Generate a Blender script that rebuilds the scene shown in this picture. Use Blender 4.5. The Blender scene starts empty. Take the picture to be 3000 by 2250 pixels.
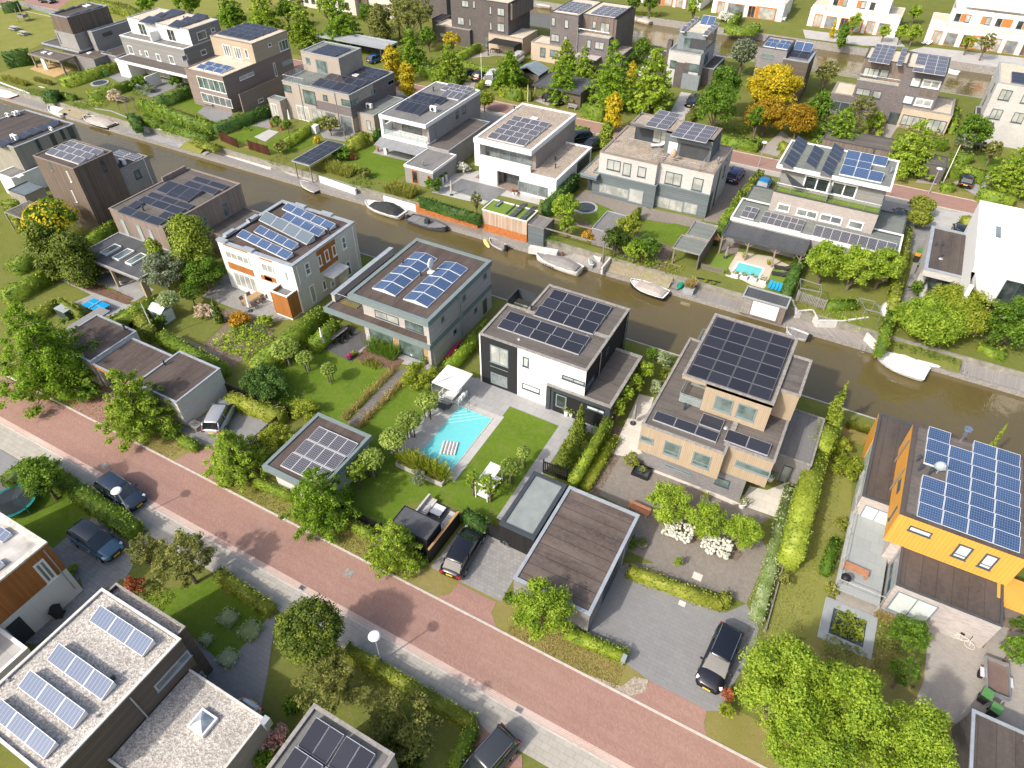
import bpy,bmesh,math,random
import numpy as np
from mathutils import Vector,Matrix
S=bpy.context.scene
COL=S.collection
rnd=random.Random(7)
rng=np.random.default_rng(7)
# ---------------------------------------------------------------- camera
FPX=2000.0;CX,CY=1500.0,1125.0;HOR=-740.0;VBX=2985.0;CH=46.0
TH=math.atan((CY-HOR)/FPX)
PHI=math.atan2(VBX-CX,FPX/math.cos(TH))
_head=np.array([-math.sin(PHI),math.cos(PHI),0.0])
_right=np.array([math.cos(PHI),math.sin(PHI),0.0])
_fwd=_head*math.cos(TH)-np.array([0,0,1.0])*math.sin(TH)
_down=np.cross(_fwd,_right)
CAM=np.array([0,0,CH])
cd=bpy.data.cameras.new('camera');cam=bpy.data.objects.new('camera',cd);COL.objects.link(cam)
cd.sensor_width=36.0;cd.lens=36.0*FPX/3000.0;cd.clip_end=2000.0;cd.clip_start=0.5
m3=Matrix(((_right[0],-_down[0],-_fwd[0]),(_right[1],-_down[1],-_fwd[1]),(_right[2],-_down[2],-_fwd[2])))
cam.matrix_world=Matrix.Translation(Vector(CAM))@m3.to_4x4()
S.camera=cam
# ---------------------------------------------------------------- light
EL=math.radians(41);AZ=math.radians(246) # direction towards the sun, from +X
w=bpy.data.worlds.new('World');S.world=w;w.use_nodes=True
nt=w.node_tree;nt.nodes.clear()
sk=nt.nodes.new('ShaderNodeTexSky');sk.sky_type='NISHITA';sk.sun_disc=False
sk.sun_elevation=EL;sk.sun_rotation=math.radians(90)-AZ;sk.air_density=1.0;sk.dust_density=5.0
bg=nt.nodes.new('ShaderNodeBackground');bg.inputs[1].default_value=0.15
wo=nt.nodes.new('ShaderNodeOutputWorld')
nt.links.new(sk.outputs[0],bg.inputs[0]);nt.links.new(bg.outputs[0],wo.inputs[0])
sd=bpy.data.lights.new('sun','SUN');sd.energy=2.5;sd.angle=math.radians(1.4);sd.color=(1.0,0.95,0.87)
sun=bpy.data.objects.new('sun',sd);COL.objects.link(sun)
sv=Vector((math.cos(EL)*math.cos(AZ),math.cos(EL)*math.sin(AZ),math.sin(EL)))
sun.rotation_euler=sv.to_track_quat('Z','Y').to_euler();sun.location=(0,0,80)
S.view_settings.view_transform='Standard';S.view_settings.look='None'
S.view_settings.exposure=0.56;S.view_settings.gamma=1.0
S.render.engine='CYCLES'
# ---------------------------------------------------------------- pixel picks -> real positions
# a pick names a spot of the photograph; it is always carried to its true place on the ground,
# a roof of known height or the plane of a facade
TX=(0,730,1460,2200);TY=(0,550,1100,1650)
def SP(p):
 t,x,y=p
 return TX[t%10]+x/2.765,TY[t//10]+y/2.765
def ray(p):
 u,v=SP(p)
 return _fwd+_right*(u-CX)/FPX+_down*(v-CY)/FPX
def PZ(p,z=0.0):
 d=ray(p);t=(z-CH)/d[2];q=CAM+d*t
 return float(q[0]),float(q[1])
def PY(p,Y):
 d=ray(p);t=(Y-CAM[1])/d[1];q=CAM+d*t
 return float(q[0]),float(q[2])
def PX(p,X):
 d=ray(p);t=(X-CAM[0])/d[0];q=CAM+d*t
 return float(q[1]),float(q[2])
def RC(t,a,b,z=0.0):
 x0,y0=PZ((t,)+tuple(a),z);
 if len(b)==3:x1,y1=PZ(b,z)
 else:x1,y1=PZ((t,)+tuple(b),z)
 return min(x0,x1),min(y0,y1),max(x0,x1),max(y0,y1)
def mpp(x,y,z): # metres per tile pixel at a place
 q=np.array([x,y,z])-CAM
 return float(q@_fwd)/FPX/2.765
# ---------------------------------------------------------------- node helpers
MATS={}
class G:
 def __init__(s,name,rough=0.8,spec=0.3,metal=0.0):
  s.m=bpy.data.materials.new(name);s.m.use_nodes=True
  s.t=s.m.node_tree;s.b=s.t.nodes['Principled BSDF']
  s.b.inputs['Roughness'].default_value=rough;s.b.inputs['Metallic'].default_value=metal
  s.b.inputs['Specular IOR Level'].default_value=spec
  MATS[name]=s.m
 def n(s,ty,ins=None,**kw):
  nd=s.t.nodes.new(ty)
  for k,v in kw.items():setattr(nd,k,v)
  for k,v in(ins or{}).items():
   s.put(nd.inputs[k],v)
  return nd
 def put(s,sock,v):
  if isinstance(v,bpy.types.NodeSocket):s.t.links.new(v,sock)
  elif isinstance(v,bpy.types.Node):s.t.links.new(v.outputs[0],sock)
  else:
   if isinstance(v,tuple)and len(v)==3 and sock.type=='RGBA':v=(*v,1)
   sock.default_value=v
 def pos(s):return s.n('ShaderNodeNewGeometry').outputs['Position']
 def obj(s):return s.n('ShaderNodeTexCoord').outputs['Object']
 def sep(s,v):
  x=s.n('ShaderNodeSeparateXYZ',{0:v});return x.outputs[0],x.outputs[1],x.outputs[2]
 def comb(s,x,y,z):return s.n('ShaderNodeCombineXYZ',{0:x,1:y,2:z}).outputs[0]
 def ma(s,op,a,b=0.0,c=0.0):return s.n('ShaderNodeMath',{0:a,1:b,2:c},operation=op).outputs[0]
 def noise(s,v,scale,det=3,rough=0.55,dist=0.0):
  return s.n('ShaderNodeTexNoise',{'Vector':v,'Scale':scale,'Detail':det,'Roughness':rough,'Distortion':dist}).outputs[0]
 def scl(s,v,sc):return s.n('ShaderNodeVectorMath',{0:v,1:sc},operation='MULTIPLY').outputs[0]
 def mix(s,f,a,b,bl='MIX'):
  nd=s.n('ShaderNodeMix',data_type='RGBA',blend_type=bl)
  s.put(nd.inputs[0],f);s.put(nd.inputs[6],a);s.put(nd.inputs[7],b);return nd.outputs[2]
 def ramp(s,f,stops):
  nd=s.n('ShaderNodeValToRGB',{0:f});e=nd.color_ramp.elements
  while len(e)<len(stops):e.new(0.5)
  for k,(p,c)in enumerate(stops):
   e[k].position=p;e[k].color=(*c,1)if len(c)==3 else c
  return nd.outputs[0]
 def rng(s,f,a,b,c=0.0,d=1.0):
  return s.n('ShaderNodeMapRange',{0:f,1:a,2:b,3:c,4:d}).outputs[0]
 def col(s,c):s.put(s.b.inputs['Base Color'],c);return s
 def bump(s,h,st=0.3,d=0.05):
  nd=s.n('ShaderNodeBump',{'Height':h,'Strength':st,'Distance':d});s.t.links.new(nd.outputs[0],s.b.inputs['Normal']);return s
def sc3(c,k):return tuple(min(1.0,x*k)for x in c)
def plain(name,c,rough=0.7,spec=0.3,metal=0.0,var=0.12,scale=1.3):
 g=G(name,rough,spec,metal);f=g.noise(g.obj(),scale,4)
 g.col(g.mix(g.rng(f,.3,.7),sc3(c,1-var),sc3(c,1+var)));return g.m
def wood(name,c,ax,wd=0.12,var=0.3,grey=None,gap=0.08,rough=0.75):
 g=G(name,rough,0.15);p=g.pos();x,y,z=g.sep(p)
 u={'u':g.ma('ADD',x,y),'z':z,'x':x,'y':y,'d':g.ma('ADD',g.ma('MULTIPLY',x,.7),g.ma('MULTIPLY',y,.7))}[ax]
 q=g.ma('DIVIDE',u,wd);fl=g.ma('FLOOR',q);fr=g.ma('FRACT',q)
 r=g.n('ShaderNodeTexWhiteNoise',{'W':fl},noise_dimensions='1D').outputs[0]
 st=(9,9,.5)if ax=='u' else(.5,.5,9)if ax=='z' else(9,.5,.5)if ax=='x' else(.5,9,.5)if ax=='y' else(2,2,2)
 f=g.noise(g.scl(p,st),1.6,4,.6)
 f2=g.noise(p,.35,3)
 a=g.mix(r,sc3(c,1-var),sc3(c,1+var));a=g.mix(g.rng(f,.3,.7,0,.6),a,grey or sc3(c,.6))
 a=g.mix(g.rng(f2,.35,.65,0,.35),a,grey or sc3(c,.75))
 a=g.mix(g.ma('LESS_THAN',fr,gap),a,sc3(c,.35));g.col(a)
 g.bump(g.ma('GREATER_THAN',fr,gap),.4,.015);return g.m
def brick(name,c,c2,mortar=None,bw=.24,bh=.08,streak=.4,rough=.9):
 g=G(name,rough,.1);p=g.pos();x,y,z=g.sep(p)
 v=g.comb(g.ma('ADD',x,y),z,0.0)
 b=g.n('ShaderNodeTexBrick',{'Vector':v,'Color1':c,'Color2':c2,'Mortar':mortar or sc3(c,.8),'Scale':1.0,'Mortar Size':.008,'Bias':0.0,'Brick Width':bw,'Row Height':bh})
 f=g.noise(g.scl(v,(1.2,9,1)),1.0,4,.6);f2=g.noise(p,.3,4)
 a=g.mix(g.rng(f,.3,.7,0,streak),b.outputs[0],sc3(c2,1.25),'MIX')
 a=g.mix(g.rng(f2,.4,.7,0,.3),a,sc3(c,.72));g.col(a);g.bump(b.outputs[1],-.25,.01);return g.m
def pavers(name,c,c2,mortar,bw=.3,bh=.3,rot=0,off=.5,ms=.012,stain=.3,rough=.85,big=None):
 g=G(name,rough,.15);p=g.pos()
 mp=g.n('ShaderNodeMapping',{'Vector':p});mp.inputs['Rotation'].default_value=(0,0,rot)
 b=g.n('ShaderNodeTexBrick',{'Vector':mp,'Color1':c,'Color2':c2,'Mortar':mortar,'Scale':1.0,'Mortar Size':ms,'Bias':0.0,'Brick Width':bw,'Row Height':bh},offset=off)
 f=g.noise(p,.22,5,.6);f2=g.noise(p,2.2,4,.65)
 a=g.mix(g.rng(f,.38,.68,0,stain),b.outputs[0],big or sc3(c,.7));a=g.mix(g.rng(f2,.35,.7,0,stain),a,sc3(c2,1.18));g.col(a)
 g.bump(b.outputs[1],-.2,.006);return g.m
def roofing(name,c,c2,seam=1.0,ax=0,rough=.85,line=.5):
 g=G(name,rough,.25);p=g.pos();s=g.sep(p)
 fr=g.ma('FRACT',g.ma('DIVIDE',s[ax],seam))
 fl=g.ma('FLOOR',g.ma('DIVIDE',s[ax],seam));r=g.n('ShaderNodeTexWhiteNoise',{'W':fl},noise_dimensions='1D').outputs[0]
 st=[1,1,1];st[1-ax]=.25
 f=g.noise(g.scl(p,tuple(st)),.8,6,.62);f2=g.noise(p,3.5,5,.7)
 a=g.mix(g.rng(f,.35,.68),c,c2);a=g.mix(g.rng(f2,.42,.7,0,.45),a,sc3(c2,1.25));a=g.mix(g.ma('MULTIPLY',r,.22),a,sc3(c,.6))
 d=g.ma('LESS_THAN',fr,.05/seam);a=g.mix(g.ma('MULTIPLY',d,line),a,sc3(c,.45));g.col(a)
 w_=g.noise(p,.5,2);g.put(g.b.inputs['Roughness'],g.rng(w_,.35,.65,rough-.2,min(1,rough+.1)));return g.m
def gravel(name,c,c2,c3,scale=14):
 g=G(name,.95,.1);p=g.pos()
 v=g.n('ShaderNodeTexVoronoi',{'Vector':p,'Scale':scale});r=g.sep(v.outputs['Color'])[0]
 a=g.ramp(r,[(0,c),(.5,c2),(1,c3)]);f=g.noise(p,.5,5,.65);a=g.mix(g.rng(f,.4,.72,0,.45),a,sc3(c,.8));g.col(a)
 g.bump(v.outputs['Distance'],.6,.04);return g.m
def lawn(name,c,c2,c3,fine=14):
 g=G(name,.95,.05);p=g.pos()
 f=g.noise(p,.35,5,.6);f2=g.noise(p,fine,3,.7);f3=g.noise(p,2.6,4,.65)
 f4=g.noise(p,1.1,6,.75,.6)
 a=g.mix(g.rng(f,.35,.65),c,c2);a=g.mix(g.rng(f3,.45,.7,0,.6),a,c3);a=g.mix(g.rng(f4,.52,.7,0,.6),a,(.23,.20,.085));a=g.mix(g.rng(f2,.3,.7,0,.5),a,sc3(c,.5))
 g.col(a);g.bump(f2,.5,.05);return g.m
def leaf(name,c,c2,c3=None,tr=.42,pale=0):
 m=bpy.data.materials.new(name);m.use_nodes=True;MATS[name]=m
 g=G.__new__(G);g.m=m;g.t=m.node_tree;g.b=g.t.nodes['Principled BSDF']
 ge=g.n('ShaderNodeNewGeometry');r=ge.outputs['Random Per Island'];f=g.noise(ge.outputs['Position'],.9,3)
 oi=g.n('ShaderNodeObjectInfo').outputs['Random']
 stops=[(0,c),(.55,c2),(1,c3 or sc3(c2,1.3))]
 k=g.ma('ADD',g.ma('MULTIPLY',r,.6),g.rng(f,.35,.65,-.1,.4));k=g.ma('ADD',k,g.rng(oi,0,1,-.08,.1));a=g.ramp(k,stops)
 g.b.inputs['Roughness'].default_value=.55;g.b.inputs['Specular IOR Level'].default_value=.25;g.put(g.b.inputs['Base Color'],a)
 tl=g.n('ShaderNodeBsdfTranslucent',{0:g.mix(.5,a,sc3(c3 or c2,1.2))});mx=g.n('ShaderNodeMixShader',{0:tr,1:g.b.outputs[0],2:tl.outputs[0]})
 g.t.links.new(mx.outputs[0],g.t.nodes['Material Output'].inputs[0]);return m
# ---------------------------------------------------------------- materials
white=plain('white_paint',(.76,.76,.74),.6,var=.04)
def plaster_mat(): # render with faint rain streaks and grime patches
 g=G('white_plaster',.85,.2);p=g.pos();f=g.noise(g.scl(p,(3.5,3.5,.22)),1.2,5,.65);f2=g.noise(p,.45,4);a=g.mix(g.rng(f,.52,.78,0,.5),(.76,.755,.74),(.52,.51,.48));g.col(g.mix(g.rng(f2,.5,.8,0,.3),a,(.62,.61,.58)));return g.m
plaster=plaster_mat()
trim_w=plain('white_trim',(.74,.75,.75),.5,var=.03);trim_g=plain('grey_trim',(.33,.36,.37),.5,var=.08);trim_d=plain('dark_trim',(.07,.075,.08),.5,var=.1)
trim_zinc=plain('zinc_trim',(.40,.44,.47),.4,.5,.3);anth=plain('anthracite',(.05,.06,.07),.45);black=plain('black',(.018,.018,.02),.45);rubber=plain('rubber',(.02,.02,.02),.8)
trim_teal=plain('teal_trim',(.18,.225,.225),.5,var=.06);trim_bn=plain('brown_trim',(.24,.2,.17),.7);trim_stone=plain('weathered_trim',(.27,.255,.235),.8,var=.25,scale=4)
chrome=plain('chrome',(.6,.62,.64),.25,.6,.9);alu=plain('aluminium',(.5,.52,.53),.35,.5,.7)
fw=plain('frame_white',(.78,.79,.78),.45,var=.02);fdk=plain('frame_dark',(.06,.09,.11),.4,var=.05);fgr=plain('frame_grey',(.2,.25,.27),.45,var=.05);ford=plain('frame_orange_wood',(.5,.17,.05),.5)
concrete=plain('concrete',(.42,.41,.39),.9,var=.15,scale=2);conc_l=plain('pale_concrete',(.58,.57,.54),.9,var=.12,scale=2)
w_vgrey=wood('weathered_vertical_wood',(.215,.175,.15),'u',.14,.3,(.14,.12,.105));w_vbrown=wood('brown_vertical_wood',(.20,.155,.125),'u',.13,.35,(.12,.10,.085))
w_vpink=wood('pinkish_vertical_wood',(.30,.235,.20),'u',.11,.28,(.20,.165,.145));w_vpale=wood('pale_greyed_wood',(.36,.34,.29),'u',.12,.22,(.27,.25,.215))
w_timber=wood('pale_timber_slats',(.44,.345,.24),'u',.14,.07,(.36,.29,.215),.07);wall_c=plain('algae_stained_concrete',(.25,.24,.20),.9,var=.3,scale=1.2)
w_amber=wood('amber_vertical_wood',(.42,.17,.05),'u',.12,.22,(.30,.12,.04))
w_hgrey=wood('grey_horizontal_boards',(.29,.29,.285),'z',.14,.2,(.22,.22,.21));w_hbeige=wood('beige_horizontal_boards',(.47,.39,.29),'z',.2,.08,(.40,.33,.25));w_htaupe=wood('taupe_horizontal_boards',(.28,.23,.20),'z',.2,.1,(.24,.195,.17))
w_hpale=wood('pale_horizontal_boards',(.52,.49,.46),'z',.13,.14,(.40,.37,.35));w_hblue=wood('blue_grey_boards',(.155,.185,.195),'z',.14,.2,(.12,.14,.15));w_hdark=wood('dark_brown_boards',(.155,.125,.10),'z',.12,.25,(.11,.09,.075))
w_blackv=wood('black_vertical_boards',(.025,.025,.027),'u',.12,.25,(.02,.02,.02));w_black2=wood('black_ribbed_cladding',(.03,.032,.035),'u',.2,.1,(.03,.03,.03),.1);w_red=wood('rust_red_slats',(.16,.06,.04),'u',.14,.2,(.11,.05,.035),.35)
deck_g=wood('grey_deck',(.30,.285,.265),'x',.14,.14,(.22,.21,.20));deck_l=wood('pale_deck',(.42,.39,.35),'x',.14,.14,(.34,.31,.28));deck_y=wood('deck_boards',(.36,.32,.28),'y',.14,.14,(.28,.25,.22));deck_d=wood('diagonal_deck',(.36,.325,.29),'d',.14,.16,(.28,.255,.235));deck_dark=wood('dark_grey_deck',(.13,.13,.13),'d',.14,.1,(.1,.1,.1));deck_b=wood('brownish_deck',(.30,.235,.19),'x',.14,.14,(.22,.18,.15))
deck_c=wood('cream_deck',(.62,.54,.44),'x',.14,.06,(.55,.48,.40));w_rust=plain('corten_steel',(.42,.15,.045),.7,var=.25,scale=2.5);w_new=wood('new_wood',(.5,.29,.12),'u',.1,.15,(.4,.24,.1))
w_mix=wood('bleached_slats',(.42,.29,.20),'u',.22,.4,(.55,.47,.38),.1)
b_grey=brick('grey_brick',(.25,.245,.24),(.33,.32,.31));b_lgrey=brick('light_grey_brick',(.43,.42,.405),(.54,.53,.51));b_dark=brick('dark_brick',(.095,.083,.08),(.15,.135,.13));b_purple=brick('purple_brick',(.13,.11,.11),(.20,.18,.185))
b_cream=brick('cream_brick',(.52,.49,.43),(.62,.59,.53));b_sand=brick('sand_brick',(.44,.36,.27),(.54,.45,.35));b_taupe=brick('taupe_brick',(.33,.29,.255),(.40,.355,.31));b_white=brick('white_brick',(.68,.66,.62),(.80,.78,.75));b_brown=brick('brown_brick',(.17,.135,.12),(.23,.19,.17));b_warm=brick('greybrown_brick',(.30,.27,.25),(.40,.365,.34),streak=.6);b_mid=brick('mid_grey_brick',(.19,.18,.185),(.27,.26,.265))
r_dark=roofing('dark_bitumen',(.066,.055,.05),(.108,.09,.08),1.0,0);r_brown=roofing('brown_bitumen',(.07,.054,.047),(.118,.092,.08),1.0,0,line=.65);r_grey=roofing('grey_bitumen',(.15,.148,.145),(.215,.21,.2),1.0,0);r_charc=roofing('charcoal_bitumen',(.07,.075,.082),(.10,.105,.11),1.0,0,line=.3);r_green=roofing('green_grey_bitumen',(.15,.17,.155),(.22,.235,.21),1.0,1)
r_weath=roofing('weathered_bitumen',(.095,.084,.076),(.155,.138,.124),1.0,1);r_zinc=roofing('zinc_sheet',(.34,.36,.38),(.42,.44,.46),.6,1,.5)
r_bands=roofing('banded_bitumen',(.075,.058,.051),(.16,.128,.11),.95,1,line=.85);r_whitesheet=plain('white_membrane',(.82,.82,.82),.6,var=.03)
g_light=gravel('pale_gravel',(.28,.255,.225),(.46,.43,.39),(.66,.63,.58),11);g_tan=gravel('tan_gravel',(.26,.21,.16),(.38,.32,.26),(.50,.44,.37),9);g_grey=gravel('grey_gravel',(.22,.22,.22),(.34,.34,.34),(.45,.45,.44),12);g_sand=gravel('sand_roof',(.50,.43,.32),(.60,.53,.42),(.68,.60,.49),8);g_white=gravel('white_shingle',(.5,.47,.43),(.66,.63,.58),(.78,.75,.7),8);g_earth=gravel('bare_earth',(.13,.10,.075),(.19,.15,.115),(.26,.215,.165),10);g_bark=gravel('bark_mulch',(.10,.06,.04),(.17,.105,.075),(.24,.16,.12),14)
sedum=lawn('sedum',(.20,.16,.05),(.14,.16,.04),(.26,.13,.05),8);turf_art=lawn('artificial_turf',(.17,.26,.045),(.19,.29,.05),(.16,.25,.04),20)
l_green=lawn('green_lawn',(.10,.18,.016),(.145,.225,.026),(.19,.225,.05));l_mid=lawn('worn_lawn',(.14,.18,.035),(.19,.205,.05),(.25,.22,.085));l_dry=lawn('dry_verge_grass',(.24,.22,.065),(.32,.26,.11),(.20,.215,.05));l_yel=lawn('yellow_lawn',(.22,.24,.055),(.28,.28,.08),(.25,.24,.09))
def road_mat():
 g=G('red_brick_road',.9,.12);p=g.pos()
 mp=g.n('ShaderNodeMapping',{'Vector':p});mp.inputs['Rotation'].default_value=(0,0,.785)
 b=g.n('ShaderNodeTexBrick',{'Vector':mp,'Color1':(.29,.16,.13),'Color2':(.37,.22,.175),'Mortar':(.27,.17,.14),'Scale':1.0,'Mortar Size':.008,'Brick Width':.21,'Row Height':.1})
 f=g.noise(p,.13,5,.6);f2=g.noise(g.scl(p,(.35,1,1)),1.4,5,.7);f3=g.noise(p,16,2,.7)
 tr=g.noise(g.scl(p,(.05,1.6,1)),.9,4,.6)
 a=g.mix(g.rng(f,.35,.7,0,.5),b.outputs[0],(.37,.25,.20));a=g.mix(g.rng(tr,.4,.7,0,.4),a,(.24,.14,.12));a=g.mix(g.rng(f2,.5,.72,0,.55),a,(.26,.145,.12));a=g.mix(g.rng(f3,.5,.8,0,.45),a,(.50,.38,.32))
 g.col(a);g.bump(b.outputs[1],-.2,.006);return g.m
road_m=road_mat()
pv_walk=pavers('pavement_tiles',(.37,.345,.30),(.43,.405,.355),(.24,.22,.19),.6,.42,0,stain=.28);pv_dark=pavers('dark_pavers',(.21,.21,.21),(.235,.235,.235),(.16,.16,.16),.6,.3,0,stain=.3,big=(.26,.26,.26))
pv_mid=pavers('grey_pavers',(.24,.235,.225),(.30,.295,.285),(.17,.165,.16),.3,.3,0,stain=.3);pv_brown=pavers('brownish_clinker',(.215,.19,.165),(.275,.245,.215),(.16,.145,.125),.2,.1,.785,stain=.35);pv_cream=pavers('cream_slabs',(.58,.54,.47),(.66,.62,.55),(.45,.41,.35),.8,.8,0,stain=.15);pv_slab=pavers('grey_slabs',(.30,.30,.30),(.35,.35,.35),(.20,.20,.20),.9,.9,0,stain=.2)
pv_light=pavers('light_slabs',(.40,.39,.37),(.46,.45,.43),(.30,.29,.28),.8,.8,0,stain=.2);pv_dirt=pavers('sandy_clinker',(.33,.30,.265),(.39,.36,.32),(.26,.235,.21),.22,.1,0,stain=.3)
kerb_m=plain('kerb_stone',(.50,.46,.41),.9,var=.15,scale=3)
def glass(name,c,c2,rough=.06,stripes=0):
 g=G(name,rough,.9);p=g.pos();f=g.noise(p,.8,3)
 a=g.mix(g.rng(f,.4,.6),c,c2)
 if stripes:
  x,y,z=g.sep(p);s_=g.ma('SINE',g.ma('MULTIPLY',g.ma('ADD',x,y),38.0));a=g.mix(g.rng(s_,-1,1,0,.4),a,sc3(c2,.6))
 g.col(a);g.b.inputs['Coat Weight'].default_value=.5;g.b.inputs['Coat Roughness'].default_value=.03;return g.m
gl_dark=glass('dark_glass',(.02,.028,.03),(.06,.075,.075));gl_blind=glass('window_with_blinds',(.36,.38,.36),(.46,.47,.45));gl_curt=glass('window_with_curtains',(.28,.30,.28),(.50,.50,.46),.08,1);gl_green=glass('greenish_glass',(.07,.11,.10),(.16,.21,.20));gl_white=glass('pale_glass',(.62,.68,.68),(.72,.76,.75));gl_mid=glass('grey_glass',(.12,.14,.15),(.22,.25,.25));gl_car=glass('car_glass',(.012,.016,.018),(.03,.04,.042),.03)
screen_m=plain('dark_screen_fabric',(.06,.065,.07),.7)
def panel_mat(name,c,c2,line,nx,ny,lw=.05,frame=(.6,.6,.6),fwid=.03):
 g=G(name,.28,.35);uv=g.n('ShaderNodeTexCoord').outputs['UV'];x,y,z=g.sep(uv)
 def edge(t,n,wd):
  fr=g.ma('FRACT',g.ma('MULTIPLY',t,float(n)));a=g.ma('ABSOLUTE',g.ma('SUBTRACT',fr,.5));return g.ma('GREATER_THAN',a,.5-wd)
 r=g.n('ShaderNodeObjectInfo').outputs['Random']
 cell=g.mix(r,c,c2)
 ln=g.ma('MAXIMUM',edge(x,nx,lw),edge(y,ny,lw));a=g.mix(ln,cell,line)
 fx=g.ma('MAXIMUM',edge(x,1,fwid),edge(y,1,fwid*1.6));a=g.mix(fx,a,frame);g.col(a)
 g.b.inputs['Coat Weight'].default_value=.35;g.b.inputs['Coat Roughness'].default_value=.12;return g.m
PM={'black':panel_mat('black_solar_cells',(.022,.023,.033),(.032,.034,.048),(.02,.021,.028),6,10,.02,(.14,.145,.155),.02),
      'blackw':panel_mat('black_solar_cells_pale_frame',(.022,.024,.034),(.034,.036,.05),(.026,.027,.035),6,10,.03,(.36,.37,.39),.014),
      'thin':panel_mat('black_solar_cells_thin_frame',(.022,.022,.03),(.034,.034,.046),(.026,.026,.033),6,10,.02,(.15,.155,.165),.02),
      'grid':panel_mat('dark_solar_cells_pale_grid',(.045,.045,.06),(.06,.06,.08),(.30,.30,.32),6,8,.06,(.55,.55,.54),.03),
      'blue':panel_mat('blue_solar_cells',(.026,.06,.145),(.036,.078,.175),(.17,.22,.30),10,6,.055,(.62,.64,.66),.02),
      'bluegrey':panel_mat('grey_blue_solar_cells',(.085,.12,.20),(.10,.14,.225),(.27,.31,.38),6,10,.05,(.7,.7,.7),.02),
      'thermal':panel_mat('thermal_collector',(.10,.135,.165),(.13,.165,.195),(.10,.135,.165),1,1,.0,(.45,.47,.48),.02)}
def water_mat():
 g=G('canal_water',.04,.8);p=g.pos();f=g.noise(p,.05,4);f3=g.noise(p,.9,3)
 a=g.mix(g.rng(f,.35,.65),(.13,.10,.038),(.10,.077,.029));a=g.mix(g.rng(f3,.3,.8,0,.3),a,(.13,.10,.04));g.col(a)
 f2=g.noise(g.scl(p,(1,.45,1)),2.4,3,.6,.4);f4=g.noise(p,.5,2,.5,1.0);g.bump(g.ma('MULTIPLY',f2,g.rng(f4,.3,.7,.25,1.0)),.3,.14);return g.m
water_m=water_mat()
def pool_mat():
 g=G('pool_water',.06,.5);p=g.pos();f=g.noise(p,3,3);g.col(g.mix(g.rng(f,.3,.7,0,.35),(.14,.54,.56),(.22,.62,.62)))
 g.bump(g.noise(p,4,2),.08,.05);return g.m
pool_m=pool_mat()
bark=plain('bark',(.16,.125,.095),.95,var=.3,scale=6);bark_l=plain('pale_bark',(.30,.27,.23),.95,var=.25,scale=6);stake_m=plain('dark_stake',(.06,.05,.045),.9)
LF={'oak':leaf('oak_leaves',(0.072,0.150,0.011),(0.207,0.354,0.025),(0.385,0.530,0.048)),'oaky':leaf('yellow_green_leaves',(0.139,0.234,0.019),(0.306,0.437,0.041),(0.500,0.594,0.084)),'green':leaf('green_leaves',(0.055,0.121,0.014),(0.139,0.252,0.025),(0.261,0.392,0.041)),'dark':leaf('dark_leaves',(0.029,0.066,0.010),(0.078,0.136,0.017),(0.176,0.244,0.030)),
      'yellow':leaf('yellow_leaves',(.276,.248,.017),(.580,.469,.028),(.800,.662,.041)),'orange':leaf('orange_leaves',(.304,.166,.017),(.580,.331,.028),(.690,.469,.041)),'amber':leaf('amber_leaves',(.24,.14,.012),(.42,.27,.02),(.50,.38,.035)),'lime':leaf('lime_leaves',(0.159,0.219,0.018),(0.318,0.377,0.037),(0.457,0.497,0.075)),'olive':leaf('olive_leaves',(0.099,0.117,0.028),(0.233,0.251,0.062),(0.430,0.430,0.124)),
      'hedge':leaf('hedge_leaves',(0.071,0.135,0.014),(0.185,0.278,0.029),(0.371,0.442,0.044),.25),'hedgey':leaf('yellowish_hedge_leaves',(0.110,0.143,0.017),(0.243,0.287,0.034),(0.398,0.419,0.066),.25),'hedged':leaf('dark_hedge_leaves',(0.033,0.081,0.014),(0.081,0.161,0.027),(0.161,0.269,0.051),.25),'conifer':leaf('conifer_leaves',(0.045,0.083,0.011),(0.136,0.186,0.019),(0.259,0.290,0.034),.2),
      'thuja':leaf('bright_conifer_leaves',(0.108,0.161,0.013),(0.237,0.312,0.029),(0.388,0.452,0.064),.2),'grassy':leaf('tall_grass',(.166,.193,.028),(.304,.331,.055),(.497,.469,.138)),'straw':leaf('straw_grass',(.26,.20,.06),(.44,.35,.13),(.58,.48,.24)),'silver':leaf('silvery_leaves',(.14,.18,.10),(.24,.29,.17),(.38,.42,.28)),
      'white':leaf('white_blossom',(.58,.58,.46),(.72,.71,.62),(.82,.8,.74),.2),'pink':leaf('pink_blossom',(.5,.22,.22),(.55,.38,.32),(.6,.5,.45),.2),'red':leaf('red_leaves',(.26,.06,.03),(.44,.13,.06),(.52,.22,.10)),'ballgreen':leaf('ball_tree_leaves',(0.143,0.216,0.034),(0.317,0.418,0.083),(0.572,0.650,0.193)),'varieg':leaf('variegated_leaves',(.16,.26,.05),(.45,.52,.28),(.66,.70,.48)),'magenta':leaf('magenta_blossom',(.5,.02,.12),(.62,.04,.2),(.7,.12,.3)),'flame':leaf('yellow_blossom',(.55,.42,.01),(.7,.55,.02),(.78,.62,.04)),'cream':leaf('cream_blossom',(.55,.45,.28),(.65,.55,.38),(.72,.62,.48))}
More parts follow.
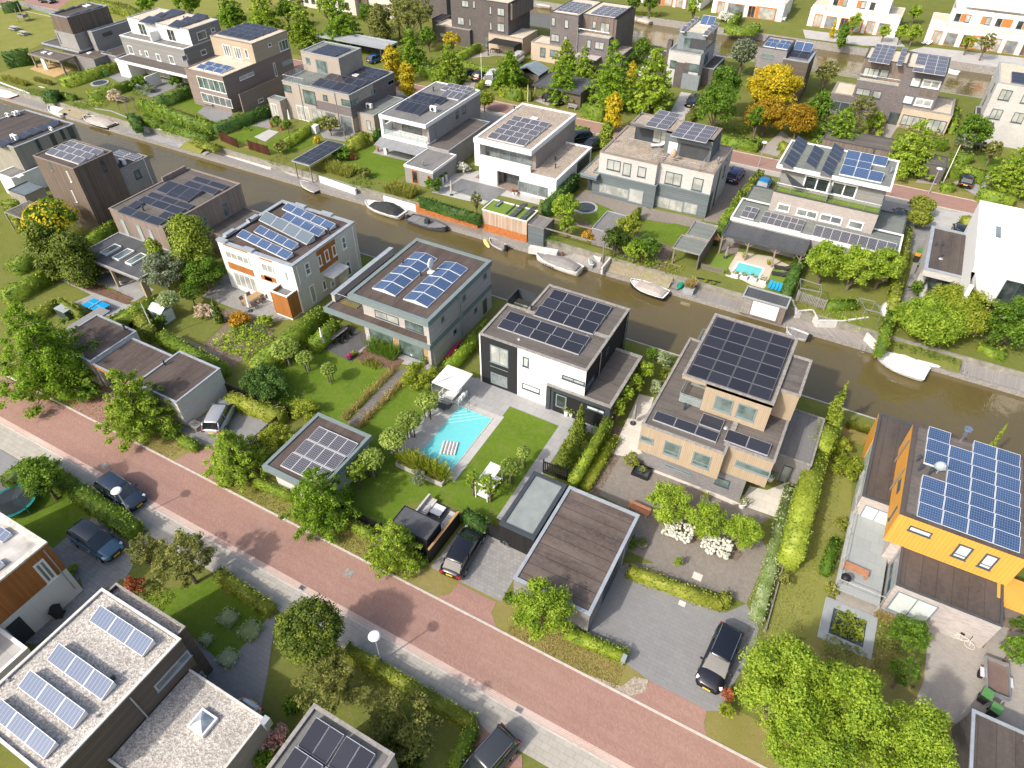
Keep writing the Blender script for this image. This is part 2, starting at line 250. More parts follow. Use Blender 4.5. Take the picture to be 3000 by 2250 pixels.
# ---------------------------------------------------------------- mesh building
ORG={}
class MB:
 def __init__(s):s.v=[];s.f=[];s.uv={}
 def quad(s,a,b,c,d,uv=None):
  n=len(s.v);s.v+=[a,b,c,d];s.f.append((n,n+1,n+2,n+3))
  if uv:s.uv[len(s.f)-1]=uv
  return s
 def poly(s,pts):
  n=len(s.v);s.v+=list(pts);s.f.append(tuple(range(n,n+len(pts))));return s
 def box(s,x0,y0,z0,x1,y1,z1,top=True,bottom=True):
  n=len(s.v);s.v+=[(x0,y0,z0),(x1,y0,z0),(x1,y1,z0),(x0,y1,z0),(x0,y0,z1),(x1,y0,z1),(x1,y1,z1),(x0,y1,z1)]
  fs=[(0,1,5,4),(1,2,6,5),(2,3,7,6),(3,0,4,7)]
  if top:fs.append((4,5,6,7))
  if bottom:fs.append((3,2,1,0))
  s.f+=[tuple(n+i for i in q)for q in fs];return s
 def hexa(s,p): # 8 points, bottom 4 then top 4
  n=len(s.v);s.v+=list(p);s.f+=[tuple(n+i for i in q)for q in[(0,1,5,4),(1,2,6,5),(2,3,7,6),(3,0,4,7),(4,5,6,7),(3,2,1,0)]];return s
 def prism(s,pts,z0,z1):
  n=len(s.v);k=len(pts);s.v+=[(p[0],p[1],z0)for p in pts]+[(p[0],p[1],z1)for p in pts]
  for i in range(k):j=(i+1)%k;s.f.append((n+i,n+j,n+k+j,n+k+i))
  s.f.append(tuple(range(n+k,n+2*k)));s.f.append(tuple(range(n+k-1,n-1,-1)));return s
 def ring(s,o,i,z0,z1): # o,i rects (x0,y0,x1,y1)
  O=[(o[0],o[1]),(o[2],o[1]),(o[2],o[3]),(o[0],o[3])];I=[(i[0],i[1]),(i[2],i[1]),(i[2],i[3]),(i[0],i[3])]
  n=len(s.v)
  for L in(O,I):
   for z in(z0,z1):s.v+=[(p[0],p[1],z)for p in L]
  for a in range(4):
   b=(a+1)%4
   s.f+=[(n+a,n+b,n+4+b,n+4+a),(n+8+b,n+8+a,n+12+a,n+12+b),(n+4+a,n+4+b,n+12+b,n+12+a),(n+b,n+a,n+8+a,n+8+b)]
  return s
 def tube(s,p,q,r,k=6,r2=None,cap=True):
  p=Vector(p);q=Vector(q);r2=r if r2 is None else r2;d=(q-p)
  if d.length<1e-6:return s
  d.normalize();a=d.orthogonal().normalized();b=d.cross(a);n=len(s.v)
  for c,rr in((p,r),(q,r2)):
   for i in range(k):t=2*math.pi*i/k;s.v.append(tuple(c+a*math.cos(t)*rr+b*math.sin(t)*rr))
  for i in range(k):j=(i+1)%k;s.f.append((n+i,n+j,n+k+j,n+k+i))
  if cap:s.f.append(tuple(range(n+k,n+2*k)));s.f.append(tuple(range(n+k-1,n-1,-1)))
  return s
 def cyl(s,x,y,z0,z1,r,k=14,r2=None):return s.tube((x,y,z0),(x,y,z1),r,k,r2)
 def bar(s,p,q,w,h): # horizontal-ish rectangular bar
  p=Vector(p);q=Vector(q);d=(q-p);u=Vector((-d.y,d.x,0))
  if u.length<1e-6:u=Vector((1,0,0));n=Vector((0,1,0))
  else:u.normalize();n=Vector((0,0,1))
  u*=w/2;n=n*(h/2)
  return s.hexa([tuple(p-u-n),tuple(q-u-n),tuple(q+u-n),tuple(p+u-n),tuple(p-u+n),tuple(q-u+n),tuple(q+u+n),tuple(p+u+n)])
 def loft(s,secs,cap=True,closed=True):
  n=len(s.v);k=len(secs[0])
  for c in secs:s.v+=[tuple(p)for p in c]
  for i in range(len(secs)-1):
   for j in range(k if closed else k-1):
    a=n+i*k+j;b=n+i*k+(j+1)%k;s.f.append((a,b,b+k,a+k))
  if cap:s.f.append(tuple(range(n+k-1,n-1,-1)));s.f.append(tuple(range(n+(len(secs)-1)*k,n+len(secs)*k)))
  return s
 def ball(s,x,y,z,rx,ry,rz,k=10,m=6):
  secs=[]
  for i in range(m+1):
   t=math.pi*i/m;rr=max(math.sin(t),.02);secs.append([(x+rx*rr*math.cos(2*math.pi*j/k),y+ry*rr*math.sin(2*math.pi*j/k),z-rz*math.cos(t))for j in range(k)])
  return s.loft(secs)
 def build(s,name,mat,parent=None,smooth=False):
  me=bpy.data.meshes.new(name);o3=ORG.get(parent,(0,0,0))if parent else(0,0,0)
  vs=[(x-o3[0],y-o3[1],z-o3[2])for x,y,z in s.v];me.from_pydata(vs,[],s.f)
  if s.uv:
   ul=me.uv_layers.new(name='UVMap')
   for fi,uv in s.uv.items():
    for li,c in zip(me.polygons[fi].loop_indices,uv):ul.data[li].uv=c
  me.materials.append(mat)
  if smooth:me.polygons.foreach_set('use_smooth',[True]*len(me.polygons))
  bm=bmesh.new();bm.from_mesh(me);bmesh.ops.recalc_face_normals(bm,faces=bm.faces)if not s.uv else None;bm.to_mesh(me);bm.free()
  o=bpy.data.objects.new(name,me);COL.objects.link(o)
  if parent:o.parent=parent;ORG[o]=o3
  else:ORG[o]=(0,0,0)
  return o
def tag(o,label=None,cat=None,group=None,kind=None):
 if label:o['label']=label
 if cat:o['category']=cat
 if group:o['group']=group
 if kind:o['kind']=kind
 return o
def top(name,label,cat,loc=(0,0,0),rz=0.0,group=None,local=False):
 o=bpy.data.objects.new(name,None);COL.objects.link(o);o.location=loc;o.rotation_euler=(0,0,rz);o.empty_display_size=.3
 ORG[o]=(0,0,0)if local else tuple(loc);return tag(o,label,cat,group)
KIDS={}
def copy_tree(root,loc,rz,label=None,group=None,scale=None,name=None):
 r=root.copy();COL.objects.link(r);r.location=loc;r.rotation_euler=(0,0,rz)
 if scale:r.scale=scale if isinstance(scale,tuple)else(scale,)*3
 if label:r['label']=label
 if group:r['group']=group
 def rec(a,b):
  for ch in a.children:
   c=ch.copy();COL.objects.link(c);c.parent=b;rec(ch,c)
 rec(root,r);return r
def struct(name,mb,mat,label=None):
 o=mb.build(name,mat);o['kind']='structure'
 if label:o['label']=label
 return o
LV=[0]
def sheet(name,mat,pts,z=0.0,lv=1,label=None,cat=None,kind='structure'): # flat sheets; each layer 4 mm above the last
 if z>-.5:pts=[(p[0],max(p[1],YF+2.03)if 61<p[1]<70 else min(p[1],YN-.05)if 55<p[1]<=61 else p[1])for p in pts] # garden sheets stop at the bank walls
 if z>-.5:pts=[(p[0],YB1+.06 if 159<p[1]<YB1 else YB0-.06 if YB0<p[1]<=159 else p[1])for p in pts]
 LV[0]+=1;mb=MB();mb.poly([(p[0],p[1],z+.008*lv+.0001*LV[0])for p in pts]);o=mb.build(name,mat);tag(o,label,cat,None,kind);return o
def PG(name,mat,t,pts,z=0.0,lv=1,**k):return sheet(name,mat,[PZ((t,)+tuple(p)if len(p)==2 else p,z)for p in pts],z,lv,**k)
def rsheet(name,mat,r,z=0.0,**k):return sheet(name,mat,[(r[0],r[1]),(r[2],r[1]),(r[2],r[3]),(r[0],r[3])],z,**k)
# ---------------------------------------------------------------- houses
class House:
 def __init__(s,label,cat='house',name='house'):s.label=label;s.cat=cat;s.name=name;s.root=None;s.b={};s.pan={}
 def blk(s,key,r,z0,z1,wall,roof=None,trim=None,pw=.28,fh=.3,oh=.04,dep=.12,ohs=None):
  if s.root is None:s.root=top(s.name,s.label,s.cat,((r[0]+r[2])/2,(r[1]+r[3])/2,0))
  x0,y0,x1,y1=r;s.b[key]=(x0,y0,x1,y1,z0,z1)
  MB().box(x0,y0,z0,x1,y1,z1-.06,top=False).build('wall',wall,s.root)
  o=(x0-oh,y0-oh,x1+oh,y1+oh)if not ohs else(x0-ohs[0],y0-ohs[1],x1+ohs[2],y1+ohs[3])
  if roof:
   MB().quad((x0+.01,y0+.01,z1-dep),(x1-.01,y0+.01,z1-dep),(x1-.01,y1-.01,z1-dep),(x0+.01,y1-.01,z1-dep)).build('roof',roof,s.root)
  if trim:MB().ring(o,(x0+pw,y0+pw,x1-pw,y1-pw),z1-fh,z1).build('roof_edge',trim,s.root)
  return s
 def pt(s,face,key,a,z,out):
  b=s.b[key]if isinstance(key,str)else None
  if face=='S':return(a,(b[1]if b else key)-out,z)
  if face=='E':return((b[2]if b else key)+out,a,z)
  return((b[0]if b else key)-out,a,z)
 def rect(s,face,key,t,p,q):
  b=s.b.get(key)if isinstance(key,str)else None
  pl={'S':1,'E':2,'W':0}[face];v=b[pl]if b else key;fn=PY if face=='S' else PX
  if face!='S' and p[0]<q[0]and p[1]<q[1]: # picks are the window's bounding box in the photo: solve for its true size
   c=(t,(p[0]+q[0])/2,(p[1]+q[1])/2);ca,cz=PX(c,v)
   def im(a,z):d=np.array([v,a,z])-CAM;k=d@_fwd;return np.array([FPX*(d@_right)/k,FPX*(d@_down)/k])*2.765
   u=np.abs(im(ca+.5,cz)-im(ca-.5,cz));w_=np.abs(im(ca,cz+.5)-im(ca,cz-.5));da,dz=np.linalg.solve(np.array([[u[0],w_[0]],[u[1],w_[1]]]),np.array([q[0]-p[0],q[1]-p[1]],float))
   da=max(da,.5);dz=max(dz,.6);return ca-da/2,ca+da/2,cz-dz/2,cz+dz/2
  a0,z0=fn((t,)+tuple(p),v);a1,z1=fn((t,)+tuple(q),v)
  return min(a0,a1),max(a0,a1),min(z0,z1),max(z0,z1)
 def prow(s,z,t,sw,se,dep,n,kind,tilt=18): # a row of panels set at its own angle on the roof
  x0,y0=PZ((t,*sw),z);x1,y1=PZ((t,*se),z);L=math.dist((x0,y0),(x1,y1));an=math.atan2(y1-y0,x1-x0);w_=L/n
  before=set(s.root.children);s.panels(z-.15,(0,0,w_-.03,dep),1,1,kind,tilt);o=[c for c in s.root.children if c not in before][0]
  for i in range(n):
   c=o if i==0 else o.copy()
   if i:COL.objects.link(c);c.parent=s.root
   u=(i+.5)*w_;cx=x0+math.cos(an)*u-math.sin(an)*dep/2;cy=y0+math.sin(an)*u+math.cos(an)*dep/2
   c.location=(cx-s.root.location.x,cy-s.root.location.y,z-.1);c.rotation_euler=(0,0,an)
 def win(s,face,key,t,p,q,n=1,fr=None,gl=None,fwid=.07,name='window',r=None,out=.05,hz=None):
  fr=fr or fdk;gl=gl or gl_dark;a0,a1,z0,z1=r or s.rect(face,key,t,p,q)
  if isinstance(key,str):zb,zt=s.b[key][4],s.b[key][5];z0=max(z0,zb+.03);z1=min(z1,zt-.08)
  if a1-a0<.12:a1=a0+.25
  if z1-z0<.12:z1=z0+.3
  P_=lambda a,z,o_:s.pt(face,key,a,z,o_)
  m=MB()
  def bx(aa,ab,za,zb_,o1,o0=.0):m.hexa([P_(aa,za,o0),P_(ab,za,o0),P_(ab,zb_,o0),P_(aa,zb_,o0),P_(aa,za,o1),P_(ab,za,o1),P_(ab,zb_,o1),P_(aa,zb_,o1)])
  f=fwid;bx(a0,a0+f,z0,z1,out);bx(a1-f,a1,z0,z1,out);bx(a0+f,a1-f,z0,z0+f,out);bx(a0+f,a1-f,z1-f,z1,out)
  for i in range(1,n):c=a0+(a1-a0)*i/n;bx(c-f*.4,c+f*.4,z0+f,z1-f,out*.8)
  if hz:zc=z0+(z1-z0)*hz;bx(a0+f,a1-f,zc-f*.4,zc+f*.4,out*.75)
  if name=='window':bx(a0-.05,a1+.05,z0-.05,z0-.002,out+.05)
  o=m.build(name,fr,s.root)
  g=MB();g.hexa([P_(a0+f*.5,z0+f*.5,.001),P_(a1-f*.5,z0+f*.5,.001),P_(a1-f*.5,z1-f*.5,.001),P_(a0+f*.5,z1-f*.5,.001)]+[P_(a0+f*.5,z0+f*.5,out*.6),P_(a1-f*.5,z0+f*.5,out*.6),P_(a1-f*.5,z1-f*.5,out*.6),P_(a0+f*.5,z1-f*.5,out*.6)])
  g.build('pane',gl,o);return o
 def clad(s,face,key,t,p,q,mat,out=.03,name='cladding_panel',r=None):
  a0,a1,z0,z1=r or s.rect(face,key,t,p,q);P_=lambda a,z,o_:s.pt(face,key,a,z,o_)
  return MB().hexa([P_(a0,z0,0),P_(a1,z0,0),P_(a1,z1,0),P_(a0,z1,0),P_(a0,z0,out),P_(a1,z0,out),P_(a1,z1,out),P_(a0,z1,out)]).build(name,mat,s.root)
 def boxp(s,name,mat,r,z0,z1):return MB().box(r[0],r[1],z0,r[2],r[3],z1).build(name,mat,s.root)
 def panels(s,z,r,nx,ny,kind='black',tilt=12,gx=.03,gy=.12,d='S',skip=(),lift=.08):
  x0,y0,x1,y1=r;w_=(x1-x0-gx*(nx-1))/nx;h_=(y1-y0-gy*(ny-1))/ny;k=(round(w_,2),round(h_,2),kind,tilt,d)
  for j in range(ny):
   for i in range(nx):
    if(i,j)in skip:continue
    cx=x0+w_/2+i*(w_+gx);cy=y0+h_/2+j*(h_+gy)
    if k in s.pan:o=s.pan[k].copy();COL.objects.link(o)
    else:
     m=MB();a=math.radians(tilt);hw,hh=w_/2,h_/2
     if d in 'SN':dz=math.sin(a)*h_;zz=[0,0,dz,dz]if d=='S' else[dz,dz,0,0]
     else:dz=math.sin(a)*w_;zz=[0,dz,dz,0]if d=='W' else[dz,0,0,dz]
     c=[(-hw,-hh),(hw,-hh),(hw,hh),(-hw,hh)]
     T_=[(p[0],p[1],q+.05)for p,q in zip(c,zz)];B_=[(p[0],p[1],q)for p,q in zip(c,zz)]
     uv=[(0,0),(1,0),(1,1),(0,1)]if h_>w_*.0 else None
     m.quad(*T_,uv=uv);
     for a_ in range(4):b_=(a_+1)%4;m.quad(B_[a_],B_[b_],T_[b_],T_[a_],uv=[(0,0)]*4)
     if tilt>5: # closed back and side shields down to the roof
      for a_ in range(4):b_=(a_+1)%4;m.quad((c[a_][0],c[a_][1],-lift),(c[b_][0],c[b_][1],-lift),B_[b_],B_[a_],uv=[(0,0)]*4)
     o=m.build('solar_panel',PM[kind]);s.pan[k]=o
    o.parent=s.root;o.location=(cx-s.root.location.x,cy-s.root.location.y,z+lift)
  return s
 def vent(s,t,p,z,kind='pipe',sc=1.0):
  x,y=PZ((t,)+tuple(p),z);m=MB()
  if kind=='pipe':m.cyl(x,y,z,z+.5*sc,.09*sc,8);m.cyl(x,y,z+.5*sc,z+.62*sc,.15*sc,10,.12*sc);return m.build('chimney',chrome if sc>1.15 else anth,s.root)
  if kind=='ac':
   m.box(x-.45*sc,y-.18*sc,z+.1,x+.45*sc,y+.18*sc,z+.1+.62*sc);o=m.build('air_conditioner',white,s.root)
   MB().tube((x-.08,y-.181*sc,z+.42),(x-.08,y-.2*sc,z+.42),.24*sc,14).build('fan_grille',anth,o);return o
  if kind=='sky':
   o=m.ring((x-.6*sc,y-.45*sc,x+.6*sc,y+.45*sc),(x-.5*sc,y-.35*sc,x+.5*sc,y+.35*sc),z,z+.18).build('skylight',white,s.root)
   MB().box(x-.5*sc,y-.35*sc,z+.05,x+.5*sc,y+.35*sc,z+.15).build('pane',gl_white,o);return o
  m.cyl(x,y,z,z+.12,.22*sc,10,.12*sc);return m.build('roof_vent',alu,s.root)
 def skyl(s,r,z,fr=None,gl=None,h=.15,f=.09):
  o=MB().ring(r,(r[0]+f,r[1]+f,r[2]-f,r[3]-f),z,z+h).build('skylight',fr or white,s.root)
  MB().box(r[0]+f+.004,r[1]+f+.004,z+.01,r[2]-f-.004,r[3]-f-.004,z+h-.04).build('pane',gl or gl_green,o)
 def pipe(s,face,key,t,p,q,mat=None,r=.05):
  pl={'S':1,'E':2,'W':0}[face];b=s.b[key];fn=PY if face=='S' else PX
  a0,z0=fn((t,)+tuple(p),b[pl]);a1,z1=fn((t,)+tuple(q),b[pl])
  MB().tube(s.pt(face,key,a0,z0,.09),s.pt(face,key,a0,z1,.09),r,6).build('downpipe',mat or trim_zinc,s.root)
 def rail(s,pts,z,h=1.0,mat=None,glassy=False,step=1.2,name='railing',bars=4):
  m=MB();g=MB();mt=mat or alu
  for(a,b)in zip(pts[:-1],pts[1:]):
   L=math.dist(a,b);n=max(1,int(L/step))
   for i in range(n+1):x=a[0]+(b[0]-a[0])*i/n;y=a[1]+(b[1]-a[1])*i/n;m.tube((x,y,z),(x,y,z+h),.025,5)
   m.tube((*a,z+h),(*b,z+h),.03,5)
   if glassy:g.bar((*a,z+h*.5),(*b,z+h*.5),.02,h*.85)
   else:
    for k in range(1,bars):m.tube((*a,z+h*k/bars),(*b,z+h*k/bars),.012,4)
  o=m.build(name,mt,s.root)
  if glassy:
   g.build('glass_panel',glassrail,o)
  return o
glassrail=bpy.data.materials.new('clear_rail_glass');glassrail.use_nodes=True
_b=glassrail.node_tree.nodes['Principled BSDF'];_b.inputs['Base Color'].default_value=(.5,.6,.6,1);_b.inputs['Alpha'].default_value=.28;_b.inputs['Roughness'].default_value=.05
# ---------------------------------------------------------------- foliage
def leafmesh(P_,N_,size,name,mat,parent=None,jit=.5,asp=.62,up=0.0,core=None,cmat=None):
 n=len(P_);N_=N_+rng.normal(0,jit,(n,3));N_[:,2]+=up;N_/=np.linalg.norm(N_,axis=1)[:,None]+1e-9
 a=np.cross(N_,rng.normal(0,1,(n,3)));a/=np.linalg.norm(a,axis=1)[:,None]+1e-9;b=np.cross(N_,a)
 s_=(size*rng.uniform(.6,1.3,n))[:,None]/2
 V=np.stack([P_-a*s_,P_-b*s_*asp,P_+a*s_,P_+b*s_*asp],1).reshape(-1,3);nc=0
 F=np.arange(4*n).reshape(n,4)
 if core is not None:V=np.concatenate([V,np.array(core[0])]);F2=np.array(core[1])+4*n;F=np.concatenate([F,F2]);nc=len(F2)
 me=bpy.data.meshes.new(name);me.vertices.add(len(V));me.vertices.foreach_set('co',V.astype(np.float32).ravel())
 me.loops.add(F.size);me.loops.foreach_set('vertex_index',F.ravel().astype(np.int32));me.polygons.add(len(F));me.polygons.foreach_set('loop_start',np.arange(0,F.size,4,dtype=np.int32))
 me.update(calc_edges=True);me.materials.append(mat);o=bpy.data.objects.new(name,me);COL.objects.link(o)
 if parent:o.parent=parent;ORG[o]=ORG.get(parent,(0,0,0))
 return o
def blobs(cl,per,flat=1.0): # cl: list (x,y,z,r) -> leaf points on the clusters
 cl=np.array(cl);w_=cl[:,3]**2;n=(w_/w_.mean()*per).astype(int)+2;idx=np.repeat(np.arange(len(cl)),n)
 d=rng.normal(0,1,(len(idx),3));d/=np.linalg.norm(d,axis=1)[:,None];d[:,2]=np.where(d[:,2]<-.3,-d[:,2],d[:,2])
 rr=cl[idx,3]*rng.uniform(.55,1.08,len(idx));P_=cl[idx,:3]+d*rr[:,None]*np.array([1,1,flat]);return P_,d
def T_conical(h,R,lo=.16,droop=.12,lev=11,per=11,seed=0):
 r=random.Random(seed);cl=[];br=[]
 for i in range(lev):
  t=i/(lev-1);z=h*(lo+(1-lo)*t*.96);L=R*(1-t)**.75*(.75+.25*math.sin(min(1,t*5+.35)*math.pi/2))+.12*R
  nb=max(3,int(8*(1-t)+3));ph=r.random()*6
  for k in range(nb):
   a=ph+k*2*math.pi/nb+r.uniform(-.25,.25);l=L*r.uniform(.68,1.14);zz=z+r.uniform(-.3,.3)
   br.append(((0,0,zz-.2),(math.cos(a)*l,math.sin(a)*l,zz+.15-droop*l)))
   m=max(2,int(l/(.2*R+.14)))
   for q in range(1,m+1):
    f=q/m;cl.append((math.cos(a)*l*f+r.gauss(0,.07*R),math.sin(a)*l*f+r.gauss(0,.07*R),zz-droop*l*f*f+r.gauss(0,.08),(.27-.13*f)*R*r.uniform(.8,1.15)*(1-.35*t)+.06))
 cl.append((0,0,h,.1*R));return cl,br
def T_broad(h,R,lo=.25,n=46,seed=0,sq=.8):
 r=random.Random(seed);cl=[];br=[];zc=h*(lo+(1-lo)/2);rz=h*(1-lo)/2
 for i in range(n):
  u=r.uniform(-.55,1);a=r.random()*6.283;s_=math.sqrt(max(0,1-u*u));k=r.uniform(.6,.92)
  p=(math.cos(a)*s_*R*k,math.sin(a)*s_*R*k,zc+u*rz*k);cl.append((*p,R*r.uniform(.2,.34)))
  if i%3==0:br.append(((0,0,h*lo*.8),(p[0]*.85,p[1]*.85,p[2])))
 for i in range(n//4):cl.append((r.uniform(-.4,.4)*R,r.uniform(-.4,.4)*R,zc+r.uniform(-.5,.5)*rz,R*.3))
 return cl,br
def T_column(h,R,lo=.08,n=40,seed=0,cone=0.0):
 r=random.Random(seed);cl=[]
 for i in range(n):
  t=(i+.5)/n;z=h*(lo+(1-lo)*t);pr=(1-t*cone)*(math.sin(min(1,(1-t)*3.2)*math.pi/2))*(math.sin(min(1,t*4+.4)*math.pi/2))
  for _ in range(2):a=r.random()*6.283;q=R*pr*r.uniform(.2,.62);cl.append((math.cos(a)*q,math.sin(a)*q,z,R*pr*r.uniform(.36,.55)+.04))
 return cl,[]
def T_ball(h,R,lo=.3,seed=0):
 r=random.Random(seed);cl=[];rz=h*(1-lo)/2;zc=h-rz
 for i in range(70):
  u=1-2*(i+.5)/70;a=i*2.4;s_=math.sqrt(1-u*u);k=.76+r.uniform(-.04,.05);cl.append((math.cos(a)*s_*R*k,math.sin(a)*s_*R*k,zc+u*rz*k,R*.22))
 cl.append((0,0,zc,R*.6));return cl,[((0,0,zc-rz),(R*.4,0,zc)),((0,0,zc-rz),(-R*.4,0,zc))]
PROTO={}
def tree_proto(kind,mat,q): # unit prototypes built at nominal size, kept as real trees when first placed
 v=rnd.randrange(2);key=(kind,mat,q,v)
 return key
def make_tree(kind,mat,h,R,ls,seed,root,trunk=True,dens=1.0):
 if kind=='oak':cl,br=T_conical(h,R,seed=seed)
 elif kind=='broad':cl,br=T_broad(h,R,seed=seed)
 elif kind=='wide':cl,br=T_broad(h,R,.12,70,seed=seed)
 elif kind=='column':cl,br=T_column(h,R,seed=seed)
 elif kind=='cone':cl,br=T_column(h,R,.02,46,seed=seed,cone=.85)
 elif kind=='ball':cl,br=T_ball(h,R,.34,seed)
 elif kind=='lolly':cl,br=T_ball(h,R,.52,seed)
 elif kind=='bush':cl,br=T_broad(h,R,.0,34,seed=seed);cl=[(a,b,max(c,d*.4),d)for a,b,c,d in cl];trunk=False
 elif kind=='airy':cl,br=T_broad(h,R,.28,60,seed=seed);cl=[(a,b,c,d*.62)for a,b,c,d in cl]
 area=sum(12.5*c[3]**2 for c in cl);N=area/(ls*ls)*.85*dens;N=min(N,19000)
 P_,D=blobs(cl,N/len(cl),.72 if kind=='oak' else .85)
 fine=kind in('cone','ball','lolly','column')
 core=([],[])
 for c in cl: # a small opaque heart in each clump keeps the crown from looking hollow
  k=.58*c[3];b=len(core[0]);core[0].extend([(c[0]+k,c[1],c[2]),(c[0],c[1]+k,c[2]),(c[0]-k,c[1],c[2]),(c[0],c[1]-k,c[2]),(c[0],c[1],c[2]+k),(c[0],c[1],c[2]-k)])
  core[1].extend([(b+4,b,b+5,b+2),(b+4,b+1,b+5,b+3),(b,b+1,b+2,b+3)])
 leafmesh(P_,D,ls,'crown' if trunk else 'foliage',LF[mat],root,.55 if not fine else .35,up=.25,core=core)
 if trunk:
  m=MB();tr=.035*h if kind!='lolly' else .05*R+.04;tr=min(tr,.22);m.tube((0,0,-.1),(0,0,h*.6),tr,7,tr*.45)
  for a,b in br:m.tube(a,b,tr*.3,4,tr*.08,cap=False)
  m.build('trunk',bark if kind!='lolly' else bark_l,root)
def tree(kind,mat,x,y,h,R,label,cat='tree',group=None,z=0.0,name=None,stakes=False,ls=None):
 dist=math.dist((x,y,z),(0,0,CH));ls_=ls or max(.17,min(.42,dist*.0029));q=0 if dist<75 else 1 if dist<115 else 2;v=rnd.randrange(2)
 hb=round(h/R*2)/2;key=(kind,mat,q,v,hb,stakes)
 nm=name or{'bush':'shrub','cone':'conifer'}.get(kind,'tree')
 if key in PROTO:
  o,h0,R0=PROTO[key]
  if .6<R/R0<1.6:
   c=copy_tree(o,(x,y,z),rnd.random()*6.28,label,None,(R/R0,R/R0,h/h0));c['category']=cat;c.name=nm
   if group:c['group']=group
   elif 'group' in c.keys():del c['group']
   return c
 root=top(nm,label,cat,(x,y,z),rnd.random()*6.28,group,local=True);make_tree(kind,mat,h,R,ls_,rnd.randrange(9999),root)
 if stakes:
  m=MB()
  for k in range(3):a=k*2.09;m.tube((math.cos(a)*.28,math.sin(a)*.28,0),(math.cos(a)*.28,math.sin(a)*.28,h*.42),.045,5)
  m.build('stake',stake_m,root)
 PROTO[key]=(root,h,R);return root
def TV(kind,mat,p,h,rpx,label,cat='tree',zf=.55,**k):
 """a tree whose crown centre is seen at pick p; rpx = crown radius in tile pixels"""
 z0=k.get('z',0.0);x,y=PZ(p,z0+h*zf);R=rpx*mpp(x,y,z0+h*zf)*{'wide':.83,'broad':.92,'airy':1.0,'bush':.95,'oak':1.13,'lolly':1.12,'column':1.15,'ball':1.05}.get(kind,1);return tree(kind,mat,x,y,h,R,label,cat,**k)
def hedge(a,b,wd,h,label,mat='hedge',z=0.0,ls=None,cat='hedge',name='hedge',group=None,rough=.1,dens=1.0,top_only=False,kind=None):
 L=math.dist(a,b);ang=math.atan2(b[1]-a[1],b[0]-a[0]);cx,cy=(a[0]+b[0])/2,(a[1]+b[1])/2
 dist=math.dist((cx,cy,z),(0,0,CH));ls=ls or max(.16,min(.4,dist*.0029))
 n=int((L*wd+2*L*h+2*wd*h)/(ls*ls)*1.15*dens)
 ar=np.array([L*wd*1.2,L*h,L*h,wd*h,wd*h]);f=rng.choice(5,n,p=ar/ar.sum());u=rng.uniform(-.5,.5,n);v=rng.uniform(0,1,n)
 P_=np.zeros((n,3));N_=np.zeros((n,3));w2=wd/2
 for k,(px,py,pz,nn)in enumerate([(u*L,(v-.5)*wd,np.full(n,h),(0,0,1)),(u*L,np.full(n,-w2),v*h,(0,-1,0)),(u*L,np.full(n,w2),v*h,(0,1,0)),(np.full(n,-L/2),u*wd,v*h,(-1,0,0)),(np.full(n,L/2),u*wd,v*h,(1,0,0))]):
  mk=f==k;P_[mk]=np.stack([px,py,pz],1)[mk];N_[mk]=nn
 # slow bulges along the hedge, plus a ragged surface
 ph=rng.uniform(0,6,4);bul=(np.sin(P_[:,0]*1.7+ph[0])+np.sin(P_[:,0]*3.9+ph[1])*.6+np.sin(P_[:,2]*3+P_[:,0]+ph[2])*.5)*rough*.5
 P_+=N_*(bul+rng.normal(0,rough*.5,n))[:,None]
 e=.1;w_=max(.05,w2-e);l2=max(.05,L/2-e);hh=max(h*.5,h-e-.02)
 cv=[(-l2,-w_,0),(l2,-w_,0),(l2,w_,0),(-l2,w_,0),(-l2,-w_,hh),(l2,-w_,hh),(l2,w_,hh),(-l2,w_,hh)];cf=[(0,1,5,4),(1,2,6,5),(2,3,7,6),(3,0,4,7),(4,5,6,7)]
 o=leafmesh(P_,N_,ls,name,LF[mat],None,.75,core=(cv,cf));o.location=(cx,cy,z);o.rotation_euler=(0,0,ang);return tag(o,label,cat,group,kind)
def grassclump(name,mat,x0,y0,x1,y1,h,label,z=0.0,n=None,cat='ornamental grass',kind=None,wd=.05,group=None,lean=.35,edge=None):
 """upright blades filling a strip"""
 A=abs((x1-x0)*(y1-y0));n=n or int(A*110);P0=np.stack([rng.uniform(x0,x1,n),rng.uniform(y0,y1,n),np.zeros(n)],1)
 d=rng.normal(0,lean,(n,3));d[:,2]=1;d/=np.linalg.norm(d,axis=1)[:,None];hh=h*rng.uniform(.6,1.15,n)[:,None];P1=P0+d*hh
 a=rng.normal(0,1,(n,3));a[:,2]=0;a/=np.linalg.norm(a,axis=1)[:,None];a*=wd/2
 c=np.array([(x0+x1)/2,(y0+y1)/2,0]);V=(np.stack([P0-a,P0+a,P1+a*.8,P1-a*.8],1)-c).reshape(-1,3);F=np.arange(4*n)
 me=bpy.data.meshes.new(name);me.vertices.add(4*n);me.vertices.foreach_set('co',V.astype(np.float32).ravel());me.loops.add(4*n);me.loops.foreach_set('vertex_index',F.astype(np.int32));me.polygons.add(n);me.polygons.foreach_set('loop_start',np.arange(0,4*n,4,dtype=np.int32))
 me.update(calc_edges=True);me.materials.append(LF[mat]);o=bpy.data.objects.new(name,me);COL.objects.link(o);o.location=(c[0],c[1],z);return tag(o,label,cat,group,kind)
def RB(t,a,b,z=0.0): # ground rectangle filling a region seen in the photograph
 x,y=PZ((t,(a[0]+b[0])/2,(a[1]+b[1])/2),z);k=mpp(x,y,z);w_=abs(b[0]-a[0])*k*.8;h=abs(b[1]-a[1])*k*1.25;return x-w_/2,y-h/2,x+w_/2,y+h/2
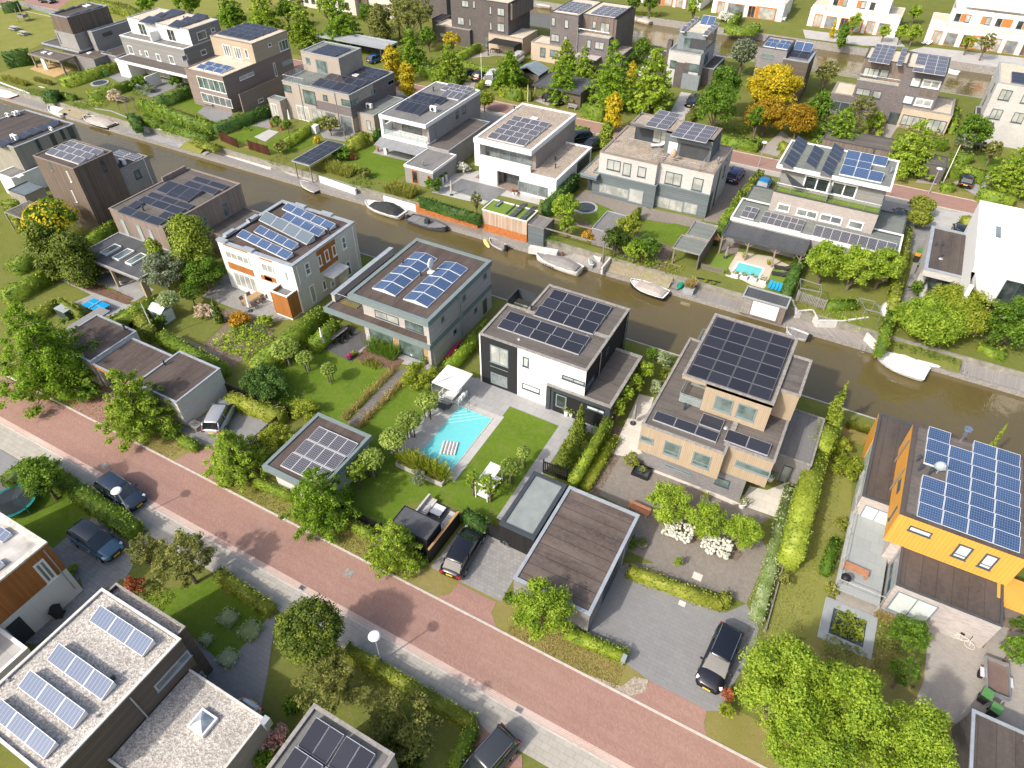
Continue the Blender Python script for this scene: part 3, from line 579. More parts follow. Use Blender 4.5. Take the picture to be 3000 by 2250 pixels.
def cover(name,mat,r,h,label,z=0.0,ls=.16,dens=1.0,kind=None,cat='planting',bump=.5):
 """low irregular planting over a bed"""
 x0,y0,x1,y1=r;A=(x1-x0)*(y1-y0);n=int(A/(ls*ls)*1.7*dens);P_=np.stack([rng.uniform(-.5,.5,n)*(x1-x0),rng.uniform(-.5,.5,n)*(y1-y0),rng.uniform(.1,1,n)**.5*h],1)
 ph=rng.uniform(0,6,4);k=.5+.25*np.sin(P_[:,0]*2.1+ph[0])*np.sin(P_[:,1]*2.3+ph[1])+.25*np.sin(P_[:,0]*4.3+P_[:,1]*3.1+ph[2]);P_[:,2]*=(1-bump)+bump*k
 N_=np.tile(np.array([0,0,1.0]),(n,1));o=leafmesh(P_,N_,ls,name,LF[mat],None,.6);o.location=((x0+x1)/2,(y0+y1)/2,z);return tag(o,label,cat,None,kind)
# ---------------------------------------------------------------- ground, water, roads
YN,YF,YB0,YB1=55.3,67.3,149.5,168.9
g_=MB();g_.box(-420,-160,-2.2,160,YN,0);g_.box(-420,YF+2.0,-2.2,160,YB0,0);g_.box(-420,YB1,-2.2,160,700,0);g_.box(-420,YB0,-2.2,-92,YB1,0)
struct('ground',g_,l_mid)
w_=MB();w_.quad((-420,YN-.05,-1.35),(160,YN-.05,-1.35),(160,YF+.3,-1.35),(-420,YF+.3,-1.35));struct('canal_water',w_,water_m)
w_=MB();w_.quad((-92,YB0-.05,-1.35),(160,YB0-.05,-1.35),(160,YB1+.3,-1.35),(-92,YB1+.3,-1.35));struct('canal_water',w_,water_m)
# far bank quay at -0.9, its timber edge and the near bank sheet piling
q_=MB();q_.box(-420,YF,-2.2,160,YF+2.05,-.9);struct('quay',q_,deck_g)
e_=MB();e_.box(-420,YF-.1,-1.6,160,YF+.1,-.86);struct('quay_edge',e_,trim_stone)
e_=MB();e_.box(-420,YN-.02,-1.6,160,YN+.12,.05);struct('bank_edge',e_,concrete)
e_=MB();e_.box(-92,YB1-.3,-1.6,160,YB1+.05,.06);e_.box(-92,YB0-.05,-1.6,160,YB0+.25,.06);struct('bank_edge',e_,trim_stone)
# red brick road, kerbs, pavement
RX0,RX1=-240,60
rsheet('road',road_m,(RX0,16.0,RX1,20.2),lv=1)
k_=MB();k_.box(RX0,20.2,-.05,RX1,20.36,.05);struct('kerb',k_,kerb_m)
k_=MB();k_.box(RX0,15.86,-.05,RX1,16.0,.035);struct('kerb',k_,kerb_m)
rsheet('gutter',pavers('brick_gutter',(.40,.25,.21),(.48,.33,.28),(.60,.52,.45),.25,.12,0,stain=.5,big=(.62,.56,.5)),(RX0,16.0,RX1,16.45),lv=2)
rsheet('pavement',pv_walk,(RX0,13.95,RX1,15.86),lv=2)
rsheet('grass_verge',l_dry,(RX0,20.36,RX1,22.9),lv=1)
# back road
rsheet('road',road_m,(-240,102.6,160,106.6),lv=1)
rsheet('pavement',pv_walk,(-240,100.9,160,102.45),lv=1)
k_=MB();k_.box(-240,102.45,-.05,160,102.6,.05);k_.box(-240,106.6,-.05,160,106.75,.05);struct('kerb',k_,kerb_m)
rsheet('grass_verge',l_dry,(-240,106.75,160,109),lv=1)
# ---- near side plots
PG('driveway',road_m,20,[(1410,690),(1640,565),(1900,690),(1700,860)],lv=3)
PG('driveway',pv_dark,20,[(1430,430),(1900,210),(2212,385),(21,20,560),(1640,570)],lv=2)
PG('driveway',road_m,31,[(1515,275),(1635,245),(1690,160),(2000,320),(1960,400),(2010,530),(2000,560)],lv=3)
PG('driveway',pv_mid,21,[(1470,1555),(1740,1215),(1935,1290),(2212,1410),(22,260,1440),(22,130,1640),(32,20,310)],lv=2)
PG('driveway',road_m,32,[(1045,1090),(1190,1040),(1225,950),(1690,1190),(1665,1290),(1690,1415)],lv=3)
PG('driveway',pv_dark,32,[(730,560),(930,40),(1040,10),(1840,400),(2010,330),(2110,520),(2080,700),(1890,1000),(1790,1200),(1690,1195),(1225,950),(1080,850),(900,700)],lv=2)
PG('verge_dirt',g_tan,32,[(620,870),(800,930),(1000,1000),(1100,920),(1215,945),(1190,1040),(1050,1085)],lv=2)
PG('driveway',pv_dirt,33,[(1440,520),(1880,690),(2212,200),(2212,1659),(1690,1659),(1690,1320),(1330,1120),(1400,950)],lv=2)
rsheet('driveway',road_m,(-58.8,20.36,-52.5,24.2),lv=2)
rsheet('garden_paving',pv_brown,(-58.5,24,-52,33),lv=3)
rsheet('lawn',l_mid,(-100,20,-60,34),lv=1)
# garden of the wooden house with the patio roof
PG('patio',pv_slab,10,[(600,930),(760,860),(1005,960),(930,1040),(870,1040)],lv=3)
PG('garden_path',pv_slab,10,[(380,700),(440,680),(1080,960),(1030,1010),(600,800)],lv=3)
PG('patio',pv_slab,10,[(690,640),(830,560),(1250,830),(1100,920),(1050,930),(740,780)],lv=4)
PG('planting_bed',g_bark,10,[(440,670),(640,700),(1090,900),(1030,950),(590,790)],lv=5)
PG('lawn',l_mid,10,[(0,890),(400,720),(740,860),(560,1000),(0,1120)],lv=2)
# garden of the white house with orange panels
PG('patio',pv_mid,10,[(1640,880),(1830,700),(2212,900),(11,420,1050),(2212,1090),(1900,980)],lv=2)
PG('lawn',l_mid,10,[(1330,1130),(1390,1060),(1560,1000),(1810,1110),(1640,1270)],lv=2)
PG('vegetable_bed',g_earth,10,[(1560,1040),(1820,1110),(1640,1280),(1800,1400),(1880,1460),(2212,1240),(2212,1060),(1850,980)],lv=1)
# teal-trimmed house garden
PG('lawn',l_green,11,[(100,1500),(400,1250),(600,1320),(830,1410),(1130,1480),(1000,1659),(21,760,380),(21,330,190),(21,0,0)],lv=1)
PG('lawn',l_green,21,[(0,0),(1180,0),(780,380),(560,300),(200,200)],lv=2)
PG('deck',deck_dark,11,[(600,1300),(800,1110),(1020,1220),(880,1330),(830,1415)],lv=4)
PG('patio',pv_slab,11,[(800,1130),(1280,1290),(1470,1300),(1470,1480),(1300,1440),(900,1360)],lv=3)
PG('planting_bed',g_bark,11,[(930,1300),(1260,1400),(1180,1480),(870,1390)],lv=5)
PG('boardwalk',wood('boardwalk_planks',(.20,.185,.18),'y',.32,.15,(.15,.14,.135)),21,[(800,385),(875,420),(11,1320,1460),(11,1200,1480)],lv=4)
PG('lawn',l_green,21,[(870,420),(1210,60),(1400,0),(1570,300),(1300,640),(1180,720),(1250,1190),(1060,1230),(700,1060),(800,900),(1000,500)],lv=2)
# swimming pool garden
PG('lawn',l_green,21,[(1770,130),(22,0,215),(22,490,405),(22,0,1165),(1980,1190),(1700,1080),(1480,1000),(1250,1050),(750,1050),(1200,700),(1320,600)],lv=2)
PX0,PY0_,PX1,PY1_=-26.45,31.1,-22.9,38.2
rsheet('pool_deck',pv_light,(-28.8,30.2,-22.0,39.0),lv=4)
rsheet('patio',pv_slab,(-30.2,38.9,-22.2,42.3),lv=5)
PG('patio',pv_slab,22,[(0,110),(580,310),(490,410),(0,215),(21,1790,120),(21,1740,60),(11,1850,1540)],lv=4)
rsheet('garden_path',pv_slab,(-17.0,28.6,-15.7,41.5),lv=5)
rsheet('patio',pv_slab,(-22.4,41.0,-12.6,42.3),lv=3)
# timber house garden
PG('patio',pv_brown,22,[(760,940),(930,640),(1240,700),(1950,1030),(2212,1150),(23,40,1230),(2212,1480),(2010,1659),(1570,1659),(1000,1400),(1120,1120)],lv=2)
PG('patio',pv_brown,32,[(1000,0),(2150,0),(2010,330),(1860,260)],lv=2)
PG('patio',pv_cream,22,[(930,640),(990,470),(1140,150),(1260,180),(1130,590),(1240,700)],lv=3)
PG('patio',pv_cream,22,[(1230,700),(1600,880),(1960,1040),(1900,1050),(1560,900),(1220,770)],lv=3)
PG('patio',pv_cream,23,[(0,900),(130,930),(280,870),(200,1150),(0,1080),(22,1950,1040),(22,2040,890)],lv=3)
rsheet('planting_bed',g_earth,(-13.2,32.6,-10.6,43),lv=2)
PG('planting_bed',g_earth,22,[(1290,1190),(1360,1170),(1990,1440),(1930,1510)],lv=4)
# orange house garden
PG('lawn',l_yel,23,[(640,680),(820,880),(800,1230),(700,1659),(33,600,300),(33,560,600),(33,100,600),(260,1540),(450,1280),(560,950)],lv=1)
PG('rough_grass',l_dry,23,[(760,370),(985,440),(900,570),(700,500)],lv=2)
PG('patio',pv_dirt,33,[(680,200),(1050,330),(1440,520),(1300,480),(1040,440),(690,330)],lv=3)
rsheet('rough_grass',l_dry,(7.3,20.36,18,32),lv=0)
# south side plots
rsheet('garden_paving',pv_dark,(-120,8.0,-42.0,13.9),lv=1)
PG('driveway',pv_mid,20,[(440,1380),(780,1130),(1150,1230),(1230,1280),(1010,1659),(530,1560)],lv=2)
PG('driveway',pv_mid,30,[(600,-60),(1040,0),(940,190),(860,200),(300,660),(120,640),(680,230)],lv=2)
PG('lawn',l_green,20,[(0,1000),(0,1130),(430,1400),(760,1140),(500,900)],lv=2)
PG('lawn',l_green,30,[(1100,290),(1800,100),(2190,420),(1830,830),(1500,520)],lv=2)
PG('driveway',pv_dark,30,[(1380,440),(1600,640),(1830,830),(2190,420),(31,90,260),(31,230,350),(31,150,900),(31,0,1659),(2000,1659),(1660,950)],lv=3)
PG('driveway',road_m,31,[(1860,1290),(1700,1659),(2212,1659),(2212,1560),(1980,1420)],lv=3)
PG('lawn',l_mid,31,[(780,760),(1840,1290),(1620,1659),(1100,1659),(1170,1550),(520,1140),(300,1000)],lv=2)
# ---- far bank plots (gardens at 0, quay at -0.9)
def wallx(name,x0,x1,y,z0,z1,mat,th=.2,label=None,**k):
 return struct(name,MB().box(x0,y-th/2,z0,x1,y+th/2,z1),mat)
wallx('retaining_wall',-420,160,YF+2.0,-.9,.04,wall_c)
PG('lawn',l_yel,0,[(0,60),(160,30),(400,110),(460,300),(250,400),(0,420)],lv=1)
rsheet('lawn',l_yel,(-190,100,-140,160),lv=1)
PG('road',road_m,0,[(160,40),(320,-90),(700,-90),(450,90),(380,100)],lv=2)
PG('lawn',l_yel,0,[(0,590),(230,520),(470,660),(380,700),(0,640)],lv=1)
PG('patio',new_:=pavers('ochre_boards',(.46,.32,.15),(.5,.36,.18),(.4,.28,.13),.3,.3),0,[(240,560),(360,490),(600,560),(440,630)],lv=3)
PG('patio',pv_dark,0,[(880,620),(960,580),(1100,640),(1500,640),(1560,660),(1350,740),(1230,790),(1100,740)],lv=2)
PG('lawn',l_mid,0,[(1000,770),(1100,740),(1230,790),(1130,830)],lv=2);PG('lawn',l_green,0,[(1400,850),(1620,760),(1660,860),(1600,910)],lv=2)
PG('patio',pv_dark,0,[(1600,910),(1680,840),(1920,880),(1860,960),(1730,990)],lv=3)
PG('patio',pv_mid,0,[(1900,1000),(2212,830),(1,160,960),(1,180,1080),(2100,1040)],lv=2)
PG('lawn',l_green,1,[(0,1020),(100,1040),(170,1080),(0,1180)],lv=3);PG('lawn',l_green,0,[(1850,1100),(2060,1020),(2212,1050),(1930,1170)],lv=3)
PG('stepping_path',pv_light,1,[(40,1110),(160,1050),(240,1070),(130,1150)],lv=4)
PG('lawn',l_green,1,[(130,1170),(300,1080),(520,1100),(500,1180),(330,1240),(200,1250)],lv=3)
PG('patio',pv_mid,1,[(560,1050),(800,1010),(880,1070),(780,1150),(600,1120)],lv=4)
PG('lawn',l_green,1,[(740,1300),(1060,1150),(1280,1310),(1310,1380),(1150,1480),(980,1440),(830,1370)],lv=3)
PG('patio',pv_slab,1,[(1000,1240),(1060,1180),(1340,1220),(1400,1300),(1290,1310)],lv=4)
PG('quay_terrace',pv_slab,1,[(850,1530),(960,1450),(1090,1490),(1100,1600)],-.9,lv=2)
PG('pool_terrace',pv_light,1,[(1480,1560),(1560,1420),(1900,1380),(2212,1500),(2,340,1610),(12,330,140),(12,0,60),(1900,1659)],lv=3)
PG('pool_cover',pv_dark2:=plain('grey_pool_cover',(.17,.175,.18),.6),1,[(1590,1530),(1720,1450),(2090,1540),(1960,1640)],lv=6)
PG('deck',deck_b,1,[(1830,1440),(1900,1380),(2200,1500),(2190,1600),(2090,1540)],lv=5)
PG('patio',pv_brown,12,[(600,100),(700,20),(1050,80),(1230,180),(1240,260),(1000,240),(900,170),(800,130)],lv=3)
PG('patio',pv_brown,12,[(1240,170),(1660,260),(1570,320),(1200,260)],lv=3)
PG('lawn',l_green,12,[(680,210),(800,140),(920,180),(760,310)],lv=4);PG('lawn',l_green,12,[(1180,260),(1310,300),(1430,290),(1550,320),(1410,480),(1150,370)],lv=4)
PG('planting_bed',g_earth,12,[(420,260),(700,310),(860,460),(1060,690),(1290,760),(1420,480),(1000,300)],lv=2)
PG('driveway',pv_brown,12,[(1660,270),(1760,0),(2,1880,1330),(2,2130,1400),(2030,0),(1780,290)],lv=2)
PG('deck',deck_c,12,[(1860,650),(1940,520),(2212,560),(13,330,640),(13,100,820),(13,0,790),(1890,700)],lv=4)
PG('lawn',turf_art,12,[(1700,640),(1770,530),(1910,550),(1830,730)],lv=5);PG('lawn',turf_art,13,[(110,820),(180,650),(310,690),(260,860)],lv=5)
PG('patio',pv_brown,12,[(1790,500),(1830,390),(1980,430),(1920,550)],lv=3)
PG('lawn',l_mid,13,[(400,700),(500,600),(820,800),(1090,840),(1130,900),(1050,1000),(700,980)],lv=2)
PG('deck',deck_d,13,[(250,1090),(330,1040),(530,1120),(700,1140),(900,1090),(1000,1070),(1050,1180),(1010,1310)],-.9,lv=2)
PG('garden_paving',pv_mid,13,[(1200,970),(1400,330),(1460,320),(1400,700),(1650,780),(2000,900),(2212,900),(2212,1080),(1850,1050),(1500,960)],lv=2)
PG('driveway',pv_light,13,[(1260,170),(1500,180),(1900,230),(1900,380),(1460,320),(1290,300)],lv=3)
rsheet('driveway',pv_mid,(-3,88,12,101),lv=1)
rsheet('driveway',pv_mid,(-140,96.8,-14,101),lv=1)
# north of the back road
PG('driveway',pv_dirt,2,[(280,810),(420,740),(500,780),(400,860)],lv=3)
PG('driveway',pv_light,2,[(1400,900),(1480,745),(1640,770),(1530,950),(1500,1010)],lv=3)
PG('driveway',pv_dirt,1,[(1700,730),(1830,560),(2000,640),(1880,760),(1880,800)],lv=3)
PG('patio',pv_dirt,1,[(1750,480),(1900,400),(2212,430),(2060,490),(1900,460)],lv=3);PG('lawn',l_mid,1,[(1780,490),(2000,450),(2150,470),(1980,530)],lv=4)
PG('driveway',pv_slab,3,[(1640,1480),(1830,1400),(1980,1430),(1830,1590)],lv=3);PG('driveway',pv_dirt,3,[(1330,1480),(1450,1330),(1570,1350),(1500,1500)],lv=3)
PG('lawn',l_green,3,[(1820,1250),(2212,1300),(1950,1450)],lv=3);PG('driveway',pv_dirt,3,[(60,1230),(250,1060),(330,1130),(210,1270)],lv=3)
PG('patio',pv_dirt,3,[(960,1100),(1020,960),(1200,1010),(1130,1120)],lv=3)
# far shore beyond the second canal
rsheet('lawn',l_mid,(-55,170,60,178),lv=1)
PG('patio',pv_light,3,[(1280,410),(1400,380),(2212,470),(2212,580),(1600,560)],lv=3);PG('patio',pv_light,3,[(420,240),(820,290),(1180,300),(1250,380),(900,370),(440,310)],lv=3)
# ================================================================ houses, near bank
def rr(a,b,z): # rect from two picks with their own tiles
 x0,y0=PZ(a,z);x1,y1=PZ(b,z);return(min(x0,x1),min(y0,y1),max(x0,x1),max(y0,y1))
w_orange=wood('bright_orange_boards',(.74,.37,.075),'u',.25,.05,(.70,.34,.07),.05);w_orangeh=w_orange
# --- teal-trimmed house
H=House('grey boarded house with teal roof bands and two ridged blue solar arrays by the canal')
R=rr((11,805,860),(11,1955,590),6.2);SL=rr((11,605,970),(11,1960,785),3.25)
H.blk('g',(R[0]+.6,R[1]+.7,R[2],R[3]),0,2.72,w_hpale)
H.blk('slab',(SL[0],SL[1],R[2],R[3]-.02),2.7,3.25,trim_teal,r_brown,trim_teal,.22,.56,.06)
H.blk('u',(R[0]+.5,R[1]+1.15,R[2]-.01,R[3]-.05),3.12,6.1,w_hpale);H.blk('ur',R,5.6,6.2,trim_teal,r_brown,trim_teal,.32,.62,.10)
H.boxp('pillar',w_hpale,(R[2]-.35,SL[1]+.05,R[2]+.0,SL[1]+.5),0,2.7)
H.boxp('side_wall',w_hpale,(R[2]-.35,R[1]+.06,R[2]-.02,R[1]+1.2),3.1,5.62)
yb0=PZ((11,690,870),4.1)[1];yb1=PZ((11,1190,500),4.1)[1]
H.boxp('balcony_wall',w_hpale,(SL[0]+.02,yb0,SL[0]+.4,yb1),3.2,4.05);H.boxp('balcony_cap',trim_zinc,(SL[0]-.05,yb0-.05,SL[0]+.5,yb1+.05),4.05,4.16)
H.boxp('sedum_bed',sedum,rr((11,740,930),(11,905,950),3.2),3.14,3.25)
H.rail([(SL[0]+.4,yb0+.3),(R[0]+2.2,yb0+.3)],3.15,1.0,alu)
H.win('S','u',11,(1015,985),(1215,1110),2,fdk,gl_curt);H.win('S','u',11,(1260,1070),(1415,1185),2,fdk,gl_green)
H.win('S','g',11,(790,1085),(985,1190),2,fdk,gl_green,r=(R[0]+1.2,R[0]+4.2,.1,2.5));H.win('S','g',11,0,0,2,fdk,gl_green,r=(R[0]+5.0,R[0]+8.0,.1,2.5));H.clad('S','g',11,0,0,w_new,r=(R[0]+4.35,R[0]+4.85,0,2.6));H.clad('S','g',11,0,0,w_new,r=(R[0]+8.1,R[0]+8.5,0,2.6))
for p,q in(((1897,690),(1922,740)),((1727,862),(1755,915)),((1552,1035),(1580,1092))):H.win('E','u',11,p,q,1,fgr,gl_dark)
for p,q in(((1820,962),(1846,1020)),((1652,1137),(1680,1193))):H.win('E','g',11,p,q,1,fgr,gl_dark)
H.win('E','g',11,(1892,890),(1924,1030),1,fdk,gl_dark,name='door')
H.pipe('E','u',11,(1690,860),(1712,1240));H.pipe('E','u',11,(1705,850),(1724,1230))
for a,b in(((995,812),(1525,575)),((1245,900),(1775,655))):
 q=rr((11,*a),(11,*b),6.2);xm=(q[0]+q[2])/2
 H.panels(6.1,(q[0],q[1],xm,q[3]),1,5,'blue',12,.03,.05,'W',lift=.06);H.panels(6.1,(xm,q[1],q[2],q[3]),1,5,'blue',12,.03,.05,'E',lift=.06)
x,y=PZ((11,1470,690),6.1);m=MB();m.box(x-.25,y-.25,6.1,x+.35,y+.3,6.3);m.tube((x,y,6.3),(x,y,7.1),.06);o=m.build('air_unit',white,H.root);MB().ball(x+.1,y,7.3,.18,.5,.62).build('dish',white,o)
H.vent(11,(1247,620),6.1,'pipe',1.0);H.vent(11,(1390,715),6.1,'pipe',.9)
# --- white house with orange panels
H=House('white house with amber wood panels and five slanted rows of panels on its roof')
R=rr((10,1755,425),(11,850,275),6.2)
H.blk('m',R,0,6.2,plaster,r_brown,trim_zinc,.4,.14,.05,.3)
H.clad('E','m',11,0,0,b_cream,.05,'brick_wall',r=(R[1]+.02,R[3]-.01,0,6.0))
for a,b in((.0,.9),(3.9,5.6)):H.boxp('raised_edge',trim_zinc,(R[0]+a,R[1]-.1,R[0]+a+1.4,R[1]+.45),6.15,6.42)
for a in(2.2,6.2):H.boxp('raised_edge',trim_zinc,(R[0]+a,R[3]-.45,R[0]+a+1.6,R[3]+.1),6.15,6.42)
for a in(1.0,4.6):H.boxp('raised_edge',trim_zinc,(R[0]-.1,R[1]+a,R[0]+.45,R[1]+a+1.5),6.15,6.42)
cl=lambda p,q,t=11:H.clad('S','m',t,p,q,w_amber,.04)
cl((1805,450),(2005,530),10);cl((1845,595),(2065,722),10);cl((80,560),(185,607));cl((120,702),(225,775));cl((2110,700),(2212,770),10)
H.win('S','m',10,(1820,500),(2030,628),4,fw,gl_curt,.1,out=.1);H.win('S','m',10,(1885,672),(2100,852),4,fw,gl_curt,.1,name='door');H.win('S','m',11,(95,600),(210,705),2,fw,gl_blind,.09,out=.1);H.win('S','m',11,(145,785),(172,880),1,fw,gl_mid,.1,name='door');H.win('S','m',10,(2115,610),(2212,690),2,fw,gl_blind,.1);H.win('S','m',11,(282,672),(330,760),1,fw,gl_mid,.12)
H.win('E','m',11,(740,385),(790,505),1,fw,gl_mid,.12,out=.09,hz=.5);H.win('E','m',11,(440,595),(500,715),1,fw,gl_mid,.12,out=.09,hz=.5)
H.clad('E','m',11,(538,412),(722,690),w_amber,.08)
for p,q in(((545,540),(590,640)),((600,493),(650,603)),((660,455),(707,560))):H.win('E','m',11,p,q,1,fw,gl_mid,.1,out=.13)
H.win('E','m',11,(480,775),(550,940),1,fw,gl_curt,.1,name='door',out=.1);H.win('E','m',11,(775,580),(832,722),1,fw,gl_green,.16,name='door',out=.1);H.win('E','m',11,(652,735),(700,820),1,fw,gl_blind,.2,name='door',out=.1);H.win('E','m',11,(590,745),(622,830),1,fw,gl_mid,.08,out=.1)
q=rr((11,582,700),(11,738,628),2.7);H.boxp('canopy',zc:=plain('pale_canopy',(.62,.63,.62),.6),(R[2]+.05,q[1],R[2]+1.5,q[3]+.3),2.6,2.75);H.boxp('porch_wall',b_cream,(R[2]+.06,q[3]-.2,R[2]+1.4,q[3]+.15),0,2.6)
H.pipe('E','m',11,(828,310),(885,650),trim_w);H.pipe('E','m',11,(376,635),(410,780),trim_w)
A=rr((11,165,832),(11,465,762),3.2);H.blk('box',A,.25,3.2,w_amber,r_grey,trim_w,.14,.12,.03,.5);H.boxp('plinth',white,(A[0]+.05,A[1]+.05,A[2]-.05,A[3]-.05),0,.26)
for a,b,n in(((262,165),(650,340),5),((255,240),(560,390),4),((35,350),(345,500),4),((-106,385),(300,578),5)):H.prow(6.2,11,a,b,1.0,n,'blue',20)
H.prow(6.2,11,(75,255),(465,455),1.2,4,'thermal',30)
H.vent(11,(648,370),6.0,'pipe',1.1);H.vent(11,(10,290),6.0,'pipe',1)
# --- black and white house
H=House('black and white cube house beside the swimming pool with dark solar panels')
R=rr((11,1865,1180),(12,1065,980),6.1);yn=PZ((12,235,988),6.1)[1];xn=PZ((12,415,780),6.1)[0]
H.blk('m',(R[0],R[1],R[2],yn),0,6.1,w_black2,r_weath,trim_stone,.2,.1,.05);H.blk('n',(xn,yn-.3,R[2]-.003,R[3]),0,6.097,w_black2,r_weath,trim_stone,.2,.1,.05)
xb=PY((12,157,1300),R[1])[0]
H.clad('S','m',11,0,0,plaster,.04,'white_wall',r=(xb,R[2]+.0,0,5.98));H.clad('S','m',11,0,0,plaster,.06,'white_wall',r=(R[0]-.03,R[0]+.1,0,6.0));
H.win('S','m',11,(1953,1268),(2100,1455),2,fgr,gl_curt,.1,r=None);H.win('S','m',11,(1958,1490),(2093,1625),2,fgr,gl_mid,.12,name='door')
H.clad('S','m',11,(1953,1440),(2097,1490),fgr,.05)
H.win('S','m',12,(200,1362),(248,1456),1,fdk,gl_blind,.1,out=.09);H.win('S','m',12,(520,1510),(700,1605),2,fdk,gl_blind,.1,out=.09);H.win('S','m',22,(195,55),(335,148),1,fdk,plaster,.08,out=.09)
AN=rr((22,395,70),(12,1165,1365),3.1);H.blk('a',AN,0,3.1,anth,r_weath,trim_stone,.25,.12,.05);H.clad('S','a',0,0,0,black,.02,r=(AN[0]+.7,AN[2]-.5,0,2.5))
H.win('S','a',22,(470,145),(548,275),1,fgr,gl_dark,.1,name='door',out=.06);H.win('S','a',22,(720,238),(857,312),1,fdk,gl_white,.05,out=.06)
H.boxp('doorframe',anth,(AN[0],AN[1]-.12,AN[0]+.4,AN[1]+.1),0,2.9)
H.win('E','m',12,(868,1290),(892,1350),1,fdk,gl_dark);H.win('E','m',12,(715,1560),(770,1590),1,fdk,gl_mid)
H.pipe('E','m',12,(828,1330),(806,1520),alu);H.pipe('E','n',12,(1040,1040),(1000,1300),alu)
H.panels(6.0,rr((12,-8,1125),(12,740,1222),6.15),5,2,'blackw',10,.03,.14);H.panels(6.0,rr((12,285,1028),(12,917,978),6.15),4,3,'blackw',10,.03,.16)
H.vent(12,(265,995),6.0,'pipe',1.0);H.vent(12,(168,1228),6.0,'vent',.8);H.vent(12,(718,1205),6.0,'vent',.8)
for q in((12,300,885),):
 x,y=PZ(q,2.5);H.boxp('balcony_box',anth,(x-2.2,y+.0,x+.2,y+.12),1.6,2.9);H.boxp('balcony_box',anth,(x-2.2,y-2.4,x-2.08,y),1.6,2.9)
# --- pale timber house
H=House('pale timber-slatted house on a dark brick base, its top roof covered in black solar panels')
xa,ya=PZ((22,1165,390),6.1);xs,ys=PZ((22,1865,565),6.1);xe,ye=PZ((23,195,695),6.1);xne,yne=PZ((23,305,370),6.1);yA=PZ((22,1830,640),6.1)[1]
yN_=51.0
H.blk('base',(xa+.3,ya+1.15,-.05,yN_-.3),0,3.0,b_mid)
H.blk('la',(xa,ya,xs,yN_),2.98,6.1,w_timber,r_weath,trim_stone,.16,.12,.05);H.blk('lb',(xs-.3,ys,xe,yN_-1.5),2.975,6.096,w_timber,r_weath,trim_stone,.16,.12,.05)
U=rr((12,1495,1510),(13,385,1215),9.1);xw=PY((22,1635,265),U[1])[0]
H.blk('u',(xw,U[1],U[2],U[1]+3),6.0,9.0,w_timber);H.blk('u2',(U[0]+.4,U[1]+2.6,U[2]-.01,U[3]),6.0,9.0,w_timber)
H.blk('ur',U,8.65,9.1,w_timber,r_weath,trim_stone,.2,.12,.05)
UE=(U[2]-.2,PZ((23,235,112),8.9)[1],PZ((23,398,165),8.9)[0],U[3]-2.2);H.blk('ue',UE,6.0,8.9,w_timber,r_weath,trim_stone,.16,.12,.05)
H.win('S','u',22,(1765,158),(1878,312),1,fgr,gl_green,.1);H.win('S','u',22,(1948,220),(2065,378),1,fgr,gl_green,.1)
H.win('S','la',22,(1352,522),(1458,672),1,fgr,gl_green,.1,hz=.3);H.win('S','la',22,(1588,610),(1700,762),1,fgr,gl_green,.1,hz=.3);H.win('S','la',22,(1155,478),(1252,555),1,fgr,gl_green,.1);H.win('S','lb',22,(1928,680),(2192,828),1,fgr,gl_green,.1)
H.win('S','base',22,(1342,708),(1565,815),1,fgr,gl_green,.1);H.win('S','base',22,(1768,815),(1862,915),1,fdk,gl_green,.08)
H.clad('S','u2',0,0,0,fgr,.05,'balcony_back',r=(U[0]+.5,xw,6.1,8.6))
H.rail([(U[0]+.1,U[1]+2.4),(U[0]+.1,U[1]+.1),(xw-.05,U[1]+.1)],6.0,1.0,fgr,glassy=True)
PT=rr((12,1528,1512),(13,333,1235),9.15);H.panels(9.0,PT,4,6,'thin',5,.04,.16,lift=.12)
H.panels(6.0,rr((22,1250,352),(22,1790,475),6.15),3,1,'blackw',9);H.panels(6.0,rr((22,1625,388),(22,1830,375),6.15),1,1,'blackw',9);H.panels(6.0,rr((22,1828,520),(22,2210,568),6.15),2,1,'blackw',9)
AX=rr((23,215,630),(23,600,350),3.1);H.blk('ax',(xe-1.4,AX[1],AX[2],AX[3]),0,3.1,b_mid,r_grey,trim_stone,.1,.08,.04);H.win('S','ax',23,(270,722),(290,880),1,fdk,gl_mid,.08)
H.vent(22,(1505,275),6.0,'pipe',1.1);H.vent(22,(1843,425),6.0,'vent');H.vent(22,(350,540-400),6.0)if 0 else None
xq,yq=PZ((12,1480,1310),6.1);H.boxp('roof_terrace',r_dark,(xa+.6,yN_-.2,xa+3.4,yN_+1.8),3.0,5.2);H.rail([(xa+.7,yN_-.1),(xa+.7,yN_+1.7),(xa+3.3,yN_+1.7)],5.2,1.0,fgr)
# --- orange house
H=House('bright orange boarded house with rows of blue solar panels on its roof')
x0,y0=PZ((23,1210,1115),6.4);y1=PZ((23,1325,375),6.4)[1];x1=PZ((23,2212,1470),6.4)[0]+.35
H.blk('l',(PZ((33,1180,170),3.2)[0],PZ((33,1180,170),3.2)[1],PZ((33,2040,490),3.2)[0],y0+1),0,3.2,brw:=brick('bleached_brick',(.33,.29,.275),(.47,.43,.41),streak=.9),r_dark,trim_d,.14,.1,.03)
H.blk('g',(x0+.6,y0+.3,x1-.3,y1-.3),0,3.2,brw)
H.blk('o',(x0,y0,x1,y1),3.15,6.4,w_orange,r_weath,r_dark,.3,.1,.03)
W=rr((23,905,970),(23,1045,305),3.2);H.blk('w',(W[0],W[1],x0+.7,W[3]),0,3.22,brw,r_dark,trim_d,.18,.12,.03)
H.clad('W','w',0,0,0,w_orange,.05,r=(W[3]-3.4,W[3],0,3.1))
H.win('W','w',23,(930,770),(850,950),3,fgr,gl_white,.08,r=(W[1]+.6,W[3]-3.8,1.0,2.7))
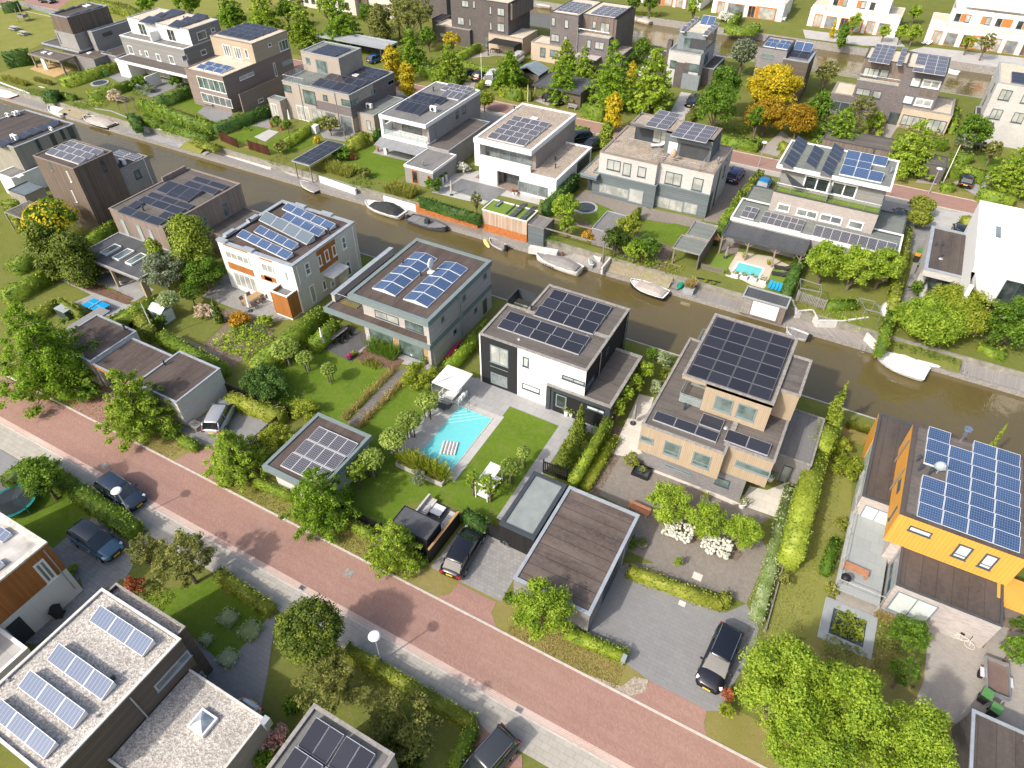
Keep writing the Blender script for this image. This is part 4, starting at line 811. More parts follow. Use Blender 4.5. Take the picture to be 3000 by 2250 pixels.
H.win('S','w',23,(930,1045),(1062,1275),2,fgr,gl_white,.09);H.win('S','l',33,(1195,222),(1412,492),2,fgr,gl_white,.1);H.win('W','l',23,0,0,2,fgr,gl_mid,.08,r=(PZ((33,1180,170),3.2)[1]+.3,y0-.3,1.0,2.9))
H.win('S','o',23,(1292,1212),(1450,1315),1,fdk,gl_white,.1);H.win('S','o',23,(1690,1360),(1735,1498),1,fdk,gl_white,.12,hz=.25);H.win('S','o',23,(1910,1438),(1935,1578),1,fdk,gl_white,.12,hz=.25)
H.win('W','o',23,(1222,830),(1190,955),1,fdk,gl_dark);H.win('W','o',23,(1190,1055),(1120,1180),1,fdk,gl_mid)
for p,q in(((1290,530),(1175,705)),((1250,762),(1135,935))):
 a0,z0=PX((23,*p),x0);a1,z1=PX((23,*q),x0);MB().tube((x0-.12,a0,z0),(x0-.12,a1,z1),.06).build('downpipe',alu,H.root)
H.panels(6.28,rr((23,1345,1135),(23,2178,655),6.45),4,7,'blue',8,.03,.1,skip={(1,6),(0,3)})
x,y=PZ((23,1700,530),6.3);m=MB();m.cyl(x,y,6.28,7.5,.12,10);m.cyl(x,y,7.55,7.7,.3,14);m.build('chimney',chrome,H.root)
H.vent(23,(1350,690),6.28);H.vent(23,(1360,770),6.28,'pipe',1.1);H.vent(23,(1442,800),6.28,'pipe',1.1)
x,y=PZ((23,1505,790),6.3);m=MB();m.tube((x,y,6.28),(x,y,7.0),.04);m.ball(x-.05,y-.1,7.15,.42,.3,.42);m.build('satellite_dish',plain('dish_grey',(.35,.4,.42),.5),H.root)
H.boxp('side_block',w_orange,(x1-.5,y0-1.2,x1+3,y0+1),2.4,3.1);H.boxp('side_wall',b_brown,(x1-1.5,y0-.9,x1+3,y0+.8),0,2.4)
tz=.95
TP=[PZ((33,680,190),tz),PZ((33,1050,325),tz),PZ((23,1110,1250),tz),PZ((23,800,1210),tz)];xx0=min(p[0]for p in TP);yy0=TP[0][1]
H.boxp('terrace',pv_slab2:=pavers('pale_terrace_slabs',(.30,.325,.325),(.345,.37,.37),(.24,.26,.26),1.0,1.0,0,stain=.15),(xx0,yy0,x0+1.0,W[1]+.1),.72,tz)
H.rail([(xx0+.05,W[1]+4),(xx0+.05,yy0+.05),(TP[1][0],yy0+.05)],tz,1.0,concrete,glassy=False,bars=2,step=2.2)
m=MB()
for q in((xx0+.1,yy0+.1),(xx0+.1,W[1]),(TP[1][0],yy0+.1)):m.box(q[0]-.06,q[1]-.06,0,q[0]+.06,q[1]+.06,.72)
m.build('post',concrete,H.root)
# --- gravel roof house bottom left
H=House('dark boarded house with pale gravel roof and four rows of three grey-blue solar panels')
x0=PZ((30,0,960),6.2)[0];y1=PZ((30,825,205),6.2)[1];x1=PZ((30,1455,615),6.2)[0];y0=PZ((30,0,1440),6.2)[1]
H.blk('m',(x0,y0,x1,y1),0,6.2,w_hdark,g_light,plain('pale_roof_edge',(.62,.6,.57),.6),.12,.1,.05,.2)
H.blk('n',(x0+.3,y1-.1,x1-.5,y1+.75),0,6.0,w_hdark,g_light,trim_stone,.1,.1,.03,.4)
for p,q in(((1515,700),(1275,1040)),((1632,870),(1405,1200)),((1142,1350),(990,1605))):H.win('E','m',30,p,q,1,trim_zinc,gl_mid,.1,out=.07)
H.clad('E','m',30,(1190,1300),(1070,1659),w_vgrey,.04)
xA,yA_=PZ((30,2150,1240),3.1);yB=PZ((30,1850,1659),3.1)[1]-3
H.blk('a',(x1-.1,yB,xA,PZ((30,1690,960),3.1)[1]),0,3.1,b_grey,g_light,plain('pale_roof_edge_low',(.6,.58,.55),.6),.1,.1,.04,.15)
q=rr((30,1515,1325),(30,1768,1258),3.15);o=MB().ring(q,(q[0]+.12,q[1]+.12,q[2]-.12,q[3]-.12),3.0,3.25).build('skylight',white,H.root)
m=MB();c=((q[0]+q[2])/2,(q[1]+q[3])/2);k=[(q[0]+.1,q[1]+.1),(q[2]-.1,q[1]+.1),(q[2]-.1,q[3]-.1),(q[0]+.1,q[3]-.1)]
for i in range(4):m.poly([(*k[i],3.24),(*k[(i+1)%4],3.24),(*c,3.55)])
m.build('dome',glass('dome_glass',(.18,.22,.26),(.45,.5,.55)),o)
for a,b in(((710,455),(1252,632)),((365,775),(932,972)),((130,992),(702,1205)),((-118,1205),(462,1455))):H.panels(6.05,rr((30,*a),(30,*b),6.35),3,1,'bluegrey',22)
x_,y_=PZ((30,915,925),6.2);MB().cyl(x_,y_,6.08,6.55,.12,10).build('chimney',anth,H.root);H.vent(30,(780,1240),6.1,'vent',.5);H.vent(30,(65,950),6.1,'vent',.5)
H.pipe('E','m',30,(1045,1085),(1330,1405));x_,y_=PZ((30,2140,1270),3.1);H.boxp('gutter_box',trim_zinc,(x_-.15,y_-.25,x_+.25,y_+.25),2.3,3.15)
# --- amber wood and white house, far left bottom
H=House('amber wood house on a white plastered ground floor at the left edge')
x1,y1=PZ((20,370,1350),6.2);
H.blk('g',(x1-10,y1-12,x1-.04,y1-.04),0,3.02,plaster);H.blk('u',(x1-10,y1-12,x1,y1),3.0,6.2,w_amber,plain('worn_pale_roof',(.45,.43,.4),.9,var=.35,scale=.8),plain('worn_edge',(.6,.57,.5),.8,var=.3,scale=3),.35,.15,.06)
H.win('E','u',0,0,0,2,fw,gl_mid,.14,r=(lambda a,b:(min(a[0],b[0]),max(a[0],b[0]),min(a[1],b[1]),max(a[1],b[1])))(PX((20,345,1480),x1),PX((30,388,172),x1)),out=.08)
H.panels(6.1,rr((20,-60,1300),(20,100,1290),6.2),2,1,'bluegrey',15);H.panels(6.1,rr((20,-100,1560),(20,40,1530),6.2),2,1,'bluegrey',15)
H.pipe('E','u',20,(345,1410),(630,1700))
q=PZ((30,220,685),3.0);H.blk('a',(q[0]-6,q[1]-6,q[0],q[1]),0,3.0,plaster,pv_light,white,.2,.3,.03,.35)
H.clad('E','g',0,0,0,anth,.03,r=(y1-4.9,y1-3.9,0,2.4),name='door')
# --- bottom centre solar roof
H=House('dark grey roofed house with large black solar panels at the bottom edge')
R=rr((31,130,1659),(31,1170,1550),6.2);y1=PZ((31,525,1140),6.2)[1];x0=PZ((31,525,1140),6.2)[0]
H.blk('m',(x0,y1-9,R[2],y1),0,6.2,b_grey,r_grey,trim_stone,.18,.1,.05,.2)
q=rr((31,385,1470),(31,770,1392),6.35);h_=q[3]-q[1]
for i in range(3):H.panels(6.05,(q[0],q[1]-i*(h_+.12),q[2],q[3]-i*(h_+.12)),2,1,'blackw',8)
q2=(q[2]+.15,q[1]+.02,q[2]+.15+(q[2]-q[0]),q[3]+.02)
for i in range(3):H.panels(6.05,(q2[0],q2[1]-i*(h_+.12),q2[2],q2[3]-i*(h_+.12)),2,1,'blackw',8)
# ================================================================ garages
H=House('cream brick garage with brown roof behind the large street tree','garage','garage');H.blk('a',(-64.6,23.9,-58.75,29.2),0,3.2,b_cream,r_brown,trim_zinc,.14,.12,.05);H.vent(10,(1015,1150),3.1)
H.boxp('slatted_canopy',w_hgrey,(-66.3,24.4,-64.7,30.6),2.5,2.65)
H=House('low middle carport with amber fascia between two cream brick garages','garage','carport');H.blk('a',(-58.7,23.95,-52.62,28.5),2.55,2.9,trim_bn,r_brown,trim_zinc,.14,.12,.04);H.boxp('fascia',w_amber,(-58.7,23.85,-52.62,23.95),2.5,2.78);H.boxp('back_wall',b_cream,(-58.6,28.2,-52.7,28.4),0,2.55);H.boxp('pillar',b_cream,(-58.6,24,-58.2,24.4),0,2.55)
H=House('cream brick garage with brown roof beside the silver car','garage','garage');H.blk('a',(-52.5,23.9,-47.15,29.1),0,3.2,b_cream,r_brown,trim_zinc,.14,.12,.05);H.vent(10,(1335,1435),3.1)
H=House('garage with pale teal fascia and twelve gridded solar panels beside the boardwalk','garage','garage');R=(-35.3,22.15,-29.5,29.1)
H.blk('b',(R[0]+.5,R[1]+.5,R[2]-.25,R[3]-.3),0,2.5,wood('white_boards',(.70,.69,.66),'z',.2,.06));H.blk('a',R,2.45,3.0,trim_teal,r_brown,trim_teal,.28,.56,.04);H.panels(2.9,rr((21,248,722),(21,885,552),3.15),4,3,'grid',5,.02,.12)
H=House('large garage with banded brown roof and zinc edge next to the forecourt','garage','garage');H.blk('a',(-12.35,23.0,-6.45,32.4),0,2.8,b_mid,r_bands,trim_zinc,.2,.12,.05)
H.clad('E','a',0,0,0,anth,.03,'garage_door',r=(25.6,28.4,.05,2.4));H.pipe('E','a',22,(1015,1395),(985,1540))
H=House('black ribbed shed with pale green-grey roof beside the wheelchair','shed','shed');H.blk('a',(-15.6,26.75,-12.65,32.55),0,2.6,w_blackv,plain('greenish_roof_film',(.24,.27,.26),.5,var=.12),anth,.28,.2,.05)
H=House('brown roofed garage at the bottom right corner beside the green bins','garage','garage');q=PZ((33,1800,1185),3);H.blk('a',(q[0],q[1]-9,q[0]+7,q[1]),0,3.0,b_dark,r_dark,trim_zinc,.14,.1,.05)
# black garden room with lounge
H=House('black shed roof over the corner of the black-fenced lounge terrace','shed','shed');q=rr((21,1150,1190),(21,1545,1180),2.4)
H.blk('a',(q[0],q[1]-.1,q[2]+.1,24.75),0.02,2.4,w_blackv,r_charc,black,.04,.05,.04,.04)
# ================================================================ near bank, left part
H=House('pale wood house with narrow dark windows at the left edge of the near bank')
R=rr((0,90,1190),(0,600,1000),6.2);R=(PZ((0,220,880),6.2)[0],R[1],R[2],PZ((0,600,1000),6.2)[1])
H.blk('m',R,0,6.2,w_vpale,r_dark,trim_zinc,.22,.1,.05)
for p,q in(((285,1120),(335,1215)),((395,1080),(470,1180)),((478,1045),(535,1130)),((538,1020),(620,1130))):H.win('E','m',0,p,q,1,fdk,gl_dark,.05)
H.panels(6.1,rr((0,-60,1170),(0,500,1000),6.25),3,6,'black',8,.02,.1)
for p in((70,950),(125,940),(150,930)):H.vent(0,p,6.1,'ac',.8)
H.vent(0,(130,1140),6.1,'ac',1.2);H.vent(0,(420,1060),6.1,'ac',.7);H.vent(0,(490,1010),6.1,'pipe')
H=House('low annex with grey roof, white wall and blue-grey sheet roof at the left edge','annex','annex');q=rr((0,0,1390),(0,330,1340),3.0);H.blk('a',(q[0],q[1]-.5,q[2],q[3]+2),0,3.0,white,r_grey,trim_w,.15,.2,.05);H.vent(0,(165,1430),2.9,'sky',.8);q=rr((0,125,1500),(0,370,1500),2.7)
H.blk('b',(q[0],q[1]-1.2,q[2],q[1]+1.6),0,2.6,w_vpale,roofing('blue_grey_sheets',(.13,.165,.19),(.16,.2,.225),.5,0,.4,.8),trim_d,.05,.05,.05)
H=House('tall dark wood tower house with silver-framed solar panels and a grey brick rear')
R=rr((0,310,1240),(0,880,1215),9.0);xs_,ys_=PZ((0,590,1365),9.0)
GB=rr((0,800,1480),(0,1200,1270),6.4);yy=PZ((0,1200,1270),6.4)
H.blk('t',(R[0],ys_,xs_,R[3]),0,9.0,w_vbrown,r_brown,trim_bn,.12,.1,.04)
H.blk('g',(xs_-2,R[1]+2.2,yy[0],yy[1]),0,6.5,b_grey,r_dark,trim_stone,.15,.1,.04)
H.panels(8.9,rr((0,360,1230),(0,840,1225),9.2),4,3,'grid',15,.03,.14)
H.panels(6.4,rr((0,905,1240),(0,1150,1265),6.6),2,3,'grid',15,.03,.12)
H.win('S','t',0,(375,1290),(430,1385),1,fgr,gl_mid);H.win('S','t',0,(535,1385),(575,1470),1,fw,gl_blind);H.win('S','t',10,(575,20),(622,115),1,fw,gl_blind);H.win('E','t',0,(808,1295),(862,1390),1,fdk,gl_dark)
H.win('E','g',0,(1080,1370),(1150,1455),1,fdk,gl_green,.12);H.win('E','g',0,(885,1480),(935,1560),1,fdk,gl_green);H.vent(0,(1000,1335),6.4,'ac',1.1);H.pipe('E','g',0,(1160,1290),(1240,1490),trim_w)
H.blk('w',(R[0]-.3,ys_+1.2,R[0]+2,ys_+3.6),0,5.4,b_lgrey,r_grey,trim_w,.12,.1,.03)
H=House('pinkish wood house with long black solar rows and a patio roof with three windows')
R=rr((10,880,165),(0,1945,1485),6.1)
H.blk('m',R,0,6.1,w_vpink,r_weath,trim_bn,.15,.12,.05)
for p,q in(((962,245),(1060,395)),((1090,290),(1188,440)),((1188,328),(1270,455))):H.win('S','m',10,p,q,1,fgr,gl_blind,.08)
for p,q in(((1593,225),(1690,335)),((1790,108),(1870,240))):H.win('E','m',10,p,q,1,fgr,gl_green,.08)
P1=rr((10,690,480),(10,1210,520),2.9);SE_=PZ((10,1110,735),2.9);NW_=PZ((10,930,365),2.9)
PR=(PZ((10,705,500),2.9)[0],SE_[1],SE_[0]+.3,R[1]-.01)
H.blk('p',PR,2.55,2.95,w_vpink,r_charc,trim_g,.1,.12,.05);m=MB()
for q in((10,770,640),(10,925,730)):
 x,y=PZ(q,1.3);H.boxp('pillar',w_timber,(x-.12,PR[1]+.1,x+.12,PR[1]+.4),0,2.55)
H.boxp('pillar',w_timber,(PR[2]-.4,PR[1]+.1,PR[2]-.1,PR[1]+.8),0,2.55);H.boxp('side_wall',w_timber,(PR[0]+.1,PR[1]+.5,PR[0]+.3,PR[3]),0,2.55)
H.clad('S','m',0,0,0,gl_dark,.03,'patio_doors',r=(R[0]+.5,R[2]-.8,.05,2.4))
for a,b in(((805,525),(985,475)),((905,565),(1090,512)),((1010,605),(1195,548))):
 q=rr((10,*a),(10,*b),3.0);H.skyl(q,2.84,fw,gl_green,.22,.1)
H.blk('e',(R[2]-.3,R[1]+5.2,R[2]+3.4,R[3]-.4),0,3.0,w_vpink,r_weath,trim_bn,.12,.1,.04)
ZP=6.15;rows=[((948,192),(1345,268),3),((1028,152),(1165,130),1),((1275,232),(1415,222),1),((1110,105),(1500,180),3),((1185,62),(1570,148),3),((1258,20),(1640,40),3)]
for a,b,n in rows:H.panels(6.0,rr((10,*a),(10,*b),ZP),n,1,'black',8)
for a,b,n in(((1340,1575),(1550,1615),2),((1410,1535),(1640,1560),2),((1480,1495),(1780,1545),2),((1550,1455),(1850,1510),2)):H.panels(6.0,rr((0,*a),(0,*b),ZP),n,1,'black',8)
H.vent(10,(1165,185),6.0,'pipe');H.boxp('parapet_wall',w_vpink,(R[0],R[3]-4.2,R[0]+.25,R[3]-.5),6.0,6.6)
# ================================================================ houses, far bank
def wins(H,face,key,t,L,fr,gl,**k):
 for p,q,n in L:H.win(face,key,t,p,q,n,fr,gl,**k)
# --- dark wood-topped house, upper left
H=House('dark wood-topped grey brick house with carport pergola near the play meadow')
T_=rr((0,400,110),(0,870,45),9.0);B_=PZ((0,440,245),6.0)
H.blk('b',(B_[0],B_[1],T_[2]+.2,T_[3]),0,6.0,b_grey,r_grey,trim_zinc,.12,.08,.04);H.blk('t',T_,5.9,9.0,w_vbrown,r_dark,trim_zinc,.2,.12,.06)
R=rr((0,705,250),(0,1060,160),6.2);H.blk('r',R,0,6.2,b_grey,r_grey,trim_g,.25,.1,.04)
P_=rr((0,335,345),(0,740,330),3.2);H.blk('p',(P_[0],P_[1],B_[0]+6,P_[3]),2.6,3.2,trim_d,r_weath,trim_zinc,.2,.3,.05)
Q=rr((0,225,430),(0,610,450),2.7);H.blk('q',Q,2.35,2.7,trim_bn,r_weath,trim_bn,.15,.34,.05)
m=MB()
for q in((Q[0]+.2,Q[1]+.2),(Q[2]-.4,Q[1]+.2),(Q[0]+.2,Q[3]-.3),(Q[2]-.4,Q[3]-.3)):
 MB().box(q[0],q[1],0,q[0]+.3,q[1]+.3,2.35).build('post',trim_bn,H.root)
H.boxp('white_wall',white,(Q[0]+2.4,Q[1]+.5,Q[0]+3.4,Q[1]+.8),0,2.3)
Q2=rr((0,590,440),(0,860,445),2.8);H.blk('s',(Q2[0],Q2[1],Q2[2],R[1]+.3),0,2.8,b_mid,r_weath,trim_bn,.1,.2,.04);H.vent(0,(725,432),2.7,'sky',.7);H.vent(0,(360,428),2.6,'sky',.8);H.vent(0,(410,438),2.6,'sky',.7)
Q3=rr((0,820,430),(0,1025,430),2.8);H.blk('s2',(Q3[0],Q3[1],Q3[2],R[1]+6),0,2.9,b_mid,r_dark,trim_zinc,.1,.2,.04)
H.panels(8.9,rr((0,430,100),(0,690,35),9.1),2,3,'black',6);H.panels(8.9,rr((0,560,128),(0,815,50),9.1),2,3,'black',6);H.vent(0,(705,50),8.9,'sky',1.2)
H.win('E','r',0,(830,260),(905,285),1,fdk,gl_dark);H.win('S','b',0,(460,265),(500,350),1,fdk,gl_green);H.vent(0,(520,365),3.1,'ac',.8);H.vent(0,(772,205),6.1,'ac',.9);H.vent(0,(738,195),6.1,'pipe',.9)
# --- grey and white double house
H=House('grey boarded double house with white recessed top balcony and white ground floor')
L=rr((0,978,280),(0,1410,380),6.3);U=rr((0,1055,158),(0,1768,155),9.0);y0=L[1]
H.blk('l',(L[0],y0,U[2],U[3]),0,6.3,w_hgrey,r_grey,white,.2,.12,.05);H.blk('u',(L[0]+.9,y0+2.2,U[2]-.002,U[3]),6.2,9.0,w_hgrey,g_sand,trim_g,.25,.12,.06)
H.clad('S','u',0,0,0,white,.05,'white_wall',r=(L[0]+.9,U[2],6.25,8.9));H.boxp('balcony_divider',white,((L[0]+U[2])/2-.15,y0+.3,(L[0]+U[2])/2+.15,y0+2.2),6.2,7.8)
for a in(.2,.65):H.win('S','u',0,0,0,2,fw,gl_dark,.1,r=(L[0]+1+(U[2]-L[0])*a-1.0,L[0]+1+(U[2]-L[0])*a+1.0,6.35,8.4),out=.1)
wins(H,'S','l',0,[((1030,365),(1092,442),1),((1125,408),(1150,445),1),((1170,408),(1210,462),1),((1258,432),(1310,497),1),((1360,445),(1422,522),1)],fw,gl_mid,fwid=.12)
wins(H,'E','l',0,[((1468,440),(1522,498),1),((1622,395),(1677,452),1)],fw,gl_mid,fwid=.12);wins(H,'E','u',0,[((1705,220),(1745,265),1),((1590,240),(1680,330),1)],fw,gl_mid,fwid=.12)
PD=rr((0,930,478),(0,1560,620),3.1);H.blk('p',(PD[0],PD[1],PD[2],y0+.3),2.7,3.1,white,r_weath,white,.2,.4,.05);H.blk('p1',(PD[0],PD[1]+.1,PD[0]+3,y0+.2),0,2.72,plaster);H.boxp('white_wall',plaster,(PD[2]-.4,PD[1]+.1,PD[2],y0),0,2.7)
xc=(PD[0]+PD[2])/2;H.boxp('party_wall',plaster,(xc-.1,PD[1]-2.2,xc+.1,PD[1]+1),0,2.1)
H.win('S','l',0,0,0,4,fw,gl_curt,.1,r=(PD[0]+3.4,xc-.5,.1,2.5),name='patio_door');H.win('S','l',0,0,0,4,fw,gl_curt,.1,r=(xc+.5,PD[2]-1,.1,2.5),name='patio_door')
H.panels(8.9,rr((0,1120,170),(0,1500,100),9.1),4,3,'black',8,skip={(2,1)});H.panels(8.9,rr((0,1355,205),(0,1690,140),9.1),3,3,'black',12);H.vent(0,(1350,125),8.9,'sky');H.vent(0,(1495,160),8.9,'pipe')
# --- beige house
H=House('beige and taupe boarded house with sandy balcony roof carrying six small solar panels')
U=rr((0,1695,285),(1,302,245),9.1);L=rr((0,1492,552),(0,1825,615),6.0)
H.blk('l',(L[0],L[1],U[2],U[3]),0,6.0,w_htaupe,g_sand,trim_bn,.2,.15,.05);H.blk('u',(L[0]+(U[0]-L[0])*.9,U[1],U[2]+.01,U[3]+.0),5.9,9.1,w_hbeige,g_sand,trim_bn,.15,.12,.05)
wins(H,'S','u',0,[((1800,355),(1885,465),3),((1885,375),(1970,485),3),((1975,395),(2022,475),1)],fw,gl_mid,fwid=.12);H.win('S','l',0,(1590,612),(1838,762),5,fw,gl_green,.1);H.win('S','l',0,(1625,745),(1890,880),5,fw,gl_mid,.08,name='patio_door')
wins(H,'E','l',0,[((1938,580),(2058,652),2)],fw,gl_blind);wins(H,'E','u',1,[((150,345),(182,382),1),((235,310),(325,420),3)],fw,gl_green,fwid=.1);wins(H,'E','l',1,[((190,505),(232,620),1)],fw,gl_green);H.clad('E','l',1,(265,470),(355,540),trim_g,.06,'louvre')
H.panels(5.9,rr((0,1582,545),(0,1888,548),6.1),3,2,'blue',12,.25,.3);H.panels(9.0,rr((0,1760,270),(1,225,235),9.2),4,4,'black',9)
A=rr((0,1932,765),(1,268,612),3.2);H.blk('a',(A[0],A[1],A[2],A[3]),0,3.2,w_htaupe,g_sand,trim_bn,.2,.12,.05);wins(H,'E','a',1,[((72,800),(115,825),1)],fw,gl_green)
# --- taupe brick house
H=House('taupe brick house with dark brick band, railed roof terrace and black solar panels')
L=rr((1,265,650),(1,1170,582),6.1);U=rr((1,415,410),(1,905,388),9.1)
H.blk('l',L,0,6.1,b_taupe,r_green,trim_g,.14,.12,.06);H.blk('u',U,6.0,9.1,b_taupe,r_green,trim_g,.2,.12,.06)
H.clad('S','l',1,0,0,b_purple,.05,'dark_brick_band',r=((L[0]+L[2])/2-.5,L[2]+.0,2.7,4.1));H.clad('E','l',1,0,0,b_purple,.05,'dark_brick_band',r=(L[1],L[3],2.3,4.3));H.clad('E','l',1,0,0,b_purple,.06,'dark_brick_band',r=(L[1]+6.2,L[3],4.3,5.9))
wins(H,'S','l',1,[((275,682),(345,746),1),((432,722),(550,852),2),((597,765),(636,815),1),((745,800),(828,862),2)],fdk,gl_green,out=.09);wins(H,'S','u',1,[((455,462),(498,518),1),((535,478),(642,598),3)],fgr,gl_green,fwid=.1)
H.win('S','l',1,0,0,3,fw,gl_curt,.08,r=(L[0]+2,L[0]+4.6,.1,2.5),name='patio_door');H.win('S','l',1,0,0,2,fgr,gl_curt,.08,r=(L[0]+5.3,L[0]+7.4,.1,2.5),name='patio_door');H.win('S','l',1,0,0,2,fgr,gl_mid,.08,r=(L[0]+8.2,L[0]+10.2,.1,2.5),name='patio_door');H.win('S','l',1,0,0,2,fgr,gl_mid,.08,r=(L[2]-2.5,L[2]-.3,.1,2.5),name='patio_door')
wins(H,'E','l',1,[((822,788),(885,862),2),((1120,636),(1170,696),2),((986,712),(1022,775),1)],fgr,gl_green,fwid=.08,out=.1)
A=rr((1,150,795),(1,303,790),3.3);H.blk('a',A,0,3.3,b_taupe,r_green,trim_g,.12,.1,.05);H.win('S','a',1,(172,835),(245,950),2,fw,gl_curt,.1,name='patio_door')
A=rr((1,875,905),(1,1250,797),3.1);H.blk('e',(L[2]-.2,A[1],A[2],A[3]),0,3.1,b_taupe,r_green,trim_g,.12,.1,.05);H.win('S','e',1,(948,972),(992,1060),1,fdk,gl_blind,name='door');H.vent(1,(975,880),3.0,'ac',1.2)
H.rail([(U[0],U[1]+2.2),(L[0]+.2,U[1]+2.2),(L[0]+.2,L[1]+.2),((U[0]+U[2])/2+.8,L[1]+.2),((U[0]+U[2])/2+.8,U[1])],6.0,1.0,alu,bars=6,step=.8)
H.panels(9.0,rr((1,495,420),(1,820,395),9.2),4,4,'black',6);x_=(U[2]+.3);H.panels(6.0,(U[2]-2.0,L[1]+.5,L[2]-.5,U[1]-.2),4,2,'black',10);H.panels(6.0,(U[2]+.4,U[1]-.1,L[2]-.5,L[3]-.6),3,5,'black',10,skip={(0,1)});H.vent(1,(1015,638),6.0);H.vent(1,(870,615),6.0,'sky')
for a in((400,680),(692,755)):H.pipe('S','l',1,a,(a[0]+55,a[1]+290))
# --- white-framed two storey house
H=House('grey stone house with white-framed balcony, awning and flat grey roof')
R=rr((1,1050,925),(1,1870,730),6.2);yb=R[1]+2.4
H.blk('b',(R[0]+.5,yb,R[2]-.03,R[3]),0,5.8,b_grey);H.blk('r',R,5.65,6.2,white,r_grey,white,.14,.56,.05)
H.boxp('floor_slab',white,(R[0],R[1],R[2]-.02,yb+.1),2.75,3.2);H.boxp('column',white,(R[0],R[1]+.02,R[0]+.5,R[1]+.6),0,5.66);H.boxp('side_wall',b_grey,(R[2]-.4,R[1]+.8,R[2]-.03,yb+.1),0,5.65);H.boxp('side_wall',white,(R[0]+.02,R[1]+.6,R[0]+.3,yb+.6),3.2,4.4)
H.win('S','b',0,0,0,3,fdk,gl_dark,.08,r=(R[0]+2.2,R[0]+5.8,3.25,5.6),name='sliding_door');H.win('S','b',0,0,0,4,fdk,gl_dark,.08,r=(R[0]+1.0,R[2]-1.8,.1,2.6),name='sliding_door')
H.rail([(R[0]+.5,R[1]+.15),(R[2]-.2,R[1]+.15)],3.2,.9,fgr,glassy=True,step=1.3)
m=MB();m.hexa([(R[0]-.2,R[1]-1.9,2.15),(R[2]-.2,R[1]-1.9,2.15),(R[2]-.2,R[1],2.7),(R[0]-.2,R[1],2.7),(R[0]-.2,R[1]-1.9,2.2),(R[2]-.2,R[1]-1.9,2.2),(R[2]-.2,R[1],2.75),(R[0]-.2,R[1],2.75)]);m.build('awning',plain('grey_awning',(.22,.23,.24),.8),H.root)
xE,yE=PZ((1,1950,985),3.1);yS=PZ((1,1640,1228),3.1)[1];H.blk('e',(R[2]-.3,yS,xE,yE),0,3.1,b_grey,r_weath,trim_zinc,.1,.1,.04)
for p,q in(((1672,895),(1697,962)),((1728,855),(1755,925))):H.win('E','b',1,p,q,1,fdk,gl_dark)
H.panels(6.1,rr((1,1172,888),(1,1460,880),6.25),4,1,'black',10);H.panels(6.1,rr((1,1225,848),(1,1530,815),6.25),4,2,'black',10,gy=.3);H.panels(6.1,rr((1,1318,798),(1,1605,808),6.25),4,1,'black',10)
H.panels(6.1,rr((1,1545,778),(1,1752,772),6.25),3,1,'grid',10);H.panels(6.1,rr((1,1550,722),(1,1825,722),6.25),4,2,'grid',10,gy=.3);H.vent(1,(1495,905),6.1,'ac',1.2);H.vent(1,(1493,738),6.1,'pipe',1.1)
H=House('small grey stone pool house with white roof edge and orange door frames','pool house','pool_house');R=rr((1,1255,1330),(1,1675,1252),2.7);H.blk('a',R,0,2.7,b_grey,r_grey,white,.08,.35,.06)
H.win('S','a',1,(1312,1372),(1375,1495),1,ford,gl_dark,.14,name='door');H.win('S','a',1,(1440,1415),(1475,1490),1,ford,gl_dark,.14,name='door');x,y=PZ((1,1410,1345),2.6);MB().cyl(x,y,2.58,3.3,.14,10).build('chimney',chrome,H.root)
# --- white L-shaped house
H=House('bright white house with gravel roofs and dark solar panels above a grey pool terrace')
R=rr((1,1820,1115),(2,630,922),6.4);yb=R[1]+1.6
H.blk('b',(R[0]+.5,yb,R[2]-.05,R[3]),0,5.9,plain('taupe_plaster',(.30,.26,.235),.9,var=.06));H.blk('r',R,5.7,6.4,white,g_tan,white,.3,.66,.06)
H.boxp('white_parapet',white,(R[0],R[1],R[2]-.1,R[1]+.3),2.4,4.1);H.boxp('floor_slab',white,(R[0],R[1]+.31,R[2]-.1,yb),2.8,3.1);H.boxp('white_wall',white,(R[0],R[1]+.01,R[0]+.9,yb+3),2.4,5.75);H.boxp('white_wall',white,(R[0]+.7,R[1]+.02,R[0]+3.6,R[1]+.4),0,2.42);H.boxp('white_wall',white,(R[0]+7.2,R[1]+.02,R[2]-.1,R[1]+.4),0,2.42)
H.win('S','b',0,0,0,6,fgr,gl_mid,.08,r=(R[0]+1.2,R[2]-.6,3.15,5.5));H.win('S','b',0,0,0,3,fdk,gl_dark,.08,r=(R[0]+3.8,R[0]+7,.1,2.5),name='sliding_door')
E_=rr((2,205,1395),(2,757,1192),3.3);H.blk('e',(R[2]-1.5,E_[1],E_[2],E_[3]),0,3.3,white,g_tan,white,.3,.2,.05);H.win('S','e',2,(160,1462),(400,1605),3,fgr,gl_mid,.1,name='sliding_door')
H.clad('E','e',0,0,0,anth,.03,'garage_door',r=(E_[3]-5,E_[3]-.6,1.2,2.9))
H.panels(6.3,rr((1,1925,1112),(2,422,1010),6.45),4,5,'grid',10,.03,.14,lift=.08);H.vent(2,(290,965),6.3,'sky',.9);H.vent(2,(405,1240),3.2,'ac',.8);H.vent(2,(462,1300),3.2);H.vent(2,(462,1362),3.2);H.vent(2,(130,890),6.3)
x,y=PZ((2,330,1290),3.2);m=MB()
for k in range(7):m.bar((x-1+k*.3,y-.8,3.25+.0),(x-1+k*.3,y+.7,3.5),.16,.05)
m.build('slatted_lounger',white,H.root)
